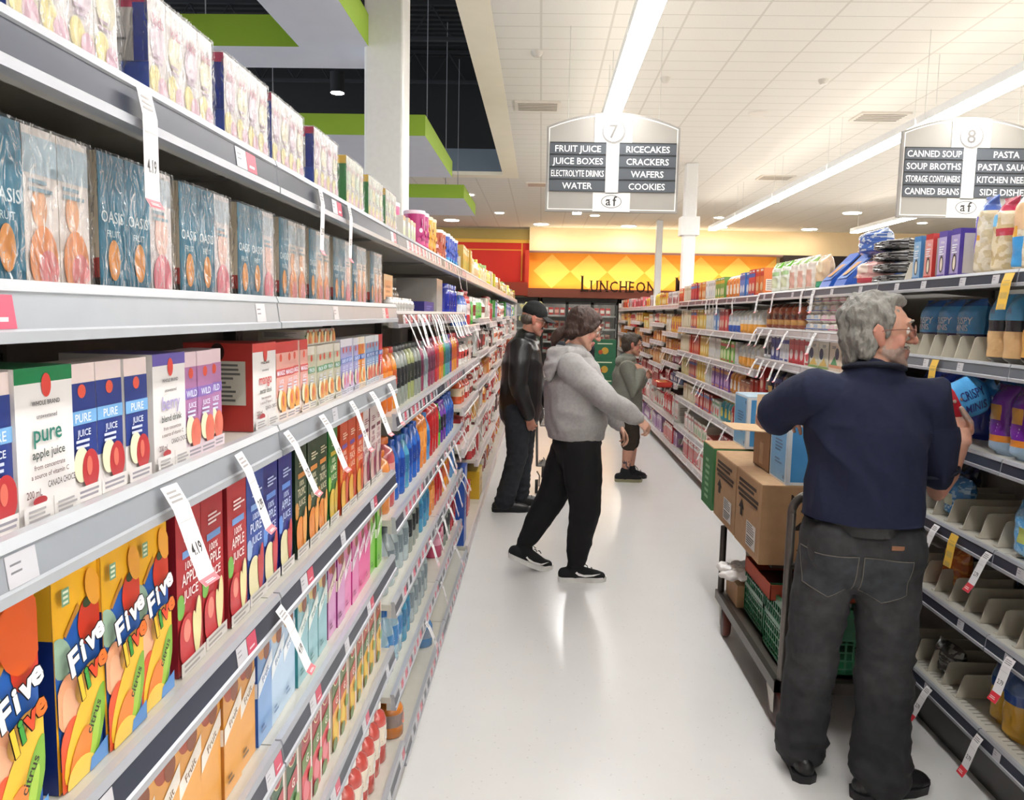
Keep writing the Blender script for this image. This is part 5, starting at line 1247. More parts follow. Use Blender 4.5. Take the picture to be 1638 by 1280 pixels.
# third shelf
pillow('deep_blue', 0.13, 0.24, 0.10, spots('#1c2f8c', [(0.3, 0.4, 0.7, 0.62, '#7f9ad8'), (0, 0.88, 1, 1, '#2a4ab0')]), 'snack_bag', 'snack bag')
pillow('tomato_bag', 0.10, 0.25, 0.10, spots('#7fb4dc', [(0.15, 0.14, 0.85, 0.36, '#c8502c'), (0, 0.42, 1, 0.52, '#dd7a30'), (0, 0.52, 1, 1, '#2f66b8')]), 'snack_bag', 'snack bag')
pillow('purple_bag', 0.12, 0.24, 0.10, spots('#6f2c94', [(0.25, 0.5, 0.75, 0.72, '#d9a04a'), (0, 0.20, 1, 0.28, '#e08a34'), (0, 0.0, 1, 0.20, '#9cb4cc')]), 'snack_bag', 'snack bag', art=[('lines', 0.2, 0.32, 0.7, 0.46, 3, '#c9a8dc')])
z = RN[2] - B_
for i, y in enumerate((3.56, 3.43, 3.30, 3.17)): place('deep_blue', 'R', QX + 0.13, y, z, 'deep blue snack bag behind the polo shoulder, %s of four' % nth(i + 1), 'deep blue snack bags on the third shelf')
for i, y in enumerate((3.02, 2.915)): place('tomato_bag', 'R', QX + 0.14, y, z, 'light blue bag with tomato picture, %s of two' % nth(i + 1), 'tomato picture bags')
for i, y in enumerate((2.80, 2.675, 2.55, 2.42)): place('purple_bag', 'R', QX + 0.02, y, z, 'purple snack bag with orange band, %s of four' % nth(i + 1), 'purple snack bags')
# fourth to base shelf: nearly sold out
pillow('slump_blue', 0.16, 0.16, 0.10, mixf(wheat('#4a86c0', '#a8cbe6', 8), [(0.3, 0.3, 0.7, 0.6, '#d8e0cc')]), 'snack_bag', 'snack bag', stand=False)
pillow('slump_blue2', 0.18, 0.18, 0.10, mixf(wheat('#5fa4d8', '#8cc4ea', 12), [(0.4, 0.3, 0.8, 0.6, '#b8c06a')]), 'snack_bag', 'snack bag', stand=False)
pillow('slump_orange', 0.15, 0.17, 0.09, mixf(wheat('#c8682c', '#e08a3c', 9), [(0.1, 0.6, 0.5, 0.8, '#5a3a2c')]), 'snack_bag', 'snack bag', stand=False)
pillow('slump_green', 0.16, 0.13, 0.09, mixf(wheat('#1f4a34', '#2f6a4a', 10), [(0.4, 0.4, 0.9, 0.9, '#28508c')]), 'snack_bag', 'snack bag', stand=False)
pillow('slump_grey', 0.17, 0.12, 0.09, wheat('#5c5a58', '#a8a6a2', 11), 'snack_bag', 'snack bag', stand=False)
pillow('slump_dark', 0.16, 0.17, 0.09, wheat('#1c2440', '#2a3a62', 13), 'snack_bag', 'snack bag', stand=False)
pillow('pasta_bag', 0.11, 0.21, 0.08, spots('#2a4a90', [(0, 0.0, 1, 0.58, '#d0a030'), (0, 0.75, 1, 1, '#4f6a9c')]), 'pasta_bag', 'pasta bag')
for k, y, zz, xx, l in (('slump_blue', 3.12, RN[3], 0.05, 'crumpled blue and white bag under the raised elbow'), ('slump_blue2', 2.555, RN[3], 0.0, 'pale blue bag leaning over the shelf edge'), ('slump_dark', 2.80, RN[3], 0.22, 'dark bag at the back of the fourth shelf'), ('slump_dark', 3.35, RN[3], 0.2, 'dark bag far along the fourth shelf'),
                         ('slump_orange', 3.12, RN[4], 0.07, 'orange bag leaning on the fifth shelf'), ('slump_dark', 2.93, RN[4], 0.24, 'dark bag behind the fifth shelf dividers'), ('slump_green', 2.60, RN[4], 0.1, 'dark green bag on the fifth shelf'), ('slump_blue', 2.45, RN[4], 0.2, 'crumpled blue bag behind the dark green one'),
                         ('slump_grey', 3.08, RN[5], 0.05, 'crumpled grey foil bag on the base shelf'), ('slump_dark', 2.92, RN[5], 0.22, 'dark bag at the back of the base shelf'), ('slump_dark', 3.3, RN[4], 0.22, 'dark bag far along the fifth shelf'),
                         ('pasta_bag', 2.705, RN[5], 0.05, 'yellow pasta bag with blue top by the shelf joint'), ('pasta_bag', 2.595, RN[5], 0.03, 'yellow pasta bag with blue top nearest the camera')):
    place(k, 'R', QX + xx, y, zz - B_, l, rz=JR.uniform(-0.12, 0.12))
tags('R', [2.99, 2.64], RN[3], 'on fourth shelf by polo man', 'tags on the fourth shelf beside the polo man', ('tag_n',), desc='red footed price tag')
tags('R', [3.18, 2.95, 2.60], RN[5], 'on base shelf by polo man', 'tags on the base shelf beside the polo man', ('tag_n',), desc='red footed price tag')
tags('R', [2.47, 3.22], RN[4], 'on fifth shelf by polo man', 'tags on the fifth shelf beside the polo man', ('tag_n',), desc='red footed price tag')
for k, y, zz, l in ((1, 2.66, RN[0], 'short yellow price tag under the bread bags'), (2, 3.10, RN[1], 'short yellow price tag above the blue bags'), (3, 2.86, RN[3], 'short yellow price tag beside a red footed one')):
    tags('R', [y], zz, '', None, ('tag_y',), tilt=-0.2, desc=l)

D2, D3, D4, D5, D6 = ['on %s shelf by polo man' % w for w in ('second', 'third', 'fourth', 'fifth', 'base')]
dividers(2.20, 14, 0.104, RN[0], 'on the top shelf'); dividers(2.18, 15, 0.1, RN[1], D2); dividers(2.19, 13, 0.105, RN[2], D3)
dividers(2.25, 10, 0.112, RN[3], D4); dividers(2.22, 11, 0.108, RN[4], D5); dividers(2.21, 11, 0.11, RN[5], D6)

# --- rice cake and pouch bays
pillow('brown_pouch', 0.125, 0.168, 0.09, spots('#8a4632', [(0, 0.62, 1, 0.85, '#b85a3c'), (0, 0.18, 1, 0.36, '#b8864a'), (0.15, 0.4, 0.85, 0.55, '#5f2a22'), (0, 0.86, 1, 1, '#6a3a2c')]), 'snack_pouch', 'snack pouch')
pillow('green_top', 0.18, 0.21, 0.09, spots('#e0e2d6', [(0, 0.82, 1, 1, '#6aa83c'), (0.15, 0.2, 0.85, 0.5, '#cfd2b0'), (0.1, 0.56, 0.9, 0.7, '#a8c890')]), 'snack_bag', 'snack bag')
pillow('cream_bag', 0.15, 0.21, 0.09, spots('#e3d8cc', [(0, 0.8, 1, 0.95, '#9cba78'), (0.2, 0.12, 0.8, 0.6, '#d9a898'), (0.1, 0.3, 0.4, 0.5, '#c86a5c')]), 'snack_bag', 'snack bag')
pillow('tan_bag', 0.16, 0.2, 0.09, spots('#d8b894', [(0, 0, 1, 0.25, '#3fa07a'), (0.2, 0.5, 0.8, 0.8, '#e6d2b0')]), 'snack_bag', 'snack bag')
def shipper(key, face, side, w=0.15, h=0.2, d=0.3):
    m = MB()
    pr = [(0.0, 0), (0.02, 0.045), (d * 0.55, h), (d * 0.62, h), (d, 0.06), (d, 0)]
    m.prism(pr, -w / 2, w / 2, lambda u, v, q: (q, u, v), side)
    m.face([(-w / 2 + 0.01, 0.018, 0.05), (w / 2 - 0.01, 0.018, 0.05), (w / 2 - 0.01, d * 0.54, h * 0.97), (-w / 2 + 0.01, d * 0.54, h * 0.97)], face)
    m.face([(-w / 2 + 0.05, 0.03, 0.07), (w / 2 - 0.05, 0.03, 0.07), (w / 2 - 0.04, d * 0.42, h * 0.78), (-w / 2 + 0.04, d * 0.42, h * 0.78)], '#e09a5c')
    for s in (-1, 1):
        x = s * (w / 2 + 0.001); m.face([(x, 0.05, 0.05), (x, d * 0.8, 0.06), (x, d * 0.62, h * 0.6), (x, d * 0.42, h * 0.6)], '#8d8f94'); x = s * (w / 2 + 0.0015); m.face([(x, d * 0.35, h * 0.62), (x, d * 0.68, h * 0.6), (x, d * 0.6, h * 0.95), (x, d * 0.55, h * 0.95)], '#3a2c24')
    proto(key, [(None, m.mesh(key, CARD), None)], 'cookie tray', 'cookie_tray', w)
shipper('blue_tray_tilted', '#4a7cc8', '#2a5cb8'); 
pillow('stack_pack', 0.26, 0.05, 0.18, wheat('#2c2a2a', '#8d8a86', 21), 'snack_bag', 'snack bag', stand=False)
pillow('rose_pack', 0.2, 0.13, 0.16, mixf(wheat('#d9a8a0', '#c88a84', 22), [(0, 0, 1, 0.3, '#b83c4a'), (0.2, 0.5, 0.8, 0.8, '#e6d0c0')]), 'snack_bag', 'snack bag', stand=False)
pillow('rumpled_blue', 0.26, 0.13, 0.14, mixf(wheat('#38589c', '#aab4c4', 23), [(0, 0, 1, 0.2, '#2444a0')]), 'snack_bag', 'snack bag', stand=False)
z = RM[0] - B_
for i, y in enumerate((5.52, 5.32)): place('green_top', 'R', QX + 0.01, y, z, 'white bag with green top on the top shelf, %s of two' % nth(i + 1), 'green topped bags')
for i, y in enumerate((5.14, 4.98, 4.82)): place('cream_bag', 'R', QX + 0.01, y, z, 'cream bag with pink picture on the top shelf, %s of three' % nth(i + 1), 'cream bags on the top shelf')
place('tan_bag', 'R', QX + 0.01, 4.65, z, 'tan bag with green foot beside the blue cookie trays')
for i, y in enumerate((4.49, 4.27)): place('blue_tray_tilted', 'R', QX - 0.01, y, z, 'blue cookie tray with sloping front, %s of two' % nth(i + 1), 'blue cookie trays')
place('rose_pack', 'R', QX, 4.02, z, 'rose coloured flat pack next to the blue cookie trays')
place('rumpled_blue', 'R', QX + 0.02, 4.06, z + 0.15, 'rumpled blue and silver bag lying on the rose pack')
for i in range(4): place('stack_pack', 'R', QX - 0.01, 3.80, z + i * 0.052, 'black and silver pack in the tall stack, %s from the bottom' % nth(i + 1), 'stacked black and silver packs')
z = RM[1] - B_
for i in range(6): place('brown_pouch', 'R', QX + 0.01, 5.60 - i * 0.135, z, 'red brown snack pouch, %s of six from the far end' % nth(i + 1), 'red brown snack pouches')
def cake_roll(key, c, band):
    m = MB(); m.rbox(-0.06, 0, 0, 0.06, 0.1, 0.05, 0.022, '#ddd6ca'); m.box(-0.061, -0.0005, 0.014, 0.061, 0.03, 0.020, band); m.box(-0.03, -0.001, 0.024, 0.03, 0.01, 0.042, c)
    proto(key, [(None, m.mesh(key, FOIL), None)], 'rice cake pack', 'rice_cake_pack', 0.12)
cake_roll('cake_blue', '#b0c4dc', '#4a6ab0'); cake_roll('cake_pink', '#e2c2cc', '#b04a84')
for r in range(4):
    for i in range(6):
        k = 'cake_blue' if i < 3 - (r % 2) else 'cake_pink'
        place(k, 'R', QX, 4.72 - i * 0.128, z + r * 0.0515, '%s banded rice cake pack, %s along row %s of the stack' % ('blue' if k == 'cake_blue' else 'pink', nth(i + 1), ('one', 'two', 'three', 'four')[r]), 'stacked rice cake packs', name='rice_cake_pack')
z = RM[2] - B_
pillow('tall_white', 0.085, 0.17, 0.07, spots('#dcdce0', [(0.2, 0.2, 0.8, 0.7, '#3a3c48')]), 'snack_pouch', 'snack pouch')
y = 5.64
for k, n, dsc in (('tall_white', 2, 'white pouch with black print'), (far_box('#24388c', '#3a52a8', '#dfe3ee', 0.09, 0.165), 2, 'navy box'), (far_box('#e3e1e4', '#2c3f92', '#c9ccd6', 0.09, 0.165), 2, 'white and navy box'), (far_box('#d2464e', '#b82c38', '#ecd8d4', 0.09, 0.165), 3, 'red cracker box'), (far_box('#e6dfd6', '#c83c4c', '#d8545c', 0.09, 0.17), 1, 'white and red box')):
    for i in range(n): place(k, 'R', QX, y - 0.05, z, '%s on the third shelf above the blue cartons, %s of %d' % (dsc, nth(i + 1), n), dsc + ' row above the blue cartons'); y -= 0.098
proto('green_cracker', [(None, box_mesh('green_cracker', 0.155, 0.12, 0.155, '#dcd7c2', '#cfc8b2', '#d9d3bf', [('r', 0, 0.78, 1, 0.95, '#e6e0cc'), ('e', 0.3, 0.55, 0.2, 0.2, '#2c3a5c'), ('t', 'CRISP', 0.55, 0.84, 0.1, 0.6, 0, '#2c3a5c'), ('p', [(0.1, 0.12), (0.6, 0.42), (0.9, 0.15)], '#d8b45c'), ('r', 0, 0.0, 1, 0.12, '#8fae6a')]), None)], 'cracker box', 'cracker_box', 0.155)
proto('peach_cracker', [(None, box_mesh('peach_cracker', 0.155, 0.12, 0.155, '#e6d3bf', '#d8c0a8', '#e0cbb5', [('e', 0.7, 0.62, 0.18, 0.2, '#3a3c60'), ('p', [(0.1, 0.2), (0.5, 0.55), (0.8, 0.2)], '#4f8f5c'), ('r', 0, 0.14, 1, 0.24, '#dc9a74'), ('t', 'CRISP', 0.4, 0.84, 0.1, 0.6, 0, '#3a3c60')]), None)], 'cracker box', 'cracker_box', 0.155)
for i in range(2): place('green_cracker', 'R', QX, 4.60 - i * 0.16, z, 'beige cracker box with green foot, %s of two' % nth(i + 1), 'green footed cracker boxes')
for i in range(3): place('peach_cracker', 'R', QX, 4.27 - i * 0.16, z, 'peach cracker box with green hill, %s of three' % nth(i + 1), 'peach cracker boxes')
pillow('navy_bag', 0.15, 0.19, 0.09, spots('#1c2448', [(0.25, 0.18, 0.8, 0.42, '#cfa05c'), (0.2, 0.55, 0.85, 0.72, '#4a5488'), (0, 0.88, 1, 1, '#2c2a3c')]), 'cookie_bag', 'cookie bag')
z = RM[3] - B_
place(far_box('#c23a34', '#8c2a2c', '#e6c9b0', 0.09, 0.2), 'R', QX, 5.62, z, 'red upright box beside the navy cookie bags')
for i, y in enumerate((5.48, 5.31, 5.14, 4.96, 4.79)): place('navy_bag', 'R', QX + 0.01, y, z, 'navy cookie bag on the shelf behind the boxes, %s of five' % nth(i + 1), 'navy cookie bags', rz=JR.uniform(-0.15, 0.15))
tags('R', [5.64, 5.28, 4.72, 4.52], RM[0], 'hanging from the top shelf above the pouches', 'tags above the pouches', ('tag_a', 'tag_b'), tilt=-0.15, desc='narrow price tag')
tags('R', [5.66, 5.5, 5.3, 4.95, 4.45], RM[1], 'hanging under the brown pouches', 'tags under the brown pouches', ('tag_a', 'tag_b'), desc='price tag')
tags('R', [5.6, 5.44, 5.3, 5.16, 5.0], RM[2], 'hanging under the red boxes', 'tags under the red boxes', ('tag_a', 'tag_c'), desc='price tag')

# --- cracker bays: each row listed from its near end
pillow('cream_corn', 0.12, 0.18, 0.1, spots('#e0dcd4', [(0, 0, 1, 0.45, '#e09a3c'), (0.2, 0.6, 0.8, 0.8, '#b8c0c8')]), 'snack_bag', 'snack bag', nu=10, nv=12)
pillow('cream_blue', 0.12, 0.18, 0.1, spots('#dcdcda', [(0, 0, 1, 0.34, '#2f5ab8'), (0.2, 0.5, 0.8, 0.75, '#aeb8c4')]), 'snack_bag', 'snack bag', nu=10, nv=12)
BAGS = {}
def bag(c, c2, w=0.12, h=0.19):
    k = 'bag' + c + c2 + str(h)
    if k not in BAGS: BAGS[k] = pillow(k, w, h, 0.09, spots(c, [(0.2, 0.25, 0.8, 0.55, c2), (0, 0.86, 1, 1, c2)]), 'snack_bag', 'snack bag', nu=8, nv=10)
    return BAGS[k]
FB = far_box
def rowR(items, y0, z, bay):
    """items from the near end: (proto, count, wording)."""
    y = y0; tot = 0
    for k, n, dsc in items:
        w = PR[k][3] + 0.006
        for i in range(n):
            tot += 1
            place(k, 'R', QX + CR.uniform(-0.003, 0.008), y + w / 2, z - B_, '%s, %s from the near end, %s' % (dsc, nth(tot), bay), 'goods on the ' + bay if n > 1 else None, rz=CR.uniform(-0.02, 0.02)); y += w
    return y
yb = 5.74
rowR([(FB('#d8743a', '#c23a2c', '#e9c9a0', 0.09, 0.2), 2, 'orange red box'), (FB('#c8403c', '#2f66b0', '#e9d0b8', 0.09, 0.2), 2, 'red and blue box'), (FB('#3f7cc0', '#2a5aa0', '#dfe6ee', 0.09, 0.19), 3, 'blue box'), (bag('#d9803a', '#e6d2b8'), 4, 'orange bag with handle top'), (FB('#6aa04a', '#d9a83c', '#e6dcb0', 0.09, 0.19), 4, 'green and yellow box'), (FB('#dfdcd6', '#b8b4ae', '#c9d0d6', 0.09, 0.18), 4, 'white box'),
      (FB('#d87a34', '#e6a85c', '#f0d8b0', 0.1, 0.18), 3, 'orange box'), (FB('#c2343a', '#3a84c0', '#d9545a', 0.1, 0.18), 4, 'red box with blue foot'), (FB('#ded2bc', '#c9b48c', '#e6d8c0', 0.1, 0.17), 4, 'cream box')], yb, RP[0], 'top cracker shelf')
rowR([('cream_corn', 5, 'white bag with orange foot'), ('cream_blue', 3, 'white bag with blue foot'), (FB('#c8343a', '#b02830', '#e6c0a8', 0.1, 0.19), 3, 'red box'), (FB('#7a9ccc', '#b8c4d6', '#dfe3ea', 0.09, 0.19), 2, 'blue box'), (FB('#dddad4', '#c4bfb8', '#cfd2d4', 0.09, 0.19), 4, 'tall white box'), (FB('#e0b84a', '#c89a3a', '#efe0a8', 0.1, 0.19), 4, 'yellow box'), (FB('#d8603c', '#2f5ab0', '#e6b490', 0.1, 0.19), 3, 'orange box with blue band'), (FB('#ddd0b4', '#c4b088', '#e3d6ba', 0.1, 0.19), 5, 'cream box')], yb, RP[1], 'second cracker shelf')
rowR([('cream_corn', 5, 'white bag with orange foot'), (FB('#cfd0d0', '#b0b4b8', '#dcdcda', 0.09, 0.18), 1, 'white box'), (FB('#78b84a', '#c83438', '#d8e0b0', 0.12, 0.18), 4, 'green box with red top'), (FB('#dddad4', '#c4bfb8', '#cfd2d4', 0.09, 0.19), 5, 'white box'), (FB('#e3bc4c', '#d0a03a', '#efe0a8', 0.1, 0.19), 4, 'yellow box'), (FB('#c8402c', '#b0301f', '#e69a70', 0.1, 0.19), 5, 'red orange box'), (FB('#ddd0b4', '#c4b088', '#e3d6ba', 0.1, 0.19), 5, 'cream box')], yb, RP[2], 'third cracker shelf')
rowR([(FB('#b83a2c', '#9c2a24', '#e0b090', 0.08, 0.17), 2, 'red box'), (FB('#b0623e', '#c9845c', '#d8a078', 0.15, 0.14), 2, 'brown box'), (bag('#dd9040', '#e6dcd0'), 3, 'white and orange pack'), (FB('#7a4a9c', '#d08a3c', '#c8a0d0', 0.1, 0.19), 6, 'purple box with orange band'), (FB('#d6d4ce', '#b8b4ae', '#cfd2d4', 0.09, 0.18), 3, 'white box'), (FB('#e3bc4c', '#d0a03a', '#efe0a8', 0.1, 0.18), 4, 'yellow box'), (FB('#c2403a', '#3a5fae', '#e0a890', 0.1, 0.18), 4, 'red box with blue band'), (FB('#d6c68c', '#b0a060', '#e3d6a4', 0.1, 0.18), 4, 'olive cream box')], yb, RP[3], 'fourth cracker shelf')
rowR([(bag('#e0b83c', '#c8442c'), 2, 'yellow bag with red picture'), (bag('#3f9a44', '#e3d24a'), 2, 'green bag'), (bag('#b83038', '#e0c0a0'), 2, 'red bag'), (bag('#3a9aa8', '#e0d06a'), 3, 'teal bag'), (FB('#cfd8cc', '#4f9a5c', '#c83c34', 0.1, 0.15), 3, 'white and green box'), (FB('#c83c34', '#3a6cc0', '#e0b0a0', 0.09, 0.17), 8, 'red box with blue band'), (FB('#ddd0b4', '#c4b088', '#e3d6ba', 0.1, 0.17), 6, 'cream box')], yb, RP[4], 'fifth cracker shelf')
rowR([(bag('#2c2a34', '#c8b03c'), 3, 'dark bag with yellow picture'), (bag('#7a2a6c', '#d8a0c8'), 2, 'purple bag'), (FB('#b82a30', '#8c1c24', '#c8404a', 0.14, 0.2), 3, 'tall red box'), (FB('#c0342c', '#e0c8c0', '#a02420', 0.18, 0.1), 3, 'flat red tin'), (FB('#ddd6c4', '#c83c34', '#7aa86a', 0.1, 0.17), 6, 'white box with red band'), (FB('#e3ddd6', '#c04a44', '#d8b0a8', 0.1, 0.18), 5, 'pale box')], yb, RP[5], 'sixth cracker shelf')
rowR([(FB('#e0dad4', '#c8343a', '#d8b8b0', 0.12, 0.18), 4, 'white box with red band'), (FB('#e3dcd6', '#d02c34', '#e0a09c', 0.15, 0.2), 9, 'large white and red box'), (FB('#c8303a', '#e6dcd8', '#a82430', 0.14, 0.2), 6, 'red box with white band')], yb, RP[6], 'base cracker shelf')
tags('R', [8.3, 7.4, 7.25, 7.1, 6.95, 6.4], RP[0], 'hanging from the top cracker shelf', 'tags on the top cracker shelf', ('tag_a', 'tag_b'), tilt=-0.1, desc='narrow price tag')
for s in (1, 2, 3, 4, 5): tags('R', sorted(TG.uniform(5.9, 8.7) for _ in range(4)), RP[s], 'hanging from the %s cracker shelf' % WORDS[s], 'tags on the %s cracker shelf' % WORDS[s], ('tag_a', 'tag_c'), desc='price tag')
PAL_R = [[('#d8c04a', '#c89a3a', '#efe0a8'), ('#d2606a', '#e6c9c6', '#c23a48'), ('#d8552c', '#e6d0a8', '#c83c2c'), ('#e0dcd6', '#c0b8b4', '#a8343c'), ('#d8a83c', '#c8502c', '#efe0b0')],
         [('#dcb83c', '#c8503c', '#ece0b0'), ('#e0d6c8', '#d8a07a', '#c9b090'), ('#c83838', '#e6dcd0', '#b02a30'), ('#e6a83c', '#b8402c', '#efd8a0')],
         [('#c86a34', '#8c4424', '#dca06a'), ('#d88a3c', '#c05a2c', '#e6c08c'), ('#c0702c', '#a04c24', '#dcb07a')],
         [('#d8a060', '#a8602c', '#e6c898'), ('#c87a8c', '#e6d0d4', '#a83c64'), ('#cf8c4c', '#b06030', '#e6c090')],
         [('#8c5a8c', '#d8c8d8', '#6a3a6c'), ('#c23c44', '#e6d8d4', '#9c2c34'), ('#7a86b0', '#dfe0e8', '#4a5a94')],
         [('#e3dcd6', '#c83c3c', '#d8a8a0'), ('#dcd4cc', '#b8403c', '#c8a490'), ('#c83434', '#e6dcd4', '#a82c2c')],
         [('#c8343a', '#e6dcd8', '#b02a30'), ('#e3dcd6', '#c22c3a', '#d8a0a0'), ('#b890c0', '#e0d6e0', '#7a4a94')]]
for i in range(6):
    fill_far('R', Q_Y[i], Q_Y[i + 1], RQ[i % 2], PAL_R, '%s cracker bay from back' % nth(6 - i), kinds=('box', 'box', 'box', 'bag'), dens=(0.1, 0.14) if i < 2 else (0.13, 0.18))
    for s in (2, 3, 4): tags('R', sorted(TG.uniform(Q_Y[i] + 0.1, Q_Y[i + 1] - 0.1) for _ in range(4)), RQ[i % 2][s], 'on %s shelf, %s cracker bay from back' % (WORDS[s], nth(6 - i)), 'tags on the %s shelf, %s cracker bay from the back' % (WORDS[s], nth(6 - i)), desc='white price tag') if i < 3 else None
# ------------------------------------------------------------------ people
from mathutils.bvhtree import BVHTree
V3 = Vector
def heading(deg):
    """forward and right unit vectors for a heading measured from the aisle's far end towards the cracker side."""
    a = math.radians(deg); return V3((math.sin(a), math.cos(a), 0)), V3((math.cos(a), -math.sin(a), 0))
def head_frame(c, yaw, pitch, k, roll=0):
    """Local head frame (x right, y face, z up) placed at c; pitch > 0 looks down."""
    R = Matrix.Rotation(-math.radians(yaw), 4, 'Z') @ Matrix.Rotation(math.radians(roll), 4, 'Y') @ Matrix.Rotation(-math.radians(pitch), 4, 'X')
    return Matrix.Translation(c) @ R @ Matrix.Scale(k, 4)
def hb(mb, M, c, r):           # a ball in head space
    p = M @ V3(c); R3 = M.to_3x3(); mb.ball(p, r, '#ffffff', M=R3)
def hl(mb, M, P, R, side=None):
    k = M.to_scale()[0]
    mb.limb([M @ V3(p) for p in P], [(r[0] * k, r[1] * k) if isinstance(r, tuple) else r * k for r in R], side=(M.to_3x3() @ V3(side)) if side else None)
def head_prims(mb, M, male=True):
    hb(mb, M, (0, -0.012, 0.035), (0.074, 0.094, 0.090)); hb(mb, M, (0, 0.03, 0.02), (0.066, 0.062, 0.075))
    hl(mb, M, [(0, 0.01, -0.04), (0, 0.045, -0.075)], [(0.056, 0.055), (0.04, 0.035)], (1, 0, 0))
    hb(mb, M, (0, 0.073, -0.092), (0.026, 0.018, 0.018))
    hl(mb, M, [(0, 0.088, 0.022), (0, 0.103, -0.005), (0, 0.110, -0.022)], [0.009, 0.0095, 0.012]); hb(mb, M, (0.010, 0.094, -0.025), (0.008, 0.010, 0.007)); hb(mb, M, (-0.010, 0.094, -0.025), (0.008, 0.010, 0.007))
    hl(mb, M, [(-0.04, 0.078, 0.036), (0, 0.090, 0.040), (0.04, 0.078, 0.036)], [0.010, 0.011, 0.010])
    hl(mb, M, [(-0.02, 0.082, -0.055), (0, 0.089, -0.053), (0.02, 0.082, -0.055)], [0.0075, 0.009, 0.0075]); hl(mb, M, [(-0.018, 0.080, -0.067), (0, 0.086, -0.068), (0.018, 0.080, -0.067)], [0.0075, 0.009, 0.0075])
    for s in (-1, 1):
        hb(mb, M, (s * 0.042, 0.050, -0.022), (0.024, 0.022, 0.028)); hl(mb, M, [(s * 0.052, 0.000, -0.045), (s * 0.044, 0.032, -0.066), (s * 0.020, 0.060, -0.086)], [0.017, 0.019, 0.019]); hb(mb, M, (s * 0.036, 0.022, -0.040), (0.031, 0.048, 0.044))
        hl(mb, M, [(s * 0.073, -0.004, -0.030), (s * 0.080, -0.012, 0.0), (s * 0.083, -0.016, 0.022)], [(0.006, 0.012), (0.007, 0.020), (0.006, 0.015)], (1, 0, 0))
        hl(mb, M, [(s * 0.080, -0.024, -0.012), (s * 0.089, -0.030, 0.012), (s * 0.084, -0.018, 0.032), (s * 0.080, -0.004, 0.022)], [0.004, 0.0045, 0.0045, 0.004])
def eyes(parent, M, iris='#4a3a2c'):
    for s in (-1, 1):
        m = MB(); k = M.to_scale()[0]
        m.ball(M @ V3((s * 0.031, 0.074, 0.012)), 0.0135 * k, '#e9e4de', seg=14, rings=8)
        m.ball(M @ V3((s * 0.0315, 0.0845, 0.012)), 0.0052 * k, iris, seg=10, rings=6); m.ball(M @ V3((s * 0.0315, 0.0880, 0.012)), 0.0024 * k, '#151210', seg=8, rings=5)
        m.obj('eye', GLOSS, parent)
def face_colour(M, base, lip='#b0695e', blush='#c48a76', beard=None, cut=None):
    Mi = M.inverted()
    def f(x, y, z):
        p = Mi @ V3((x, y, z))
        if abs(p.x) < 0.026 and p.y > 0.076 and -0.078 < p.z < -0.047: return lip
        if beard and p.z < -0.03 and p.y > 0.0 and p.z > -0.060 - 0.75 * max(0, p.y) and not (abs(p.x) < 0.03 and p.y > 0.085 and p.z > -0.05):
            if p.z < -0.040 - 0.02 * noise.noise(p * 60): return beard if noise.noise(p * 160) > -0.25 else '#b09a90'
        if (abs(p.x) < 0.02 and p.y > 0.095) or (abs(p.x) > 0.072 and abs(p.z) < 0.05 and p.y < 0.02): return blush
        if 0.03 < abs(p.x) < 0.07 and p.y > 0.03 and -0.045 < p.z < -0.002: return blush
        return base
    return f
def glasses(parent, M, col='#5a4038', rim=0.0022):
    t = bpy.data.objects.new('eyeglasses', None); COL.objects.link(t); t.parent = parent
    for s in (-1, 1):
        m = MB(); c = (s * 0.033, 0.101, 0.010); pts = []
        for i in range(17):
            a = 2 * PI * i / 16; pts.append(M @ V3((c[0] + 0.024 * math.cos(a), c[1] - 0.18 * abs(c[0] + 0.024 * math.cos(a)) + 0.006, c[2] + 0.017 * math.sin(a))))
        m.tube(pts, rim, col, 6, caps=False); m.obj('rim', PLASTIC, t)
        m = MB(); m.tube([M @ V3((s * 0.058, 0.095, 0.014)), M @ V3((s * 0.076, 0.06, 0.016)), M @ V3((s * 0.086, 0.0, 0.014)), M @ V3((s * 0.084, -0.018, 0.004))], rim * 0.9, col, 6); m.obj('temple', PLASTIC, t)
    m = MB(); m.tube([M @ V3((-0.010, 0.106, 0.013)), M @ V3((0, 0.109, 0.016)), M @ V3((0.010, 0.106, 0.013))], rim * 0.8, col, 6); m.obj('bridge', PLASTIC, t)
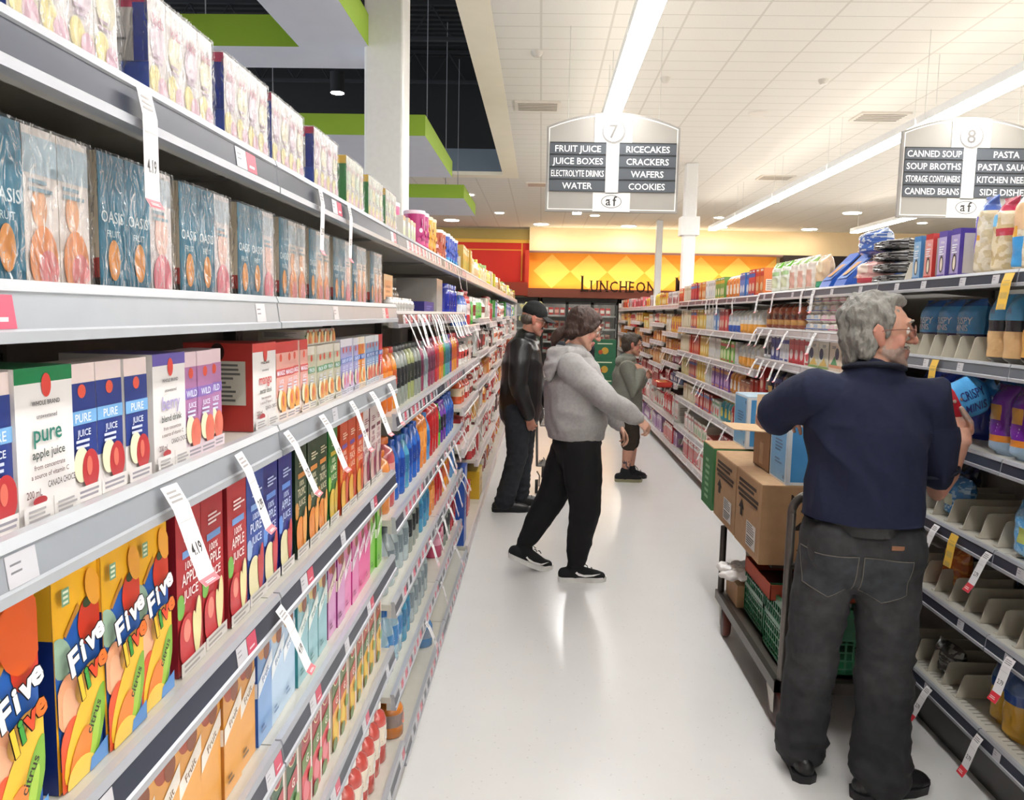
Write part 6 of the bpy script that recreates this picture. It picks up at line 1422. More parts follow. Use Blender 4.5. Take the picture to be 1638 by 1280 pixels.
def hand_prims(mb, W, d, n, side, k=1.0, curl=(0.35, 0.5, 0.4), spread=0.06, thumb=(0.6, 0.5), fcurl=None, tdirs=None):
    """W wrist, d finger direction, n palm normal (the way the palm looks), side: thumb side vector sign (+1: thumb along d x n)."""
    W = V3(W); d = V3(d).normalized(); n = V3(n); n = (n - d * n.dot(d)).normalized(); t = d.cross(n).normalized() * side
    mb.limb([W - d * 0.02 * k, W + d * 0.02 * k, W + d * 0.06 * k, W + d * 0.088 * k], [(0.025 * k, 0.018 * k), (0.032 * k, 0.016 * k), (0.040 * k, 0.0145 * k), (0.038 * k, 0.011 * k)], side=t)
    for i, (off, L) in enumerate(((0.031, 0.070), (0.0105, 0.079), (-0.0105, 0.073), (-0.031, 0.057))):
        b = W + d * (0.088 - (0.004 if i == 0 else 0.010 if i == 3 else 0)) * k + t * off * k
        dd = (d + t * off * spread / 0.03).normalized(); nn = n; pts = [b - dd * 0.012 * k, b]
        cc = fcurl[i] if fcurl else curl
        p = b
        for q, frac in enumerate((0.45, 0.30, 0.25)):
            a = cc[q] + 0.06 * i
            dd2 = (dd * math.cos(a) + nn * math.sin(a)).normalized(); nn = (nn * math.cos(a) - dd * math.sin(a)).normalized(); dd = dd2
            p = p + dd * L * frac * k; pts.append(p)
        mb.limb(pts, [0.0095 * k, 0.0095 * k, 0.0088 * k, 0.0080 * k, 0.0068 * k], seg=10)
    b = W + d * 0.022 * k + t * 0.028 * k + n * 0.006 * k
    p1 = b + (d * 0.55 + t * thumb[0] + n * thumb[1] * 0.6).normalized() * 0.040 * k; p2 = p1 + (d * 0.85 + t * thumb[0] * 0.35 + n * thumb[1]).normalized() * 0.030 * k; p3 = p2 + (d * 0.9 + t * 0.0 + n * thumb[1]).normalized() * 0.022 * k
    if tdirs: p1 = b + V3(tdirs[0]).normalized() * 0.038 * k; p2 = p1 + V3(tdirs[1]).normalized() * 0.034 * k; p3 = p2 + V3(tdirs[2]).normalized() * 0.024 * k
    mb.limb([b, p1, p2, p3], [0.0145 * k, 0.0115 * k, 0.0100 * k, 0.0078 * k], seg=10)
def foot_prims(mb, A, toe, L=0.27, heel_up=0.0, w=0.045):
    """Shoe upper: A ankle, toe direction (horizontal)."""
    A = V3(A); f = V3(toe).normalized(); r = V3((f.y, -f.x, 0)); 
    heel = V3((A.x, A.y, 0)) - f * 0.07; z0 = A.z - 0.09
    hz = V3((0, 0, 1))
    mb.limb([heel + hz * (0.045 + z0), heel + f * 0.10 + hz * (0.05 + z0 * 0.55), heel + f * (L - 0.075) + hz * (0.035 + 0.0 * z0), heel + f * (L - 0.045) + hz * 0.030], [(0.034, 0.04), (w * 0.86, 0.045), (w, 0.032), (w * 0.86, 0.026)], side=r)
    mb.limb([A + hz * 0.02, A - hz * 0.045], [(0.042, 0.048), (0.04, 0.055)], side=r)
    return heel, f, r, z0
def shoe(parent, A, toe, upper='#1a1a1c', sole='#e3e1dd', L=0.28, mat_=None, laces=True, swoosh=False, w=0.045, seed=0):
    mb = MB(); heel, f, r, z0 = foot_prims(mb, A, toe, L, w=w)
    t = bpy.data.objects.new('shoe', None); COL.objects.link(t); t.parent = parent
    skin_obj('upper', mb, 0.006, mat_ or COTTON, t, upper, 2)
    m = MB(); hz = V3((0, 0, 1)); pr = [(-0.038, 0.0), (-0.034, 0.06), (-0.038, 0.13), (-0.050, 0.19), (-0.042, 0.245), (-0.018, 0.278), (0.014, 0.275), (0.042, 0.24), (0.047, 0.185), (0.036, 0.12), (0.034, 0.05), (0.034, 0.0), (0.012, -0.018), (-0.018, -0.018)]
    sc = L / 0.28; fw = w / 0.045
    lift = lambda u: z0 * max(0, 1 - u / 0.17) if z0 > 0 else 0
    lo = [heel + f * (u * sc - 0.012) + r * s * fw + hz * (0.0 + lift(u)) for s, u in pr]; hi = [p + hz * 0.030 + (p - heel - f * 0.12).normalized() * 0.004 for p in lo]
    n = len(pr); m.add(lo + hi, [(i, (i + 1) % n, n + (i + 1) % n, n + i) for i in range(n)], sole, 0, True); m.add(lo, [tuple(reversed(range(n)))], '#b5b2ac' if sole != '#17171a' else sole); m.add(hi, [tuple(range(n))], sole)
    m.obj('sole', RUBBER, t)
    if laces:
        m = MB(); top = heel + f * 0.12 + hz * (0.098 + z0 * 0.5)
        for q in range(3): 
            c = heel + f * (0.115 + q * 0.028) + hz * (0.104 - q * 0.013 + z0 * 0.45); m.tube([c - r * 0.026 - hz * 0.004, c + hz * 0.004, c + r * 0.026 - hz * 0.004], 0.003, upper if sole != '#17171a' else '#2c2c2e', 6)
        c = heel + f * 0.11 + hz * (0.108 + z0 * 0.5)
        for s in (-1, 1): m.tube([c, c + r * 0.03 * s + hz * 0.018, c + r * 0.045 * s + f * 0.02 + hz * 0.004, c + r * 0.012 * s + f * 0.02], 0.0022, upper, 5)
        m.obj('laces', COTTON, t)
    if swoosh:
        m = MB()
        for s in (1, -1):
            pts = [(0.235, 0.058), (0.19, 0.045), (0.14, 0.040), (0.10, 0.046), (0.078, 0.062), (0.088, 0.072), (0.098, 0.062), (0.13, 0.054), (0.18, 0.054)]
            m.face([heel + f * (u * sc - 0.012) + r * s * (0.052 + (0.004 if 0.12 < u < 0.2 else -0.004 if u < 0.1 else -0.003)) * fw + hz * (z + lift(u) * 0.8) for u, z in (pts if s > 0 else pts[::-1])], '#f0eeec')
        m.obj('side_emblem', PLASTIC, t)
    return t
def fold_push(seed, amp, s1=9.0, stretch=(1, 1, 2.2), knees=()):
    def f(p, n):
        q = V3((p[0] * stretch[0], p[1] * stretch[1], p[2] * stretch[2])) * s1
        a = noise.noise(q + V3((seed, 0, 0))); b = noise.noise(q * 2.1 + V3((0, seed, 0)))
        k = 1.0
        for kz, kw, ka in knees: k += ka * math.exp(-((p[2] - kz) / kw) ** 2)
        return amp * k * (0.75 * (1 - 2 * abs(a)) + 0.35 * b)
    return f
def torso_limb(mb, P, R, fwd): 
    r = V3((fwd.y, -fwd.x, 0)); mb.limb(P, R, seg=24, side=r)
def hair_obj(parent, mb, col, name='hair', voxel_=0.006, amp=0.006, freq=55, strands=(1, 1, 0.5)):
    def push(p, n):
        q = V3((p[0] * strands[0], p[1] * strands[1], p[2] * strands[2])) * freq
        return amp * (noise.noise(q) + 0.5 * noise.noise(q * 2.3))
    return skin_obj(name, mb, voxel_, HAIR, parent, col, 1, push)
def eyebrows(parent, M, col):
    for s in (-1, 1):
        m = MB(); m.tube([M @ V3((s * 0.014, 0.094, 0.036)), M @ V3((s * 0.032, 0.094, 0.042)), M @ V3((s * 0.052, 0.078, 0.036))], [0.003, 0.0045, 0.002], col, 6); m.obj('eyebrow', HAIR, parent)

# ---- the stocker: grey haired man in a navy polo, back to us, head turned to the shelves
def stocker():
    P = empty('person', (1.09, 2.68, 0)); tag(P, 'grey haired man in navy polo and dark jeans holding a blue snack bag', 'person')
    o = V3((1.09, 2.68, 0)); W = lambda x, y, z: V3((x, y, z)) - o
    fwd, rgt = heading(14)
    M = head_frame(W(1.13, 2.735, 1.555), 100, -2, 1.07)
    nb = W(1.115, 2.715, 1.43)
    shL, shR = W(0.930, 2.755, 1.355), W(1.300, 2.690, 1.345)
    elL, wrL = W(0.835, 2.93, 1.235), W(0.985, 3.16, 1.215)
    elR, wrR = W(1.372, 2.745, 1.03), W(1.452, 2.765, 1.212)
    hipL, hipR = W(1.02, 2.725, 0.87), W(1.20, 2.69, 0.87)
    knL, knR = W(0.985, 2.745, 0.47), W(1.205, 2.665, 0.46)
    anL, anR = W(0.965, 2.745, 0.09), W(1.185, 2.60, 0.09)
    mb = MB(); head_prims(mb, M)
    mb.limb([nb - V3((0, 0, 0.05)), nb + V3((0.005, 0.01, 0.03)), M @ V3((0, -0.02, -0.03))], [0.066, 0.060, 0.057])
    sp = [W(1.11, 2.71, 0.90), W(1.11, 2.71, 1.05), W(1.11, 2.72, 1.24), W(1.113, 2.725, 1.36), W(1.115, 2.72, 1.42)]
    torso_limb(mb, sp, [(0.15, 0.11), (0.155, 0.11), (0.17, 0.115), (0.15, 0.095), (0.07, 0.06)], fwd)
    for s, e, w in ((shL, elL, wrL), (shR, elR, wrR)): mb.limb([s, s.lerp(e, 0.5), e, e.lerp(w, 0.3), w], [0.058, 0.054, 0.043, 0.045, 0.030])
    for h, k, a in ((hipL, knL, anL), (hipR, knR, anR)): mb.limb([h, k, k.lerp(a, 0.35), a], [0.088, 0.06, 0.058, 0.04])
    hand_prims(mb, wrL, (wrL - elL) + V3((0.05, 0.02, -0.03)), V3((0.3, 0, -1)), 1, 1.05)
    # right hand: palm to the bag, fingers behind it, thumb over the near side
    hand_prims(mb, wrR, V3((0.05, 0.80, 0.55)), V3((0.05, -0.5, 0.85)), 1, 1.08, curl=(0.55, 0.75, 0.5), tdirs=((-0.25, -0.45, 0.75), (-0.65, -0.25, 0.75), (-0.50, 0.10, 0.85)))
    body = skin_obj('body', mb, 0.0042, SKIN, P, face_colour(M, '#bd8c76', lip='#aa7a6c', beard='#a78d81', blush='#bd8370'), 4)
    eyes(P, M); glasses(P, M, '#7a4a3c', 0.002); eyebrows(P, M, '#9a948c')
    # hair and beard
    mb = MB()
    hb(mb, M, (0, -0.026, 0.048), (0.084, 0.097, 0.088)); hb(mb, M, (0, -0.058, -0.005), (0.076, 0.060, 0.080)); hb(mb, M, (0, 0.018, 0.104), (0.060, 0.060, 0.030)); hb(mb, M, (0.01, 0.044, 0.108), (0.036, 0.026, 0.018))
    for s in (-1, 1): hb(mb, M, (s * 0.066, -0.002, 0.050), (0.020, 0.042, 0.042)); hb(mb, M, (s * 0.068, -0.045, -0.03), (0.020, 0.030, 0.050)); hb(mb, M, (s * 0.072, 0.012, 0.010), (0.007, 0.010, 0.026))
    hb(mb, M, (0, -0.07, -0.06), (0.06, 0.035, 0.045))
    hair_obj(P, mb, '#807d77', amp=0.011, freq=34, strands=(1, 1, 0.7), voxel_=0.0055)
    mb = MB()
    hb(mb, M, (0, 0.070, -0.100), (0.026, 0.020, 0.018)); hl(mb, M, [(-0.024, 0.083, -0.043), (0, 0.092, -0.041), (0.024, 0.083, -0.043)], [0.004, 0.005, 0.004])
    hair_obj(P, mb, '#9a918a', 'beard', 0.0045, 0.003, 90)
    # polo shirt
    mb = MB()
    sp2 = [W(1.108, 2.705, 0.86), W(1.108, 2.705, 1.0), W(1.11, 2.712, 1.12), W(1.11, 2.72, 1.25), W(1.113, 2.725, 1.345), W(1.115, 2.72, 1.405)]
    torso_limb(mb, sp2, [(0.182, 0.146), (0.180, 0.144), (0.177, 0.138), (0.190, 0.138), (0.172, 0.112), (0.10, 0.085)], fwd)
    for s, e in ((shL, elL), (shR, elR)):
        a = s.lerp(e, 0.70 if s is shL else 0.74); mb.limb([s.lerp(W(1.115, 2.72, 1.33), 0.35), s, s.lerp(e, 0.4), a], [0.078, 0.078, 0.074, 0.071])
    def ppush(p, n):
        f = fold_push(3, 0.010, 5.5, (1.5, 1.5, 0.75))(p, n)
        d = noise.noise(V3((p[0] * 9 + p[2] * 6, p[1] * 9, p[2] * 3 - p[0] * 5)))
        return f + 0.011 * (1 - 2.4 * abs(d)) * (1 if p[2] < 1.25 else 0.4)
    skin_obj('polo_shirt', mb, 0.008, COTTON, P, '#131a36', 3, ppush, zmin=0.936)
    mb = MB(); cpts = [nb + fwd * (0.072 * math.cos(a)) + rgt * (0.082 * math.sin(a)) + V3((0.004, 0, 0.012 - 0.018 * math.cos(a))) for a in [2 * PI * i / 20 for i in range(21)]]
    mb.tube(cpts, 0.015, '#0f1424', 8); mb2 = MB(); mb2.limb([c for c in cpts[4:17]], [(0.010, 0.022)] * 13, side=(0, 0, 1))
    skin_obj('collar', mb2, 0.006, COTTON, P, '#101526', 1)
    for s, e, k in ((shL, elL, 0.70), (shR, elR, 0.74)):
        m = MB(); a = s.lerp(e, k + 0.035); d = (e - s).normalized(); u = d.orthogonal().normalized(); v = d.cross(u)
        m.tube([a + (u * math.cos(t) + v * math.sin(t)) * 0.0715 for t in [2 * PI * i / 24 for i in range(25)]], 0.006, '#121729', 6, caps=False); m.obj('sleeve_cuff', COTTON, P)
    # jeans
    mb = MB(); pel = W(1.11, 2.705, 0.86)
    torso_limb(mb, [W(1.108, 2.705, 0.92), W(1.108, 2.705, 0.89), pel, W(1.11, 2.70, 0.80)], [(0.152, 0.116), (0.158, 0.122), (0.168, 0.134), (0.162, 0.128)], fwd)
    for c in (hipL, hipR): mb.ball(c + V3((0, -0.05, -0.03)) - fwd * 0.015, (0.098, 0.085, 0.11), '#ffffff')
    mb.limb([hipL, hipL.lerp(knL, 0.45), knL, knL.lerp(anL, 0.5), anL + V3((0, 0, 0.0))], [0.104, 0.098, 0.084, 0.078, 0.080]); mb.limb([hipR, hipR.lerp(knR, 0.45), knR, knR.lerp(anR, 0.5), anR + V3((0, 0, -0.01))], [0.112, 0.104, 0.088, 0.084, 0.088])
    def jcol(x, y, z):
        t = noise.noise(V3((x * 5, y * 5, z * 2.5)))
        fade = 0.5 + 0.5 * t
        
        b = 0.55 * math.exp(-((z - 0.70) / 0.16) ** 2) + 0.35 * math.exp(-((z - 0.42) / 0.08) ** 2) + 0.35 * t
        q = max(0, min(1, 0.35 + b)); c = [int(a_ + (b_ - a_) * q) for a_, b_ in zip((27, 28, 31), (62, 62, 64))]
        return '#%02x%02x%02x' % tuple(c)
    jo = skin_obj('jeans', mb, 0.008, DENIM, P, jcol, 2, fold_push(8, 0.009, 8, (0.9, 0.9, 1.7), ((0.40, 0.09, 0.9), (0.12, 0.1, 1.2), (0.80, 0.12, -0.75), (0.62, 0.06, 0.3))), zmax=0.932)
    # pocket stitching projected on the seat, belt, loops
    bv = BVHTree.FromPolygons([v.co for v in jo.data.vertices], [tuple(p.vertices) for p in jo.data.polygons])
    def onseat(x, z, lift=0.002):
        h = bv.ray_cast(V3((x, -1.0, z)), V3((0, 1, 0)))[0]
        return (h if h else V3((x, -0.13, z))) - V3((0, lift, 0))
    for cx, s in ((0.055, 1), (-0.105, -1)):
        poly = [(-0.072, 0.0), (0.072, 0.0), (0.070, -0.12), (0.0, -0.155), (-0.070, -0.12)]
        pts = []
        for i in range(5):
            a, b = poly[i], poly[(i + 1) % 5]
            for q in range(8): t = q / 8; pts.append((cx + a[0] + (b[0] - a[0]) * t, 0.832 + a[1] + (b[1] - a[1]) * t))
        ring = [onseat(x, z, 0.0035) for x, z in pts]; cen = onseat(cx, 0.78, 0.0035)
        m = MB(); g = []
        nu, nv = 8, 8
        for j in range(nv + 1):
            for i in range(nu + 1):
                u = i / nu * 2 - 1; v = j / nv; zz = 0.832 - v * (0.155 - 0.035 * abs(u)); g.append(onseat(cx + u * 0.071, zz, 0.004))
        m.add(g, [(j * (nu + 1) + i, j * (nu + 1) + i + 1, (j + 1) * (nu + 1) + i + 1, (j + 1) * (nu + 1) + i) for j in range(nv) for i in range(nu)], '#36393e', 0, True)
        pk = m.obj('back_pocket', DENIM, P)
        m = MB(); m.tube(ring + [ring[0]], 0.0016, '#6a655c', 5, caps=False); m.obj('stitching', COTTON, pk)
    m = MB(); bp = [W(1.108, 2.705, 0.918) + fwd * (0.1365 * math.cos(a)) + rgt * (0.172 * math.sin(a)) for a in [2 * PI * i / 36 for i in range(37)]]
    for dz in (0,): 
        v = [p + V3((0, 0, z)) for p in bp for z in (-0.02, 0.02)]
        m.add(v, [(2 * i, 2 * i + 2, 2 * i + 3, 2 * i + 1) for i in range(36)], '#17181a', 0, True)
    m.obj('belt', LEATHER, P)
    m = MB(); q = W(1.205, 2.60, 0.90); m.box(-0.02, -0.001, -0.007, 0.02, 0.001, 0.007, '#8a5a3c'); lb = m.obj('leather_label', LEATHER, P); lb.location = onseat(0.075, 0.875, 0.004)
    # shoes
    shoe(P, anL + V3((0.0, 0.0, 0)), heading(4)[0], '#141416', '#17171a', 0.29, LEATHER, False, w=0.05)
    shoe(P, anR, heading(70)[0], '#141416', '#17171a', 0.29, LEATHER, True, w=0.05)
    return P, o, wrR
STOCK, so, swr = stocker()
# the bag in his hand: a thing of its own
def held_bag():
    c = V3((1.500, 2.885, 1.328)); ax = V3((0.92, 0.06, 0.38)).normalized()
    t = empty('snack_bag', c); tag(t, 'blue and red snack bag held up in the grey haired man\'s hand', 'snack bag')
    u = ax; w = V3((0, 1, 0)); w = (w - u * w.dot(u)).normalized(); v = u.cross(w)      # v: up-ish, -w faces the camera
    n, k = 20, 18; L = 0.235; m = MB(); g = []
    def R(s): return 0.071 * min(1, (s / 0.14) ** 0.6 if s < 0.14 else 1) * (1 if s < 0.78 else max(0.30, 1 - (s - 0.78) / 0.16 * 0.72) if s < 0.92 else 0.30 + (s - 0.92) * 3.6)
    for i in range(n + 1):
        s = i / n
        for j in range(k):
            a = 2 * PI * j / k; rr = R(max(s, 0.004)) * (1 + 0.05 * math.sin(5 * a + 9 * s)); g.append(u * (s - 0.5) * L + (v * math.sin(a) + w * math.cos(a) * 0.85) * rr)
    f = []; cols = []
    rr_ = random.Random(4)
    for i in range(n):
        for j in range(k):
            f.append((i * k + j, i * k + (j + 1) % k, (i + 1) * k + (j + 1) % k, (i + 1) * k + j)); s = (i + 0.5) / n
            cols.append(('#d8542c' if rr_.random() < 0.5 else '#b83a20') if s < 0.22 else '#a8202c' if s < 0.34 else '#4f9fd8' if s < 0.76 else '#3a86c8')
    m.add(g, f, cols, 0, True); m.add(g[:k], [tuple(range(k))], '#b83a20'); m.obj('bag', FOIL, t)
    m = MB()
    def surf(uu, vv, q):       # uu along the bag, vv around it
        a = -PI / 2 - 0.9 + vv * 2.2; 
        ang = PI + (vv - 0.5) * 1.9
        s = 0.36 + uu * 0.40; rr = R(s) * 1.06 + q * 0.0006
        return u * (s - 0.5) * L + (-v * math.sin(ang) + w * math.cos(ang) * 0.85) * rr
    m.art([('t', 'CRISPY', 0.5, 0.66, 0.24, 0.9, 0, '#1c2a6c'), ('t', 'MINIS', 0.5, 0.32, 0.24, 0.8, 0, '#1c2a6c')], surf, 1.0)
    m.obj('lettering', CARD, t)
held_bag()

# ---- woman in the grey hoodie
def hoodie_woman():
    o = V3((0.2, 4.75, 0)); P = empty('person', o); tag(P, 'woman in grey hoodie and black trousers striding across the aisle', 'person')
    W = lambda x, y, z: V3((x, y, z)) - o
    fwd, rgt = heading(68)
    M = head_frame(W(0.255, 4.755, 1.515), 82, 22, 1.0)
    nb = W(0.195, 4.76, 1.39)
    shR, shL = W(0.175, 4.60, 1.305), W(0.25, 4.90, 1.315)
    elR, wrR = W(0.385, 4.555, 1.125), W(0.565, 4.60, 1.015); elL, wrL = W(0.40, 4.94, 1.06), W(0.50, 4.90, 0.93)
    hpR, hpL = W(0.255, 4.68, 0.83), W(0.215, 4.83, 0.83)
    knR, knL = W(0.295, 4.69, 0.46), W(0.095, 4.855, 0.475)
    anR, anL = W(0.245, 4.70, 0.09), W(-0.065, 4.86, 0.175)
    mb = MB(); head_prims(mb, M, False)
    mb.limb([nb - V3((0, 0, 0.04)), nb + V3((0.02, 0, 0.03)), M @ V3((0, -0.015, -0.03))], [0.052, 0.047, 0.046])
    torso_limb(mb, [W(0.225, 4.755, 0.86), W(0.215, 4.755, 1.02), W(0.21, 4.755, 1.2), W(0.205, 4.755, 1.27)], [(0.15, 0.11), (0.13, 0.10), (0.15, 0.11), (0.12, 0.06)], fwd)
    for s, e, w in ((shR, elR, wrR), (shL, elL, wrL)): mb.limb([s, e, w], [0.046, 0.036, 0.024])
    for h, k, a in ((hpR, knR, anR), (hpL, knL, anL)): mb.limb([h, k, k.lerp(a, 0.4), a], [0.085, 0.055, 0.05, 0.035])
    hand_prims(mb, wrR, V3((0.75, 0.1, -0.65)), V3((-0.5, 0.55, -0.5)), 1, 0.94, curl=(0.35, 0.6, 0.5)); hand_prims(mb, wrL, V3((0.5, 0, -0.85)), V3((-0.8, -0.3, -0.5)), -1, 0.9)
    skin_obj('body', mb, 0.0048, SKIN, P, face_colour(M, '#cfa08a', lip='#b86a62', blush='#d0907c'), 2)
    eyes(P, M, '#4a5a5c'); glasses(P, M, '#8a7a6c', 0.0015); eyebrows(P, M, '#4a3428')
    mb = MB(); hb(mb, M, (0, -0.022, 0.045), (0.086, 0.102, 0.092)); hb(mb, M, (0, -0.06, -0.01), (0.076, 0.058, 0.085)); hb(mb, M, (0, 0.045, 0.085), (0.058, 0.04, 0.034))
    for s in (-1, 1): hl(mb, M, [(s * 0.054, 0.056, 0.060), (s * 0.064, 0.036, 0.022), (s * 0.064, -0.02, -0.028), (s * 0.045, -0.08, -0.058)], [0.014, 0.020, 0.026, 0.026])
    for s in (-1, 1): hb(mb, M, (s * 0.074, -0.012, 0.002), (0.020, 0.034, 0.042))
    hl(mb, M, [(0, -0.095, -0.05), (0, -0.125, -0.085), (-0.01, -0.135, -0.125), (-0.015, -0.125, -0.155)], [0.038, 0.036, 0.03, 0.014])
    hair_obj(P, mb, '#3a241b', amp=0.0035, freq=60, strands=(1, 0.35, 0.35))
    mb = MB()
    torso_limb(mb, [W(0.228, 4.755, 0.905), W(0.225, 4.755, 0.945), W(0.215, 4.755, 1.05), W(0.212, 4.755, 1.19), W(0.208, 4.755, 1.29), W(0.20, 4.757, 1.345)], [(0.185, 0.165), (0.20, 0.180), (0.195, 0.172), (0.195, 0.172), (0.168, 0.135), (0.10, 0.09)], fwd)
    for s, e, w in ((shR, elR, wrR), (shL, elL, wrL)): mb.limb([s.lerp(W(0.21, 4.755, 1.25), 0.3), s, s.lerp(e, 0.5), e, e.lerp(w, 0.55), e.lerp(w, 0.9), w], [0.07, 0.080, 0.076, 0.069, 0.058, 0.046, 0.036])
    ho = skin_obj('hoodie', mb, 0.009, COTTON, P, '#a3a09e', 3, fold_push(5, 0.011, 7.5, (1.3, 1.3, 0.9), ((1.0, 0.12, 0.4),)), zmin=0.872)
    mb = MB()
    mb.limb([nb + rgt * 0.05 + fwd * 0.075 - V3((0, 0, 0.045)), nb + rgt * 0.088 + fwd * 0.02 - V3((0, 0, 0.015)), nb + rgt * 0.085 - fwd * 0.06 - V3((0, 0, 0.01)), nb - fwd * 0.125 - V3((0, 0, 0.03)), nb - rgt * 0.085 - fwd * 0.06 - V3((0, 0, 0.01)), nb - rgt * 0.088 + fwd * 0.02 - V3((0, 0, 0.015))], [0.020, 0.030, 0.040, 0.046, 0.040, 0.028])
    mb.limb([nb - fwd * 0.10 + rgt * 0.01 - V3((0, 0, 0.04)), nb - fwd * 0.155 + rgt * 0.03 - V3((0, 0, 0.10)), nb - fwd * 0.165 + rgt * 0.05 - V3((0, 0, 0.165))], [(0.105, 0.042), (0.075, 0.032), (0.024, 0.016)], side=rgt)
    skin_obj('hood', mb, 0.007, COTTON, P, '#aaa7a5', 2, fold_push(15, 0.006, 12))
    m = MB(); v = []
    for i in range(37):
        a = 2 * PI * i / 36; q = W(0.228, 4.755, 0.895) + fwd * 0.163 * math.cos(a) + rgt * 0.183 * math.sin(a); v += [q - V3((0, 0, 0.028)), q + fwd * 0.006 * math.cos(a) + rgt * 0.006 * math.sin(a), q + V3((0, 0, 0.028))]
    m.add(v, [(3 * i + j, 3 * i + 3 + j, 3 * i + 4 + j, 3 * i + 1 + j) for i in range(36) for j in (0, 1)], '#9a9795', 0, True); m.obj('waistband', COTTON, P)
    mb = MB()
    torso_limb(mb, [W(0.228, 4.755, 0.93), W(0.235, 4.755, 0.84), W(0.235, 4.755, 0.77)], [(0.145, 0.125), (0.165, 0.145), (0.15, 0.125)], fwd)
    mb.limb([hpR, hpR.lerp(knR, 0.5), knR, knR.lerp(anR, 0.55), knR.lerp(anR, 0.88)], [0.118, 0.114, 0.092, 0.076, 0.056]); mb.limb([hpL, hpL.lerp(knL, 0.5), knL, knL.lerp(anL, 0.55), knL.lerp(anL, 0.88)], [0.116, 0.110, 0.090, 0.076, 0.058])
    skin_obj('trousers', mb, 0.009, COTTON, P, '#0b0b0d', 3, fold_push(2, 0.005, 8, (1, 1, 1.6), ((0.42, 0.1, 0.7), (0.15, 0.08, 0.9))))
    shoe(P, anR, heading(84)[0], '#121214', '#e6e4e0', 0.275, None, True, True, 0.042); shoe(P, anL, heading(70)[0], '#121214', '#e6e4e0', 0.275, None, True, True, 0.042)
hoodie_woman()

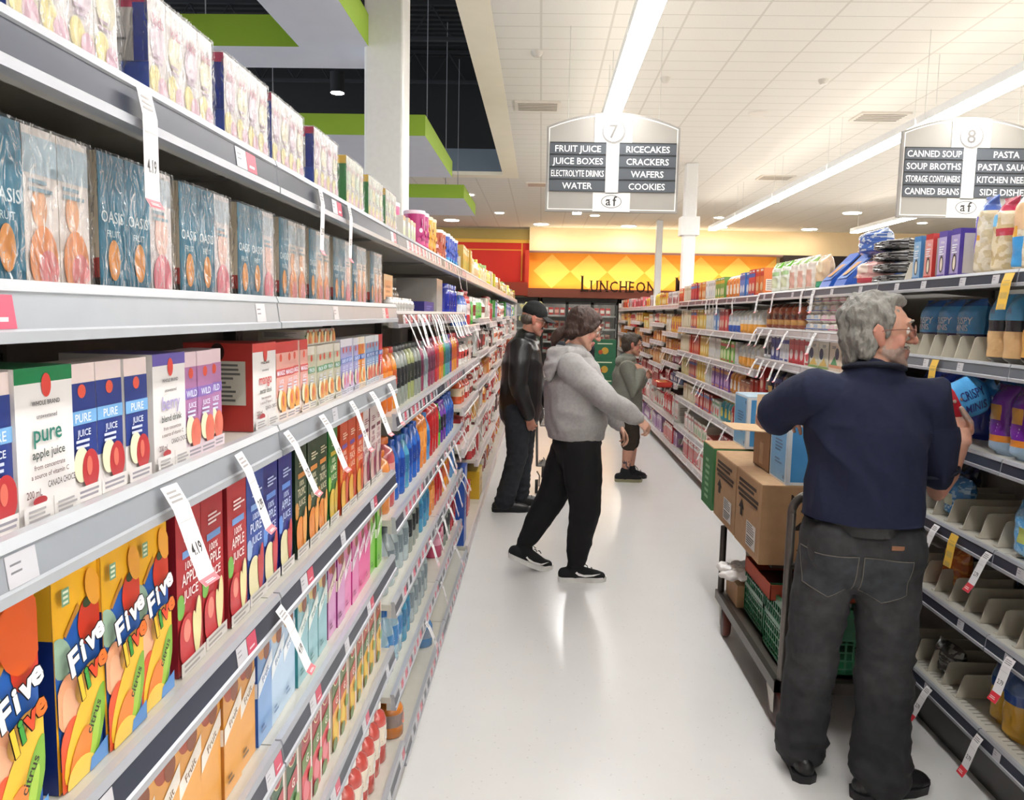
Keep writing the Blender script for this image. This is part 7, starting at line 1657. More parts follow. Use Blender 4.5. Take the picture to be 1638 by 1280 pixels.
# ---- man in the black cap and leather jacket
def cap_man():
    o = V3((-0.14, 6.45, 0)); P = empty('person', o); tag(P, 'man in black cap and leather jacket looking at the drink shelves', 'person')
    W = lambda x, y, z: V3((x, y, z)) - o
    fwd, rgt = heading(70); k = 1.0
    M = head_frame(W(-0.055, 6.45, 1.545), 80, 16, 1.03)
    nb = W(-0.115, 6.455, 1.42)
    shR, shL = W(-0.155, 6.27, 1.335), W(-0.085, 6.63, 1.335)
    elR, wrR = W(-0.165, 6.225, 1.04), W(-0.075, 6.26, 0.805); elL, wrL = W(-0.03, 6.68, 1.05), W(0.08, 6.64, 0.86)
    hpR, hpL = W(-0.165, 6.36, 0.82), W(-0.12, 6.55, 0.82); knR, knL = W(-0.16, 6.36, 0.46), W(-0.115, 6.58, 0.46); anR, anL = W(-0.255, 6.35, 0.09), W(-0.14, 6.60, 0.09)
    mb = MB(); head_prims(mb, M)
    mb.limb([nb - V3((0, 0, 0.04)), nb + V3((0.02, 0, 0.03)), M @ V3((0, -0.015, -0.03))], [0.062, 0.058, 0.056])
    torso_limb(mb, [W(-0.14, 6.455, 0.85), W(-0.135, 6.455, 1.05), W(-0.13, 6.455, 1.25), W(-0.125, 6.455, 1.30)], [(0.15, 0.12), (0.16, 0.13), (0.16, 0.11), (0.12, 0.06)], fwd)
    for s, e, w in ((shR, elR, wrR), (shL, elL, wrL)): mb.limb([s, e, w], [0.055, 0.042, 0.028])
    for h, kn, a in ((hpR, knR, anR), (hpL, knL, anL)): mb.limb([h, kn, a], [0.09, 0.058, 0.042])
    hand_prims(mb, wrR, V3((0.25, 0.0, -1)), V3((0.3, 0.9, 0)), -1, 1.0, curl=(0.4, 0.55, 0.45)); hand_prims(mb, wrL, V3((0.5, 0, -0.8)), V3((0.3, -0.9, 0)), 1, 1.0)
    skin_obj('body', mb, 0.0055, SKIN, P, face_colour(M, '#b98470', blush='#c27a68'), 2)
    eyes(P, M); glasses(P, M, '#3a3432', 0.002)
    mb = MB(); hb(mb, M, (0, -0.045, 0.0), (0.079, 0.062, 0.055)); hair_obj(P, mb, '#5a5048', amp=0.003)
    mb = MB(); hb(mb, M, (0, -0.010, 0.065), (0.083, 0.103, 0.078)); hb(mb, M, (0, -0.012, 0.095), (0.07, 0.088, 0.058))
    c = skin_obj('cap', mb, 0.006, COTTON, P, '#131416', 2)
    m = MB(); g = []
    for i in range(9):
        a = math.radians(-62 + i * 15.5)
        for j in range(5):
            rr = 0.082 + j * 0.02; g.append(M @ V3((math.sin(a) * rr * 0.86, 0.0 + math.cos(a) * rr * 1.08, 0.062 - j * 0.007 - 0.018 * abs(math.sin(a)))))
    q = [(i * 5 + j, i * 5 + j + 1, (i + 1) * 5 + j + 1, (i + 1) * 5 + j) for i in range(8) for j in range(4)]
    m.add(g, q, '#131416', 0, True); m.add([p - V3((0, 0, 0.004)) for p in g], [t[::-1] for t in q], '#131416', 0, True); m.obj('brim', COTTON, c)
    mb = MB()
    torso_limb(mb, [W(-0.15, 6.455, 0.80), W(-0.15, 6.455, 0.87), W(-0.145, 6.455, 1.0), W(-0.14, 6.455, 1.2), W(-0.135, 6.455, 1.33), W(-0.12, 6.455, 1.40)], [(0.185, 0.165), (0.188, 0.168), (0.19, 0.165), (0.20, 0.16), (0.18, 0.125), (0.09, 0.085)], fwd)
    for s, e, w in ((shR, elR, wrR), (shL, elL, wrL)): mb.limb([s.lerp(W(-0.13, 6.455, 1.28), 0.3), s, s.lerp(e, 0.5), e, e.lerp(w, 0.5), w], [0.09, 0.088, 0.078, 0.072, 0.062, 0.052])
    cp = [nb + fwd * (0.07 * math.cos(a)) + rgt * (0.078 * math.sin(a)) + V3((0, 0, 0.0)) for a in [0.5 + 5.3 * i / 14 for i in range(15)]]; mb.limb(cp, [(0.030, 0.014)] * 15, side=(0, 0, 1))
    skin_obj('leather_jacket', mb, 0.009, LEATHER, P, '#121214', 2, fold_push(7, 0.006, 5, (1, 1, 1.2), ((1.0, 0.25, 0.5),)))
    mb = MB(); torso_limb(mb, [W(-0.148, 6.455, 0.90), W(-0.15, 6.455, 0.80), W(-0.15, 6.455, 0.75)], [(0.155, 0.13), (0.165, 0.14), (0.155, 0.12)], fwd)
    for h, kn, a in ((hpR, knR, anR), (hpL, knL, anL)): mb.limb([h, h.lerp(kn, 0.5), kn, kn.lerp(a, 0.5), a], [0.108, 0.098, 0.082, 0.076, 0.078])
    skin_obj('jeans', mb, 0.009, DENIM, P, '#22262d', 2, fold_push(12, 0.005, 9, (0.8, 0.8, 2.4), ((0.42, 0.1, 0.8), (0.12, 0.1, 1.4))))
    shoe(P, anR, heading(82)[0], '#17171a', '#17171a', 0.29, LEATHER, True, w=0.048); shoe(P, anL, heading(86)[0], '#17171a', '#17171a', 0.29, LEATHER, True, w=0.048)
cap_man()

# ---- short haired woman in the olive grey jacket
def jacket_woman():
    o = V3((0.87, 7.75, 0)); P = empty('person', o); tag(P, 'short haired woman in grey jacket and capris with hand at her chin', 'person')
    W = lambda x, y, z: V3((x, y, z)) - o
    fwd, rgt = heading(72)
    M = head_frame(W(0.885, 7.75, 1.318), 84, 6, 0.92)
    nb = W(0.85, 7.75, 1.205)
    shR, shL = W(0.83, 7.60, 1.115), W(0.88, 7.90, 1.12); elR, wrR = W(0.89, 7.565, 0.88), W(0.965, 7.62, 1.06); elL, wrL = W(0.95, 7.93, 0.88), W(1.02, 7.85, 0.98)
    hpR, hpL = W(0.86, 7.68, 0.68), W(0.87, 7.83, 0.68); knR, knL = W(0.885, 7.68, 0.40), W(0.93, 7.84, 0.40); anR, anL = W(0.855, 7.66, 0.09), W(0.925, 7.84, 0.09)
    mb = MB(); head_prims(mb, M, False)
    mb.limb([nb - V3((0, 0, 0.04)), nb + V3((0.01, 0, 0.03)), M @ V3((0, -0.01, -0.03))], [0.048, 0.044, 0.044])
    torso_limb(mb, [W(0.86, 7.755, 0.70), W(0.855, 7.755, 0.9), W(0.85, 7.755, 1.08), W(0.85, 7.755, 1.16)], [(0.14, 0.11), (0.135, 0.11), (0.135, 0.10), (0.10, 0.07)], fwd)
    for s, e, w in ((shR, elR, wrR), (shL, elL, wrL)): mb.limb([s, e, w], [0.042, 0.034, 0.024])
    for h, kn, a in ((hpR, knR, anR), (hpL, knL, anL)): mb.limb([h, kn, kn.lerp(a, 0.35), a], [0.085, 0.055, 0.054, 0.034])
    hand_prims(mb, wrR, V3((-0.25, 0.35, 0.9)), V3((-0.3, 0.8, -0.4)), 1, 0.85, curl=(0.6, 0.8, 0.6)); hand_prims(mb, wrL, V3((0.5, -0.2, 0.6)), V3((-0.3, -0.8, 0)), -1, 0.85)
    Mi = M.inverted(); fc = face_colour(M, '#c08d78', blush='#c47e6c')
    def col(x, y, z):
        if z < 0.24 and abs(z - 0.17) < 0.05 and y < -0.09 and noise.noise(V3((x * 60, y * 60, z * 40))) > 0.12: return '#3f3a44'
        return fc(x, y, z)
    skin_obj('body', mb, 0.0055, SKIN, P, col, 2)
    eyes(P, M); glasses(P, M, '#2c2422', 0.002); eyebrows(P, M, '#3a2c24')
    mb = MB(); hb(mb, M, (0, -0.022, 0.045), (0.084, 0.100, 0.090)); hb(mb, M, (0, -0.055, -0.01), (0.076, 0.058, 0.07)); hb(mb, M, (0, 0.05, 0.09), (0.058, 0.036, 0.030))
    for s in (-1, 1): hb(mb, M, (s * 0.068, 0.015, 0.04), (0.02, 0.03, 0.04))
    hair_obj(P, mb, '#3f352c', amp=0.005)
    mb = MB()
    torso_limb(mb, [W(0.845, 7.755, 0.655), W(0.85, 7.755, 0.72), W(0.85, 7.755, 0.9), W(0.848, 7.755, 1.04), W(0.848, 7.755, 1.11), W(0.85, 7.755, 1.17)], [(0.185, 0.150), (0.18, 0.150), (0.165, 0.14), (0.165, 0.135), (0.145, 0.11), (0.085, 0.08)], fwd)
    for s, e, w in ((shR, elR, wrR), (shL, elL, wrL)): mb.limb([s.lerp(W(0.85, 7.755, 1.06), 0.3), s, e, e.lerp(w, 0.5), w], [0.075, 0.07, 0.062, 0.055, 0.045])
    mb.limb([nb + rgt * 0.075 + fwd * 0.02 - V3((0, 0, 0.02)), nb + rgt * 0.06 - fwd * 0.06 - V3((0, 0, 0.03)), nb - fwd * 0.085 - V3((0, 0, 0.05)), nb - rgt * 0.06 - fwd * 0.06 - V3((0, 0, 0.03)), nb - rgt * 0.075 + fwd * 0.02 - V3((0, 0, 0.02))], [0.025, 0.038, 0.045, 0.038, 0.025])
    skin_obj('jacket', mb, 0.009, COTTON, P, '#787970', 2, fold_push(4, 0.007, 8, (1, 1, 1.2)))
    mb = MB(); torso_limb(mb, [W(0.86, 7.755, 0.76), W(0.862, 7.755, 0.68), W(0.865, 7.755, 0.63)], [(0.15, 0.125), (0.155, 0.13), (0.145, 0.115)], fwd)
    for h, kn, a in ((hpR, knR, anR), (hpL, knL, anL)): mb.limb([h, h.lerp(kn, 0.5), kn, kn.lerp(a, 0.14)], [0.10, 0.094, 0.078, 0.072])
    skin_obj('capris', mb, 0.008, COTTON, P, '#33291f', 2, fold_push(6, 0.004, 9))
    shoe(P, anR, heading(88)[0], '#17171a', '#8f8c6c', 0.25, None, True, w=0.041); shoe(P, anL, heading(84)[0], '#17171a', '#2a2a2c', 0.25, None, True, w=0.041)
jacket_woman()

# ---- shopper in dark clothes mostly hidden behind the hoodie woman
def dark_shopper():
    o = V3((0.37, 8.7, 0)); P = empty('person', o); tag(P, 'shopper in dark jacket mostly hidden behind the woman in the hoodie', 'person')
    R3 = Matrix.Rotation(-math.radians(83), 3, 'Z'); W = lambda x, y, z: R3 @ V3((x - 0.56, y - 8.7, z * 1.07 if z > 0.2 else z))
    fwd, rgt = heading(5); k = 0.86
    M = head_frame(W(0.52, 8.7, 1.36), 5, 12, 0.95); nb = W(0.55, 8.7, 1.235)
    mb = MB(); head_prims(mb, M); mb.limb([nb - V3((0, 0, 0.04)), M @ V3((0, -0.01, -0.03))], [0.052, 0.050])
    sh = [W(0.57, 8.55, 1.16), W(0.57, 8.85, 1.16)]; el = [W(0.52, 8.52, 0.95), W(0.52, 8.88, 0.95)]; wr = [W(0.36, 8.55, 0.94), W(0.36, 8.85, 0.94)]
    hp = [W(0.57, 8.62, 0.72), W(0.57, 8.78, 0.72)]; an = [W(0.57, 8.62, 0.09), W(0.60, 8.78, 0.09)]
    torso_limb(mb, [W(0.57, 8.7, 0.75), W(0.57, 8.7, 1.0), W(0.565, 8.7, 1.18)], [(0.14, 0.11), (0.15, 0.11), (0.11, 0.08)], fwd)
    for i in (0, 1):
        mb.limb([sh[i], el[i], wr[i]], [0.045, 0.036, 0.026]); mb.limb([hp[i], hp[i].lerp(an[i], 0.5), an[i]], [0.085, 0.055, 0.038]); hand_prims(mb, wr[i], V3((0.05, 1, -0.1)), V3((0, 0, -1)), 1 if i else -1, 0.9, curl=(0.7, 0.8, 0.6))
    skin_obj('body', mb, 0.0065, SKIN, P, face_colour(M, '#c08d78'), 2); eyes(P, M)
    mb = MB(); hb(mb, M, (0, -0.022, 0.045), (0.084, 0.100, 0.090)); hb(mb, M, (0, -0.055, -0.01), (0.076, 0.058, 0.07)); hair_obj(P, mb, '#2c241f')
    mb = MB(); torso_limb(mb, [W(0.57, 8.7, 0.72), W(0.57, 8.7, 0.95), W(0.565, 8.7, 1.13), W(0.56, 8.7, 1.19)], [(0.16, 0.135), (0.165, 0.135), (0.15, 0.11), (0.08, 0.075)], fwd)
    for i in (0, 1): mb.limb([sh[i], el[i], wr[i]], [0.07, 0.06, 0.045])
    skin_obj('jacket', mb, 0.009, COTTON, P, '#1b2029', 2, fold_push(9, 0.006))
    mb = MB(); torso_limb(mb, [W(0.57, 8.7, 0.78), W(0.57, 8.7, 0.68)], [(0.15, 0.12), (0.15, 0.12)], fwd)
    for i in (0, 1): mb.limb([hp[i], hp[i].lerp(an[i], 0.5), an[i]], [0.10, 0.078, 0.068])
    skin_obj('trousers', mb, 0.009, COTTON, P, '#17181b', 2)
    for i in (0, 1): shoe(P, an[i], fwd, '#17171a', '#17171a', 0.26, None, False)
dark_shopper()
# ------------------------------------------------------------------ stock cart with its load
def stock_cart():
    t = empty('stock_cart', (1.17, 3.54, 0)); tag(t, 'grey steel two tier stock cart with tube handles and rubber casters', 'stock cart')
    x0, x1, y0, y1 = -0.225, 0.225, -0.53, 0.52
    m = MB(); m.box(x0, y0, 0.165, x1, y1, 0.195, '#6d6660', top='#8a837b'); m.box(x0 - 0.004, y0 - 0.004, 0.155, x0 + 0.02, y1, 0.200, '#5a544f'); m.box(x1 - 0.02, y0, 0.155, x1 + 0.004, y1, 0.200, '#5a544f'); m.box(x0, y0 - 0.004, 0.155, x1, y0 + 0.02, 0.200, '#5a544f')
    m.obj('deck', STEEL, t)
    m = MB(); m.box(x0 + 0.07, y0 + 0.36, 0.535, x1 - 0.02, y1 + 0.50, 0.556, '#5f5a55'); m.obj('upper_tier', STEEL, t)
    def handle(y, top, name):
        m = MB(); r = 0.07; pts = [(x0 + 0.028, y, 0.19), (x0 + 0.03, y, 0.55), (x0 + 0.034, y + 0.01, top - r)]
        for i in range(7): a = PI - i * PI / 12; pts.append((x0 + 0.034 + r + r * math.cos(a), y + 0.01, top - r + r * math.sin(a)))
        for i in range(7): a = PI / 2 - i * PI / 12; pts.append((x1 - 0.05 - r + r * math.cos(a), y + 0.01, top - r + r * math.sin(a)))
        pts += [(x1 - 0.03, y, 0.55), (x1 - 0.02, y, 0.19)]
        m.tube(pts, 0.0165, '#77726e', 12); m.tube([(x0 + 0.035, y, 0.66), (x1 - 0.035, y, 0.66)], 0.014, '#6f6a66', 10); m.obj(name, STEEL, t)
    handle(y0 + 0.015, 0.935, 'handle'); 
    for xx in (x0 + 0.02, x1 - 0.02):
        m = MB(); m.tube([(xx, y1 - 0.02, 0.19), (xx, y1 - 0.02, 0.54)], 0.0165, '#4c4643', 12); m.obj('far_post', STEEL, t)
    for cx, cy, a in ((x0 + 0.03, y0 + 0.06, 8), (x1 - 0.03, y0 + 0.06, 20), (x0 + 0.03, y1 - 0.1, -6), (x1 - 0.03, y1 - 0.1, 3)):
        c = bpy.data.objects.new('caster', None); COL.objects.link(c); c.parent = t; c.location = (cx, cy, 0); c.rotation_euler = (0, 0, math.radians(a))
        m = MB(); m.box(-0.03, -0.035, 0.145, 0.03, 0.035, 0.155, '#9a958f')
        for s in (-1, 1): m.prism([(-0.035, 0.148), (0.035, 0.148), (-0.012, 0.06), (-0.036, 0.06)], s * 0.028 - 0.002, s * 0.028 + 0.002, lambda u, v, q: (q, u, v), '#b1aca4')
        m.obj('fork', STEEL, c)
        m = MB(); prof = [(0.03, -0.018), (0.062, -0.019), (0.07, -0.012), (0.07, 0.012), (0.062, 0.019), (0.03, 0.018)]; M = Matrix.Rotation(PI / 2, 3, 'Y')
        m.lathe(prof, ['#5a4a44', '#6f3f36', '#7a4438', '#6f3f36', '#5a4a44'], 24, (0, -0.024, 0.072), M=M); m.obj('wheel', RUBBER, c)
stock_cart()

def kraft(name, label, cat, x0, y0, z0, x1, y1, z1, front=(), left=(), col='#b08a63', faces=None, mat_=None, flaps=True):
    cx, cy = (x0 + x1) / 2, (y0 + y1) / 2; w, d, h = x1 - x0, y1 - y0, z1 - z0
    t = empty(name, (cx, cy, z0)); tag(t, label, cat); f = faces or {}
    m = MB(); m.box(-w / 2, -d / 2, 0, w / 2, d / 2, h, col, front=f.get('front'), left=f.get('left'), top=f.get('top', '#bd9a74'), right=f.get('right'))
    m.obj('box_body', mat_ or KRAFT, t)
    if flaps:
        m = MB(); m.box(-w / 2 + 0.002, -d / 2 + 0.002, h, w / 2 - 0.002, -0.001, h + 0.004, f.get('top', '#bd9a74')); m.box(-w / 2 + 0.002, 0.001, h, w / 2 - 0.002, d / 2 - 0.002, h + 0.004, f.get('top', '#b9956f')); m.obj('top_flap', mat_ or KRAFT, t)
    if front or left:
        m = MB()
        if front: m.art(front, flat(w, h, -d / 2), w / h)
        if left: m.art(left, flat_left(d, h, -w / 2, -d / 2), d / h)
        m.obj('printing', mat_ or MATTE, t)
    return t
arrow = lambda cx, cy, s, c='#1f1711', a=1.0: [('p', [(cx - s * 0.85, cy), (cx, cy + s), (cx + s * 0.85, cy)], c), ('r', cx - s * 0.35, cy - s * 0.75, cx + s * 0.35, cy, c)]
sideprint = [('r', 0.10, 0.855, 0.80, 0.90, '#3b2a1e'), ('r', 0.10, 0.795, 0.72, 0.835, '#3b2a1e'), ('r', 0.07, 0.715, 0.90, 0.76, '#3b2a1e'), ('r', 0.12, 0.655, 0.88, 0.695, '#3b2a1e')] + arrow(0.26, 0.50, 0.13) + [('r', 0.50, 0.10, 0.86, 0.42, '#dcd8d2'), ('lines', 0.53, 0.26, 0.83, 0.41, 5, '#77726e'), ('lines', 0.53, 0.12, 0.83, 0.24, 4, '#3f3b39')]
kraft('cardboard_box', 'big kraft cardboard box with NEW and black arrow behind the cart handle', 'cardboard box', 0.952, 3.35, 0.557, 1.39, 3.775, 0.897,
      [('t', '*NE W', 0.40, 0.86, 0.085, 0.32, 0, '#2a1f18')] + arrow(0.44, 0.45, 0.17) + [('lines', 0.36, 0.18, 0.5, 0.22, 1, '#4a3626')], sideprint)
kraft('cardboard_box', 'kraft cardboard box with arrow and white label, middle of the cart', 'cardboard box', 0.955, 3.80, 0.557, 1.38, 4.25, 0.892, (), sideprint)
kraft('cardboard_box', 'kraft box with green printed end at the far end of the cart', 'cardboard box', 0.95, 4.29, 0.557, 1.37, 4.56, 0.897, [('r', 0, 0.0, 0.05, 1, '#3f7a48'), ('r', 0, 0.94, 0.9, 1, '#3f7a48')], [('r', 0, 0, 1, 1, '#3f7a48'), ('lines', 0.3, 0.1, 0.7, 0.8, 7, '#8fb88a')])
bl = [('r', 0.0, 0.0, 1, 1, '#dfe6ea'), ('r', 0.06, 0.05, 0.95, 0.95, '#4797d4'), ('t', 'CRACKERS', 0.6, 0.84, 0.05, 0.5, 0, '#1f3f74'), ('lines', 0.35, 0.74, 0.85, 0.80, 1, '#1f3f74')]
blnt = [('r', 0.0, 0.0, 1, 1, '#dfe6ea'), ('r', 0.06, 0.05, 0.95, 0.95, '#4797d4'), ('lines', 0.35, 0.78, 0.85, 0.88, 2, '#1f3f74')]
bls = [('r', 0, 0, 1, 1, '#dfe6ea'), ('r', 0.05, 0.03, 0.93, 0.97, '#66aede'), ('lines', 0.3, 0.48, 0.75, 0.70, 4, '#3a6a9c'), ('lines', 0.32, 0.28, 0.74, 0.38, 2, '#3a6a9c'), ('r', 0.84, 0.86, 0.9, 0.92, '#2f5f94'), ('r', 0.84, 0.08, 0.9, 0.14, '#2f5f94')]
BF = dict(front='#4797d4', left='#66aede', top='#bcd9ea', right='#4797d4')
kraft('printed_carton', 'light blue white edged carton standing at the far end of the cart', 'carton', 1.115, 4.28, 0.902, 1.43, 4.56, 1.18, blnt, bls, '#4797d4', BF, CARD)
kraft('printed_carton', 'light blue white edged carton on the near kraft box', 'carton', 1.05, 3.36, 0.902, 1.36, 3.60, 1.165, blnt, bls, '#4797d4', BF, CARD)
t = empty('open_box', (1.2, 3.745, 0.9025)); tag(t, 'open kraft box with raised flaps that the grey haired man reaches into', 'cardboard box')
m = MB(); w, d, h = 0.30, 0.27, 0.185
for a, b, c_, e in ((-w / 2, -d / 2, w / 2, -d / 2 + 0.005), (-w / 2, d / 2 - 0.005, w / 2, d / 2), (-w / 2, -d / 2, -w / 2 + 0.005, d / 2), (w / 2 - 0.005, -d / 2, w / 2, d / 2)): m.box(a, b, 0, c_, e, h, '#ab8560')
m.box(-w / 2, -d / 2, 0, w / 2, d / 2, 0.004, '#a07c58'); m.box(-w / 2 - 0.0006, -0.03, 0.02, -w / 2 + 0.001, 0.03, 0.12, '#c2a27c'); m.obj('box_body', KRAFT, t)
def flap(p, q, out):
    m = MB(); a, b = V3(p), V3(q); o = V3(out); m.prism([(0, 0), (1, 0), (0.94, 1), (0.06, 1)], 0, 0.004, lambda u, v, k: tuple(a + (b - a) * u + o * v + V3((0, 0, k))), '#cbab86'); m.obj('flap', KRAFT, t)
flap((-w / 2, d / 2, h), (-w / 2, -d / 2, h), (-0.17, -0.03, 0.012)); flap((-w / 2, d / 2, h), (w / 2, d / 2, h), (0.0, 0.05, 0.14)); flap((w / 2, -d / 2, h), (w / 2, d / 2, h), (0.10, 0, 0.1))

def crate(x, y, z, label, w=0.38, d=0.32, h=0.27, c='#1f6b45'):
    t = empty('plastic_crate', (x, y, z)); tag(t, label, 'crate')
    m = MB(); m.box(-w / 2, -d / 2, 0, w / 2, d / 2, 0.012, c); m.obj('base', PLASTIC, t)
    m = MB()
    for z0, hh in ((h - 0.03, 0.03), (0.0, 0.02), (h * 0.55, 0.02)):
        for a, b, e, f in ((-w / 2, -d / 2, w / 2, -d / 2 + 0.012), (-w / 2, d / 2 - 0.012, w / 2, d / 2), (-w / 2, -d / 2, -w / 2 + 0.012, d / 2), (w / 2 - 0.012, -d / 2, w / 2, d / 2)): m.box(a, b, z0, e, f, z0 + hh, c)
    m.obj('rim', PLASTIC, t)
    m = MB(); k = 0
    for s in (-1, 1):
        nx = int(w / 0.028)
        for i in range(nx + 1):
            xx = -w / 2 + w * i / nx; m.box(max(-w / 2, xx - 0.0035), s * (d / 2 - 0.006) - 0.003, 0.0, min(w / 2, xx + 0.0035), s * (d / 2 - 0.006) + 0.003, h - 0.01, c)
        ny = int(d / 0.028)
        for i in range(ny + 1):
            yy = -d / 2 + d * i / ny; m.box(s * (w / 2 - 0.006) - 0.003, max(-d / 2, yy - 0.0035), 0, s * (w / 2 - 0.006) + 0.003, min(d / 2, yy + 0.0035), h - 0.01, c)
        for j in range(1, 8):
            zz = h * j / 8; m.box(-w / 2, s * (d / 2 - 0.006) - 0.0028, zz - 0.003, w / 2, s * (d / 2 - 0.006) + 0.0028, zz + 0.003, c); m.box(s * (w / 2 - 0.006) - 0.0028, -d / 2, zz - 0.003, s * (w / 2 - 0.006) + 0.0028, d / 2, zz + 0.003, c)
    m.box(-0.06, -d / 2 - 0.001, h * 0.58, 0.10, -d / 2 + 0.004, h - 0.03, '#1c5c3c')
    m.obj('lattice', PLASTIC, t)
crate(1.185, 3.215, 0.2015, 'green lattice plastic crate at the near end of the cart deck'); crate(1.19, 3.60, 0.2015, 'green lattice crate under the open red tray', h=0.24, w=0.36)
t = empty('cardboard_tray', (1.17, 3.42, 0.446)); tag(t, 'open cardboard tray with dark red inside on the green crates', 'tray')
m = MB(); w, d, h = 0.40, 0.40, 0.066
m.box(-w / 2, -d / 2, 0, w / 2, d / 2, 0.004, '#5a1f1a'); 
for a, b, e, f in ((-w / 2, -d / 2, w / 2, -d / 2 + 0.004), (-w / 2, d / 2 - 0.004, w / 2, d / 2), (-w / 2, -d / 2, -w / 2 + 0.004, d / 2), (w / 2 - 0.004, -d / 2, w / 2, d / 2)): m.box(a, b, 0, e, f, h, '#a8452f')
m.obj('tray_body', KRAFT, t); m = MB(); m.prism([(0, 0), (1, 0), (0.96, 1), (0.04, 1)], 0, 0.003, lambda u, v, q: (-w / 2 + w * u, d / 2 + 0.06 * v, h + 0.012 * v + q), '#d6cec4'); m.obj('flap', KRAFT, t)
kraft('cardboard_box', 'low flattened kraft box at the far corner of the cart deck', 'cardboard box', 0.985, 3.79, 0.2015, 1.24, 4.015, 0.31, flaps=False)
mb = MB(); rr = random.Random(3)
for i in range(26): mb.ball((rr.uniform(-0.12, 0.12), rr.uniform(-0.10, 0.09), rr.uniform(0.03, 0.05)), (rr.uniform(0.03, 0.06), rr.uniform(0.03, 0.06), rr.uniform(0.018, 0.03)), '#ffffff')
o = skin_obj('plastic_wrap', mb, 0.008, FOIL, None, '#d9d4d0', 1, lambda p, n: 0.010 * noise.noise(V3(p) * 26) + 0.008 * noise.noise(V3(p) * 60)); zmin = min(v.co.z for v in o.data.vertices); o.location = (1.07, 3.89, 0.3115 - zmin); tag(o, 'crumpled clear white plastic wrap lying on the low kraft box', 'plastic wrap')

# ------------------------------------------------------------------ shopping cart beyond the woman
def shopping_cart(x, y):
    t = empty('shopping_cart', (x, y, 0), PI / 2); tag(t, 'wire shopping cart standing behind the woman in the hoodie', 'shopping cart')
    c = '#6a6866'; m = MB()
    def P(u, v, side):      # basket tapers to the front (+x)
        return None
    zt, zb = 0.98, 0.62; L = 0.8
    def corner(u, z):
        k = (z - zb) / (zt - zb); hw = (0.20 + 0.07 * k) * (1 - 0.18 * u); xx = -0.38 + (L * (0.92 + 0.08 * k)) * u; return xx, hw
    for j in range(6):
        z = zb + (zt - zb) * j / 5; a0, h0 = corner(0, z); a1, h1 = corner(1, z); m.tube([(a0, -h0, z), (a1, -h1, z), (a1, h1, z), (a0, h0, z), (a0, -h0, z)], 0.004 if j < 5 else 0.007, c, 5)
    for i in range(15):
        u = i / 14
        for s in (-1, 1):
            a, b = corner(u, zb); e, f = corner(u, zt); m.tube([(a, s * b, zb), (e, s * f, zt)], 0.003, c, 4)
        a, b = corner(u, zb); m.tube([(a, -b, zb), (a, b, zb)], 0.003, c, 4)
    m.obj('basket', STEEL, t)
    m = MB()
    for s in (-1, 1): m.tube([(-0.40, s * 0.25, 1.0), (-0.36, s * 0.23, 0.6), (-0.30, s * 0.22, 0.25), (0.42, s * 0.17, 0.17)], 0.011, c, 8)
    m.tube([(-0.30, -0.22, 0.25), (-0.30, 0.22, 0.25)], 0.009, c, 8)
    for i in range(12): xx = -0.26 + i * 0.055; m.tube([(xx, -0.2, 0.245 - i * 0.006), (xx, 0.2, 0.245 - i * 0.006)], 0.0035, c, 5)
    for i in range(6): yy = -0.18 + i * 0.072; m.tube([(-0.30, yy, 0.25), (0.38, yy * 0.85, 0.18)], 0.0035, c, 5)
    m.obj('chassis', STEEL, t)
    m = MB(); m.tube([(-0.44, -0.26, 1.02), (-0.44, 0.26, 1.02)], 0.015, '#2a2a2c', 10); m.obj('push_handle', PLASTIC, t)
    for xx, yy in ((-0.30, -0.22), (-0.30, 0.22), (0.40, -0.16), (0.40, 0.16)):
        m = MB(); m.lathe([(0.02, -0.014), (0.06, -0.014), (0.062, 0.014), (0.02, 0.014)], '#242425', 18, (xx, yy, 0.062), M=Matrix.Rotation(PI / 2, 3, 'X')); m.tube([(xx, yy - 0.024, 0.062), (xx, yy - 0.024, 0.16), (xx, yy, 0.2)], 0.006, c, 5); m.obj('wheel', RUBBER, t)
shopping_cart(0.22, 7.35)

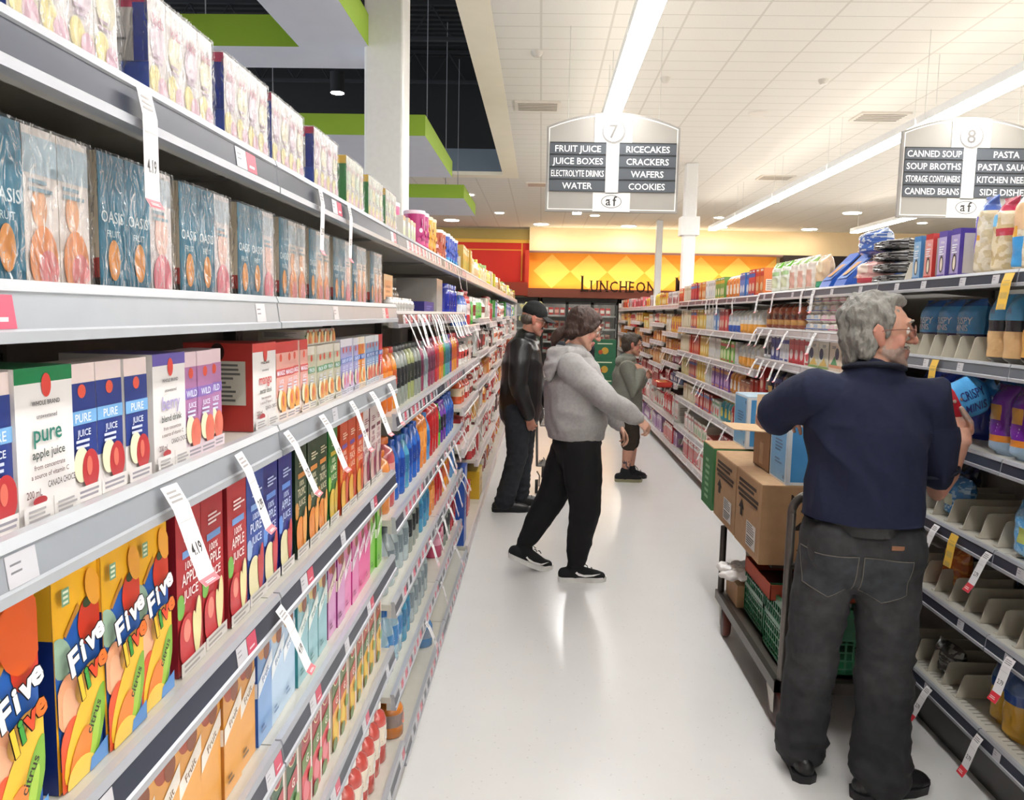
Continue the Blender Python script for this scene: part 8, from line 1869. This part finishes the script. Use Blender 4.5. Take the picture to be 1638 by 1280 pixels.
# ------------------------------------------------------------------ the meat coolers at the back
def cooler(x0, x1, label, filled):
    y0, y1 = 23.15, 23.9; w = x1 - x0
    t = empty('cooler_case', ((x0 + x1) / 2, y0, 0)); tag(t, label, 'cooler')
    X0, X1 = -w / 2, w / 2
    m = MB(); m.box(X0, 0.7, 0.0, X1, 0.74, 2.06, '#b9b4ac'); m.box(X0, 0, 0, X0 + 0.04, 0.7, 2.06, '#1a1716'); m.box(X1 - 0.04, 0, 0, X1, 0.7, 2.06, '#1a1716'); m.box(X0, 0, 0, X1, 0.7, 0.42, '#201c1a'); m.box(X0, 0.0, 1.94, X1, 0.7, 2.06, '#17120f')
    m.obj('cabinet', MATTE, t)
    for k, z in enumerate((0.82, 1.2, 1.58)):
        m = MB(); m.box(X0 + 0.04, 0.16, z - 0.02, X1 - 0.04, 0.68, z, '#d9d6cf'); m.box(X0 + 0.04, 0.15, z - 0.05, X1 - 0.04, 0.16, z, '#e6e3dc'); m.obj('shelf', PAINT, t)
    m = MB(); m.box(X0 + 0.05, 0.10, 1.90, X1 - 0.05, 0.14, 1.935, '#ffffff'); m.obj('lamp_tube', COOLER_LED, t)
    n = max(1, round(w / 0.75))
    for i in range(n):
        a, b = X0 + 0.03 + (w - 0.06) * i / n, X0 + 0.03 + (w - 0.06) * (i + 1) / n
        d = bpy.data.objects.new('glass_door', None); COL.objects.link(d); d.parent = t
        m = MB()
        for q in ((a, 0.43, a + 0.045, 1.94), (b - 0.045, 0.43, b, 1.94), (a, 0.43, b, 0.48), (a, 1.89, b, 1.94)): m.box(q[0], -0.03, q[1], q[2], -0.002, q[3], '#191615')
        m.obj('door_frame', PAINT, d)
        m = MB(); m.box(a + 0.045, -0.018, 0.48, b - 0.045, -0.012, 1.89, '#ffffff'); m.obj('pane', GLASS, d)
        m = MB(); m.tube([(b - 0.03, -0.05, 0.95), (b - 0.03, -0.05, 1.35)], 0.012, '#8d8a86', 8); m.obj('handle', STEEL, d)
    if filled:
        cols = ['#c23c38', '#b8403c', '#d8a08c', '#e6ddd2', '#a83430', '#d98a70']
        for s, z in enumerate((0.421, 0.821, 1.201, 1.581)):
            k = x0 + 0.13; i = 0
            while k < x1 - 0.12:
                i += 1; mm = 'meat%d' % rr.randrange(6)
                o = bpy.data.objects.new('meat_package', MEAT[rr.randrange(6)]); COL.objects.link(o); o.location = (k, y0 + 0.26, z); tag(o, 'wrapped luncheon meat package in the cooler, %s along the %s shelf' % (nth(i), ('bottom', 'second', 'third', 'top')[s]), 'meat package', 'luncheon meat packages in the cooler'); k += 0.165
MEAT = []
for i, (a, b) in enumerate((('#c23c38', '#e6ddd2'), ('#b8403c', '#f0e6d8'), ('#d8a08c', '#a83430'), ('#e6ddd2', '#c23c38'), ('#a83430', '#d8a08c'), ('#d98a70', '#8c2a26'))):
    m = MB(); m.rbox(-0.07, 0, 0, 0.07, 0.09, 0.21, 0.012, a); m.box(-0.055, -0.001, 0.06, 0.055, 0.004, 0.15, b); MEAT.append(m.mesh('meat_package', FOIL))
cooler(0.0, 2.22, 'black framed glass door cooler of luncheon meats in the back wall', True)
cooler(-2.42, -0.05, 'dark glass door cooler beside the red wall section', False)
cooler(2.30, 4.60, 'dark glass door cooler behind the end of the cracker gondola', False)

# green produce crates and a bouquet at the back of the aisle
for i in range(3):
    t = empty('produce_crate', (1.30, 16.25, i * 0.372)); tag(t, 'green printed produce carton stacked by the cracker gondola end, %s' % ('bottom one', 'middle one', 'top one')[i], 'crate', 'green produce cartons at the gondola end')
    m = MB(); m.box(-0.22, -0.2, 0, 0.22, 0.2, 0.37, '#2f6a4c', top='#24503a'); m.obj('box_body', KRAFT, t)
    m = MB(); m.art([('e', 0.5, 0.4, 0.16, 0.16, '#c9a03c'), ('lines', 0.15, 0.72, 0.85, 0.84, 1, '#c9d6b8'), ('e', 0.3, 0.32, 0.1, 0.1, '#b8502c')], flat(0.44, 0.37, -0.2), 0.44 / 0.37); m.obj('printing', CARD, t)
t = empty('flower_bucket', (-0.20, 21.0, 0)); tag(t, 'pale yellow flowers in a tall bucket near the back wall', 'flowers')
m = MB(); m.lathe([(0.16, 0), (0.2, 1.35)], '#4a5a4a', 18); m.obj('bucket', PLASTIC, t)
mb = MB()
for i in range(40): mb.ball((rr.uniform(-0.32, 0.32), rr.uniform(-0.2, 0.2), rr.uniform(1.42, 1.86)), rr.uniform(0.05, 0.085), '#ffffff', seg=8, rings=6)
skin_obj('blossoms', mb, 0.022, COTTON, t, '#e3dca0', 0, lambda p, n: 0.02 * noise.noise(V3(p) * 24))
# red tray of buns clipped to the cracker shelf
t = empty('display_tray', (1.42, 9.25, 0.80)); tag(t, 'red wire fronted tray with orange packs clipped to the cracker gondola', 'display tray')
m = MB(); m.box(-0.09, -0.2, 0, 0.09, 0.2, 0.008, '#b8302a'); 
for a in ((-0.09, -0.2, 0.09, -0.192), (-0.09, 0.192, 0.09, 0.2), (-0.09, -0.2, -0.082, 0.2), (0.082, -0.2, 0.09, 0.2)): m.box(a[0], a[1], 0, a[2], a[3], 0.06, '#c8362c')
m.obj('tray_body', PLASTIC, t)
for i in range(3):
    m = MB(); m.rbox(-0.06, -0.05, 0, 0.06, 0.05, 0.05, 0.015, '#dd7a3c'); o = m.obj('orange_pack', FOIL); o.location = (1.42, 9.13 + i * 0.115, 0.809); tag(o, 'orange pack in the red clipped tray, %s from the near end' % nth(i + 1), 'snack pack', 'orange packs in the red tray')
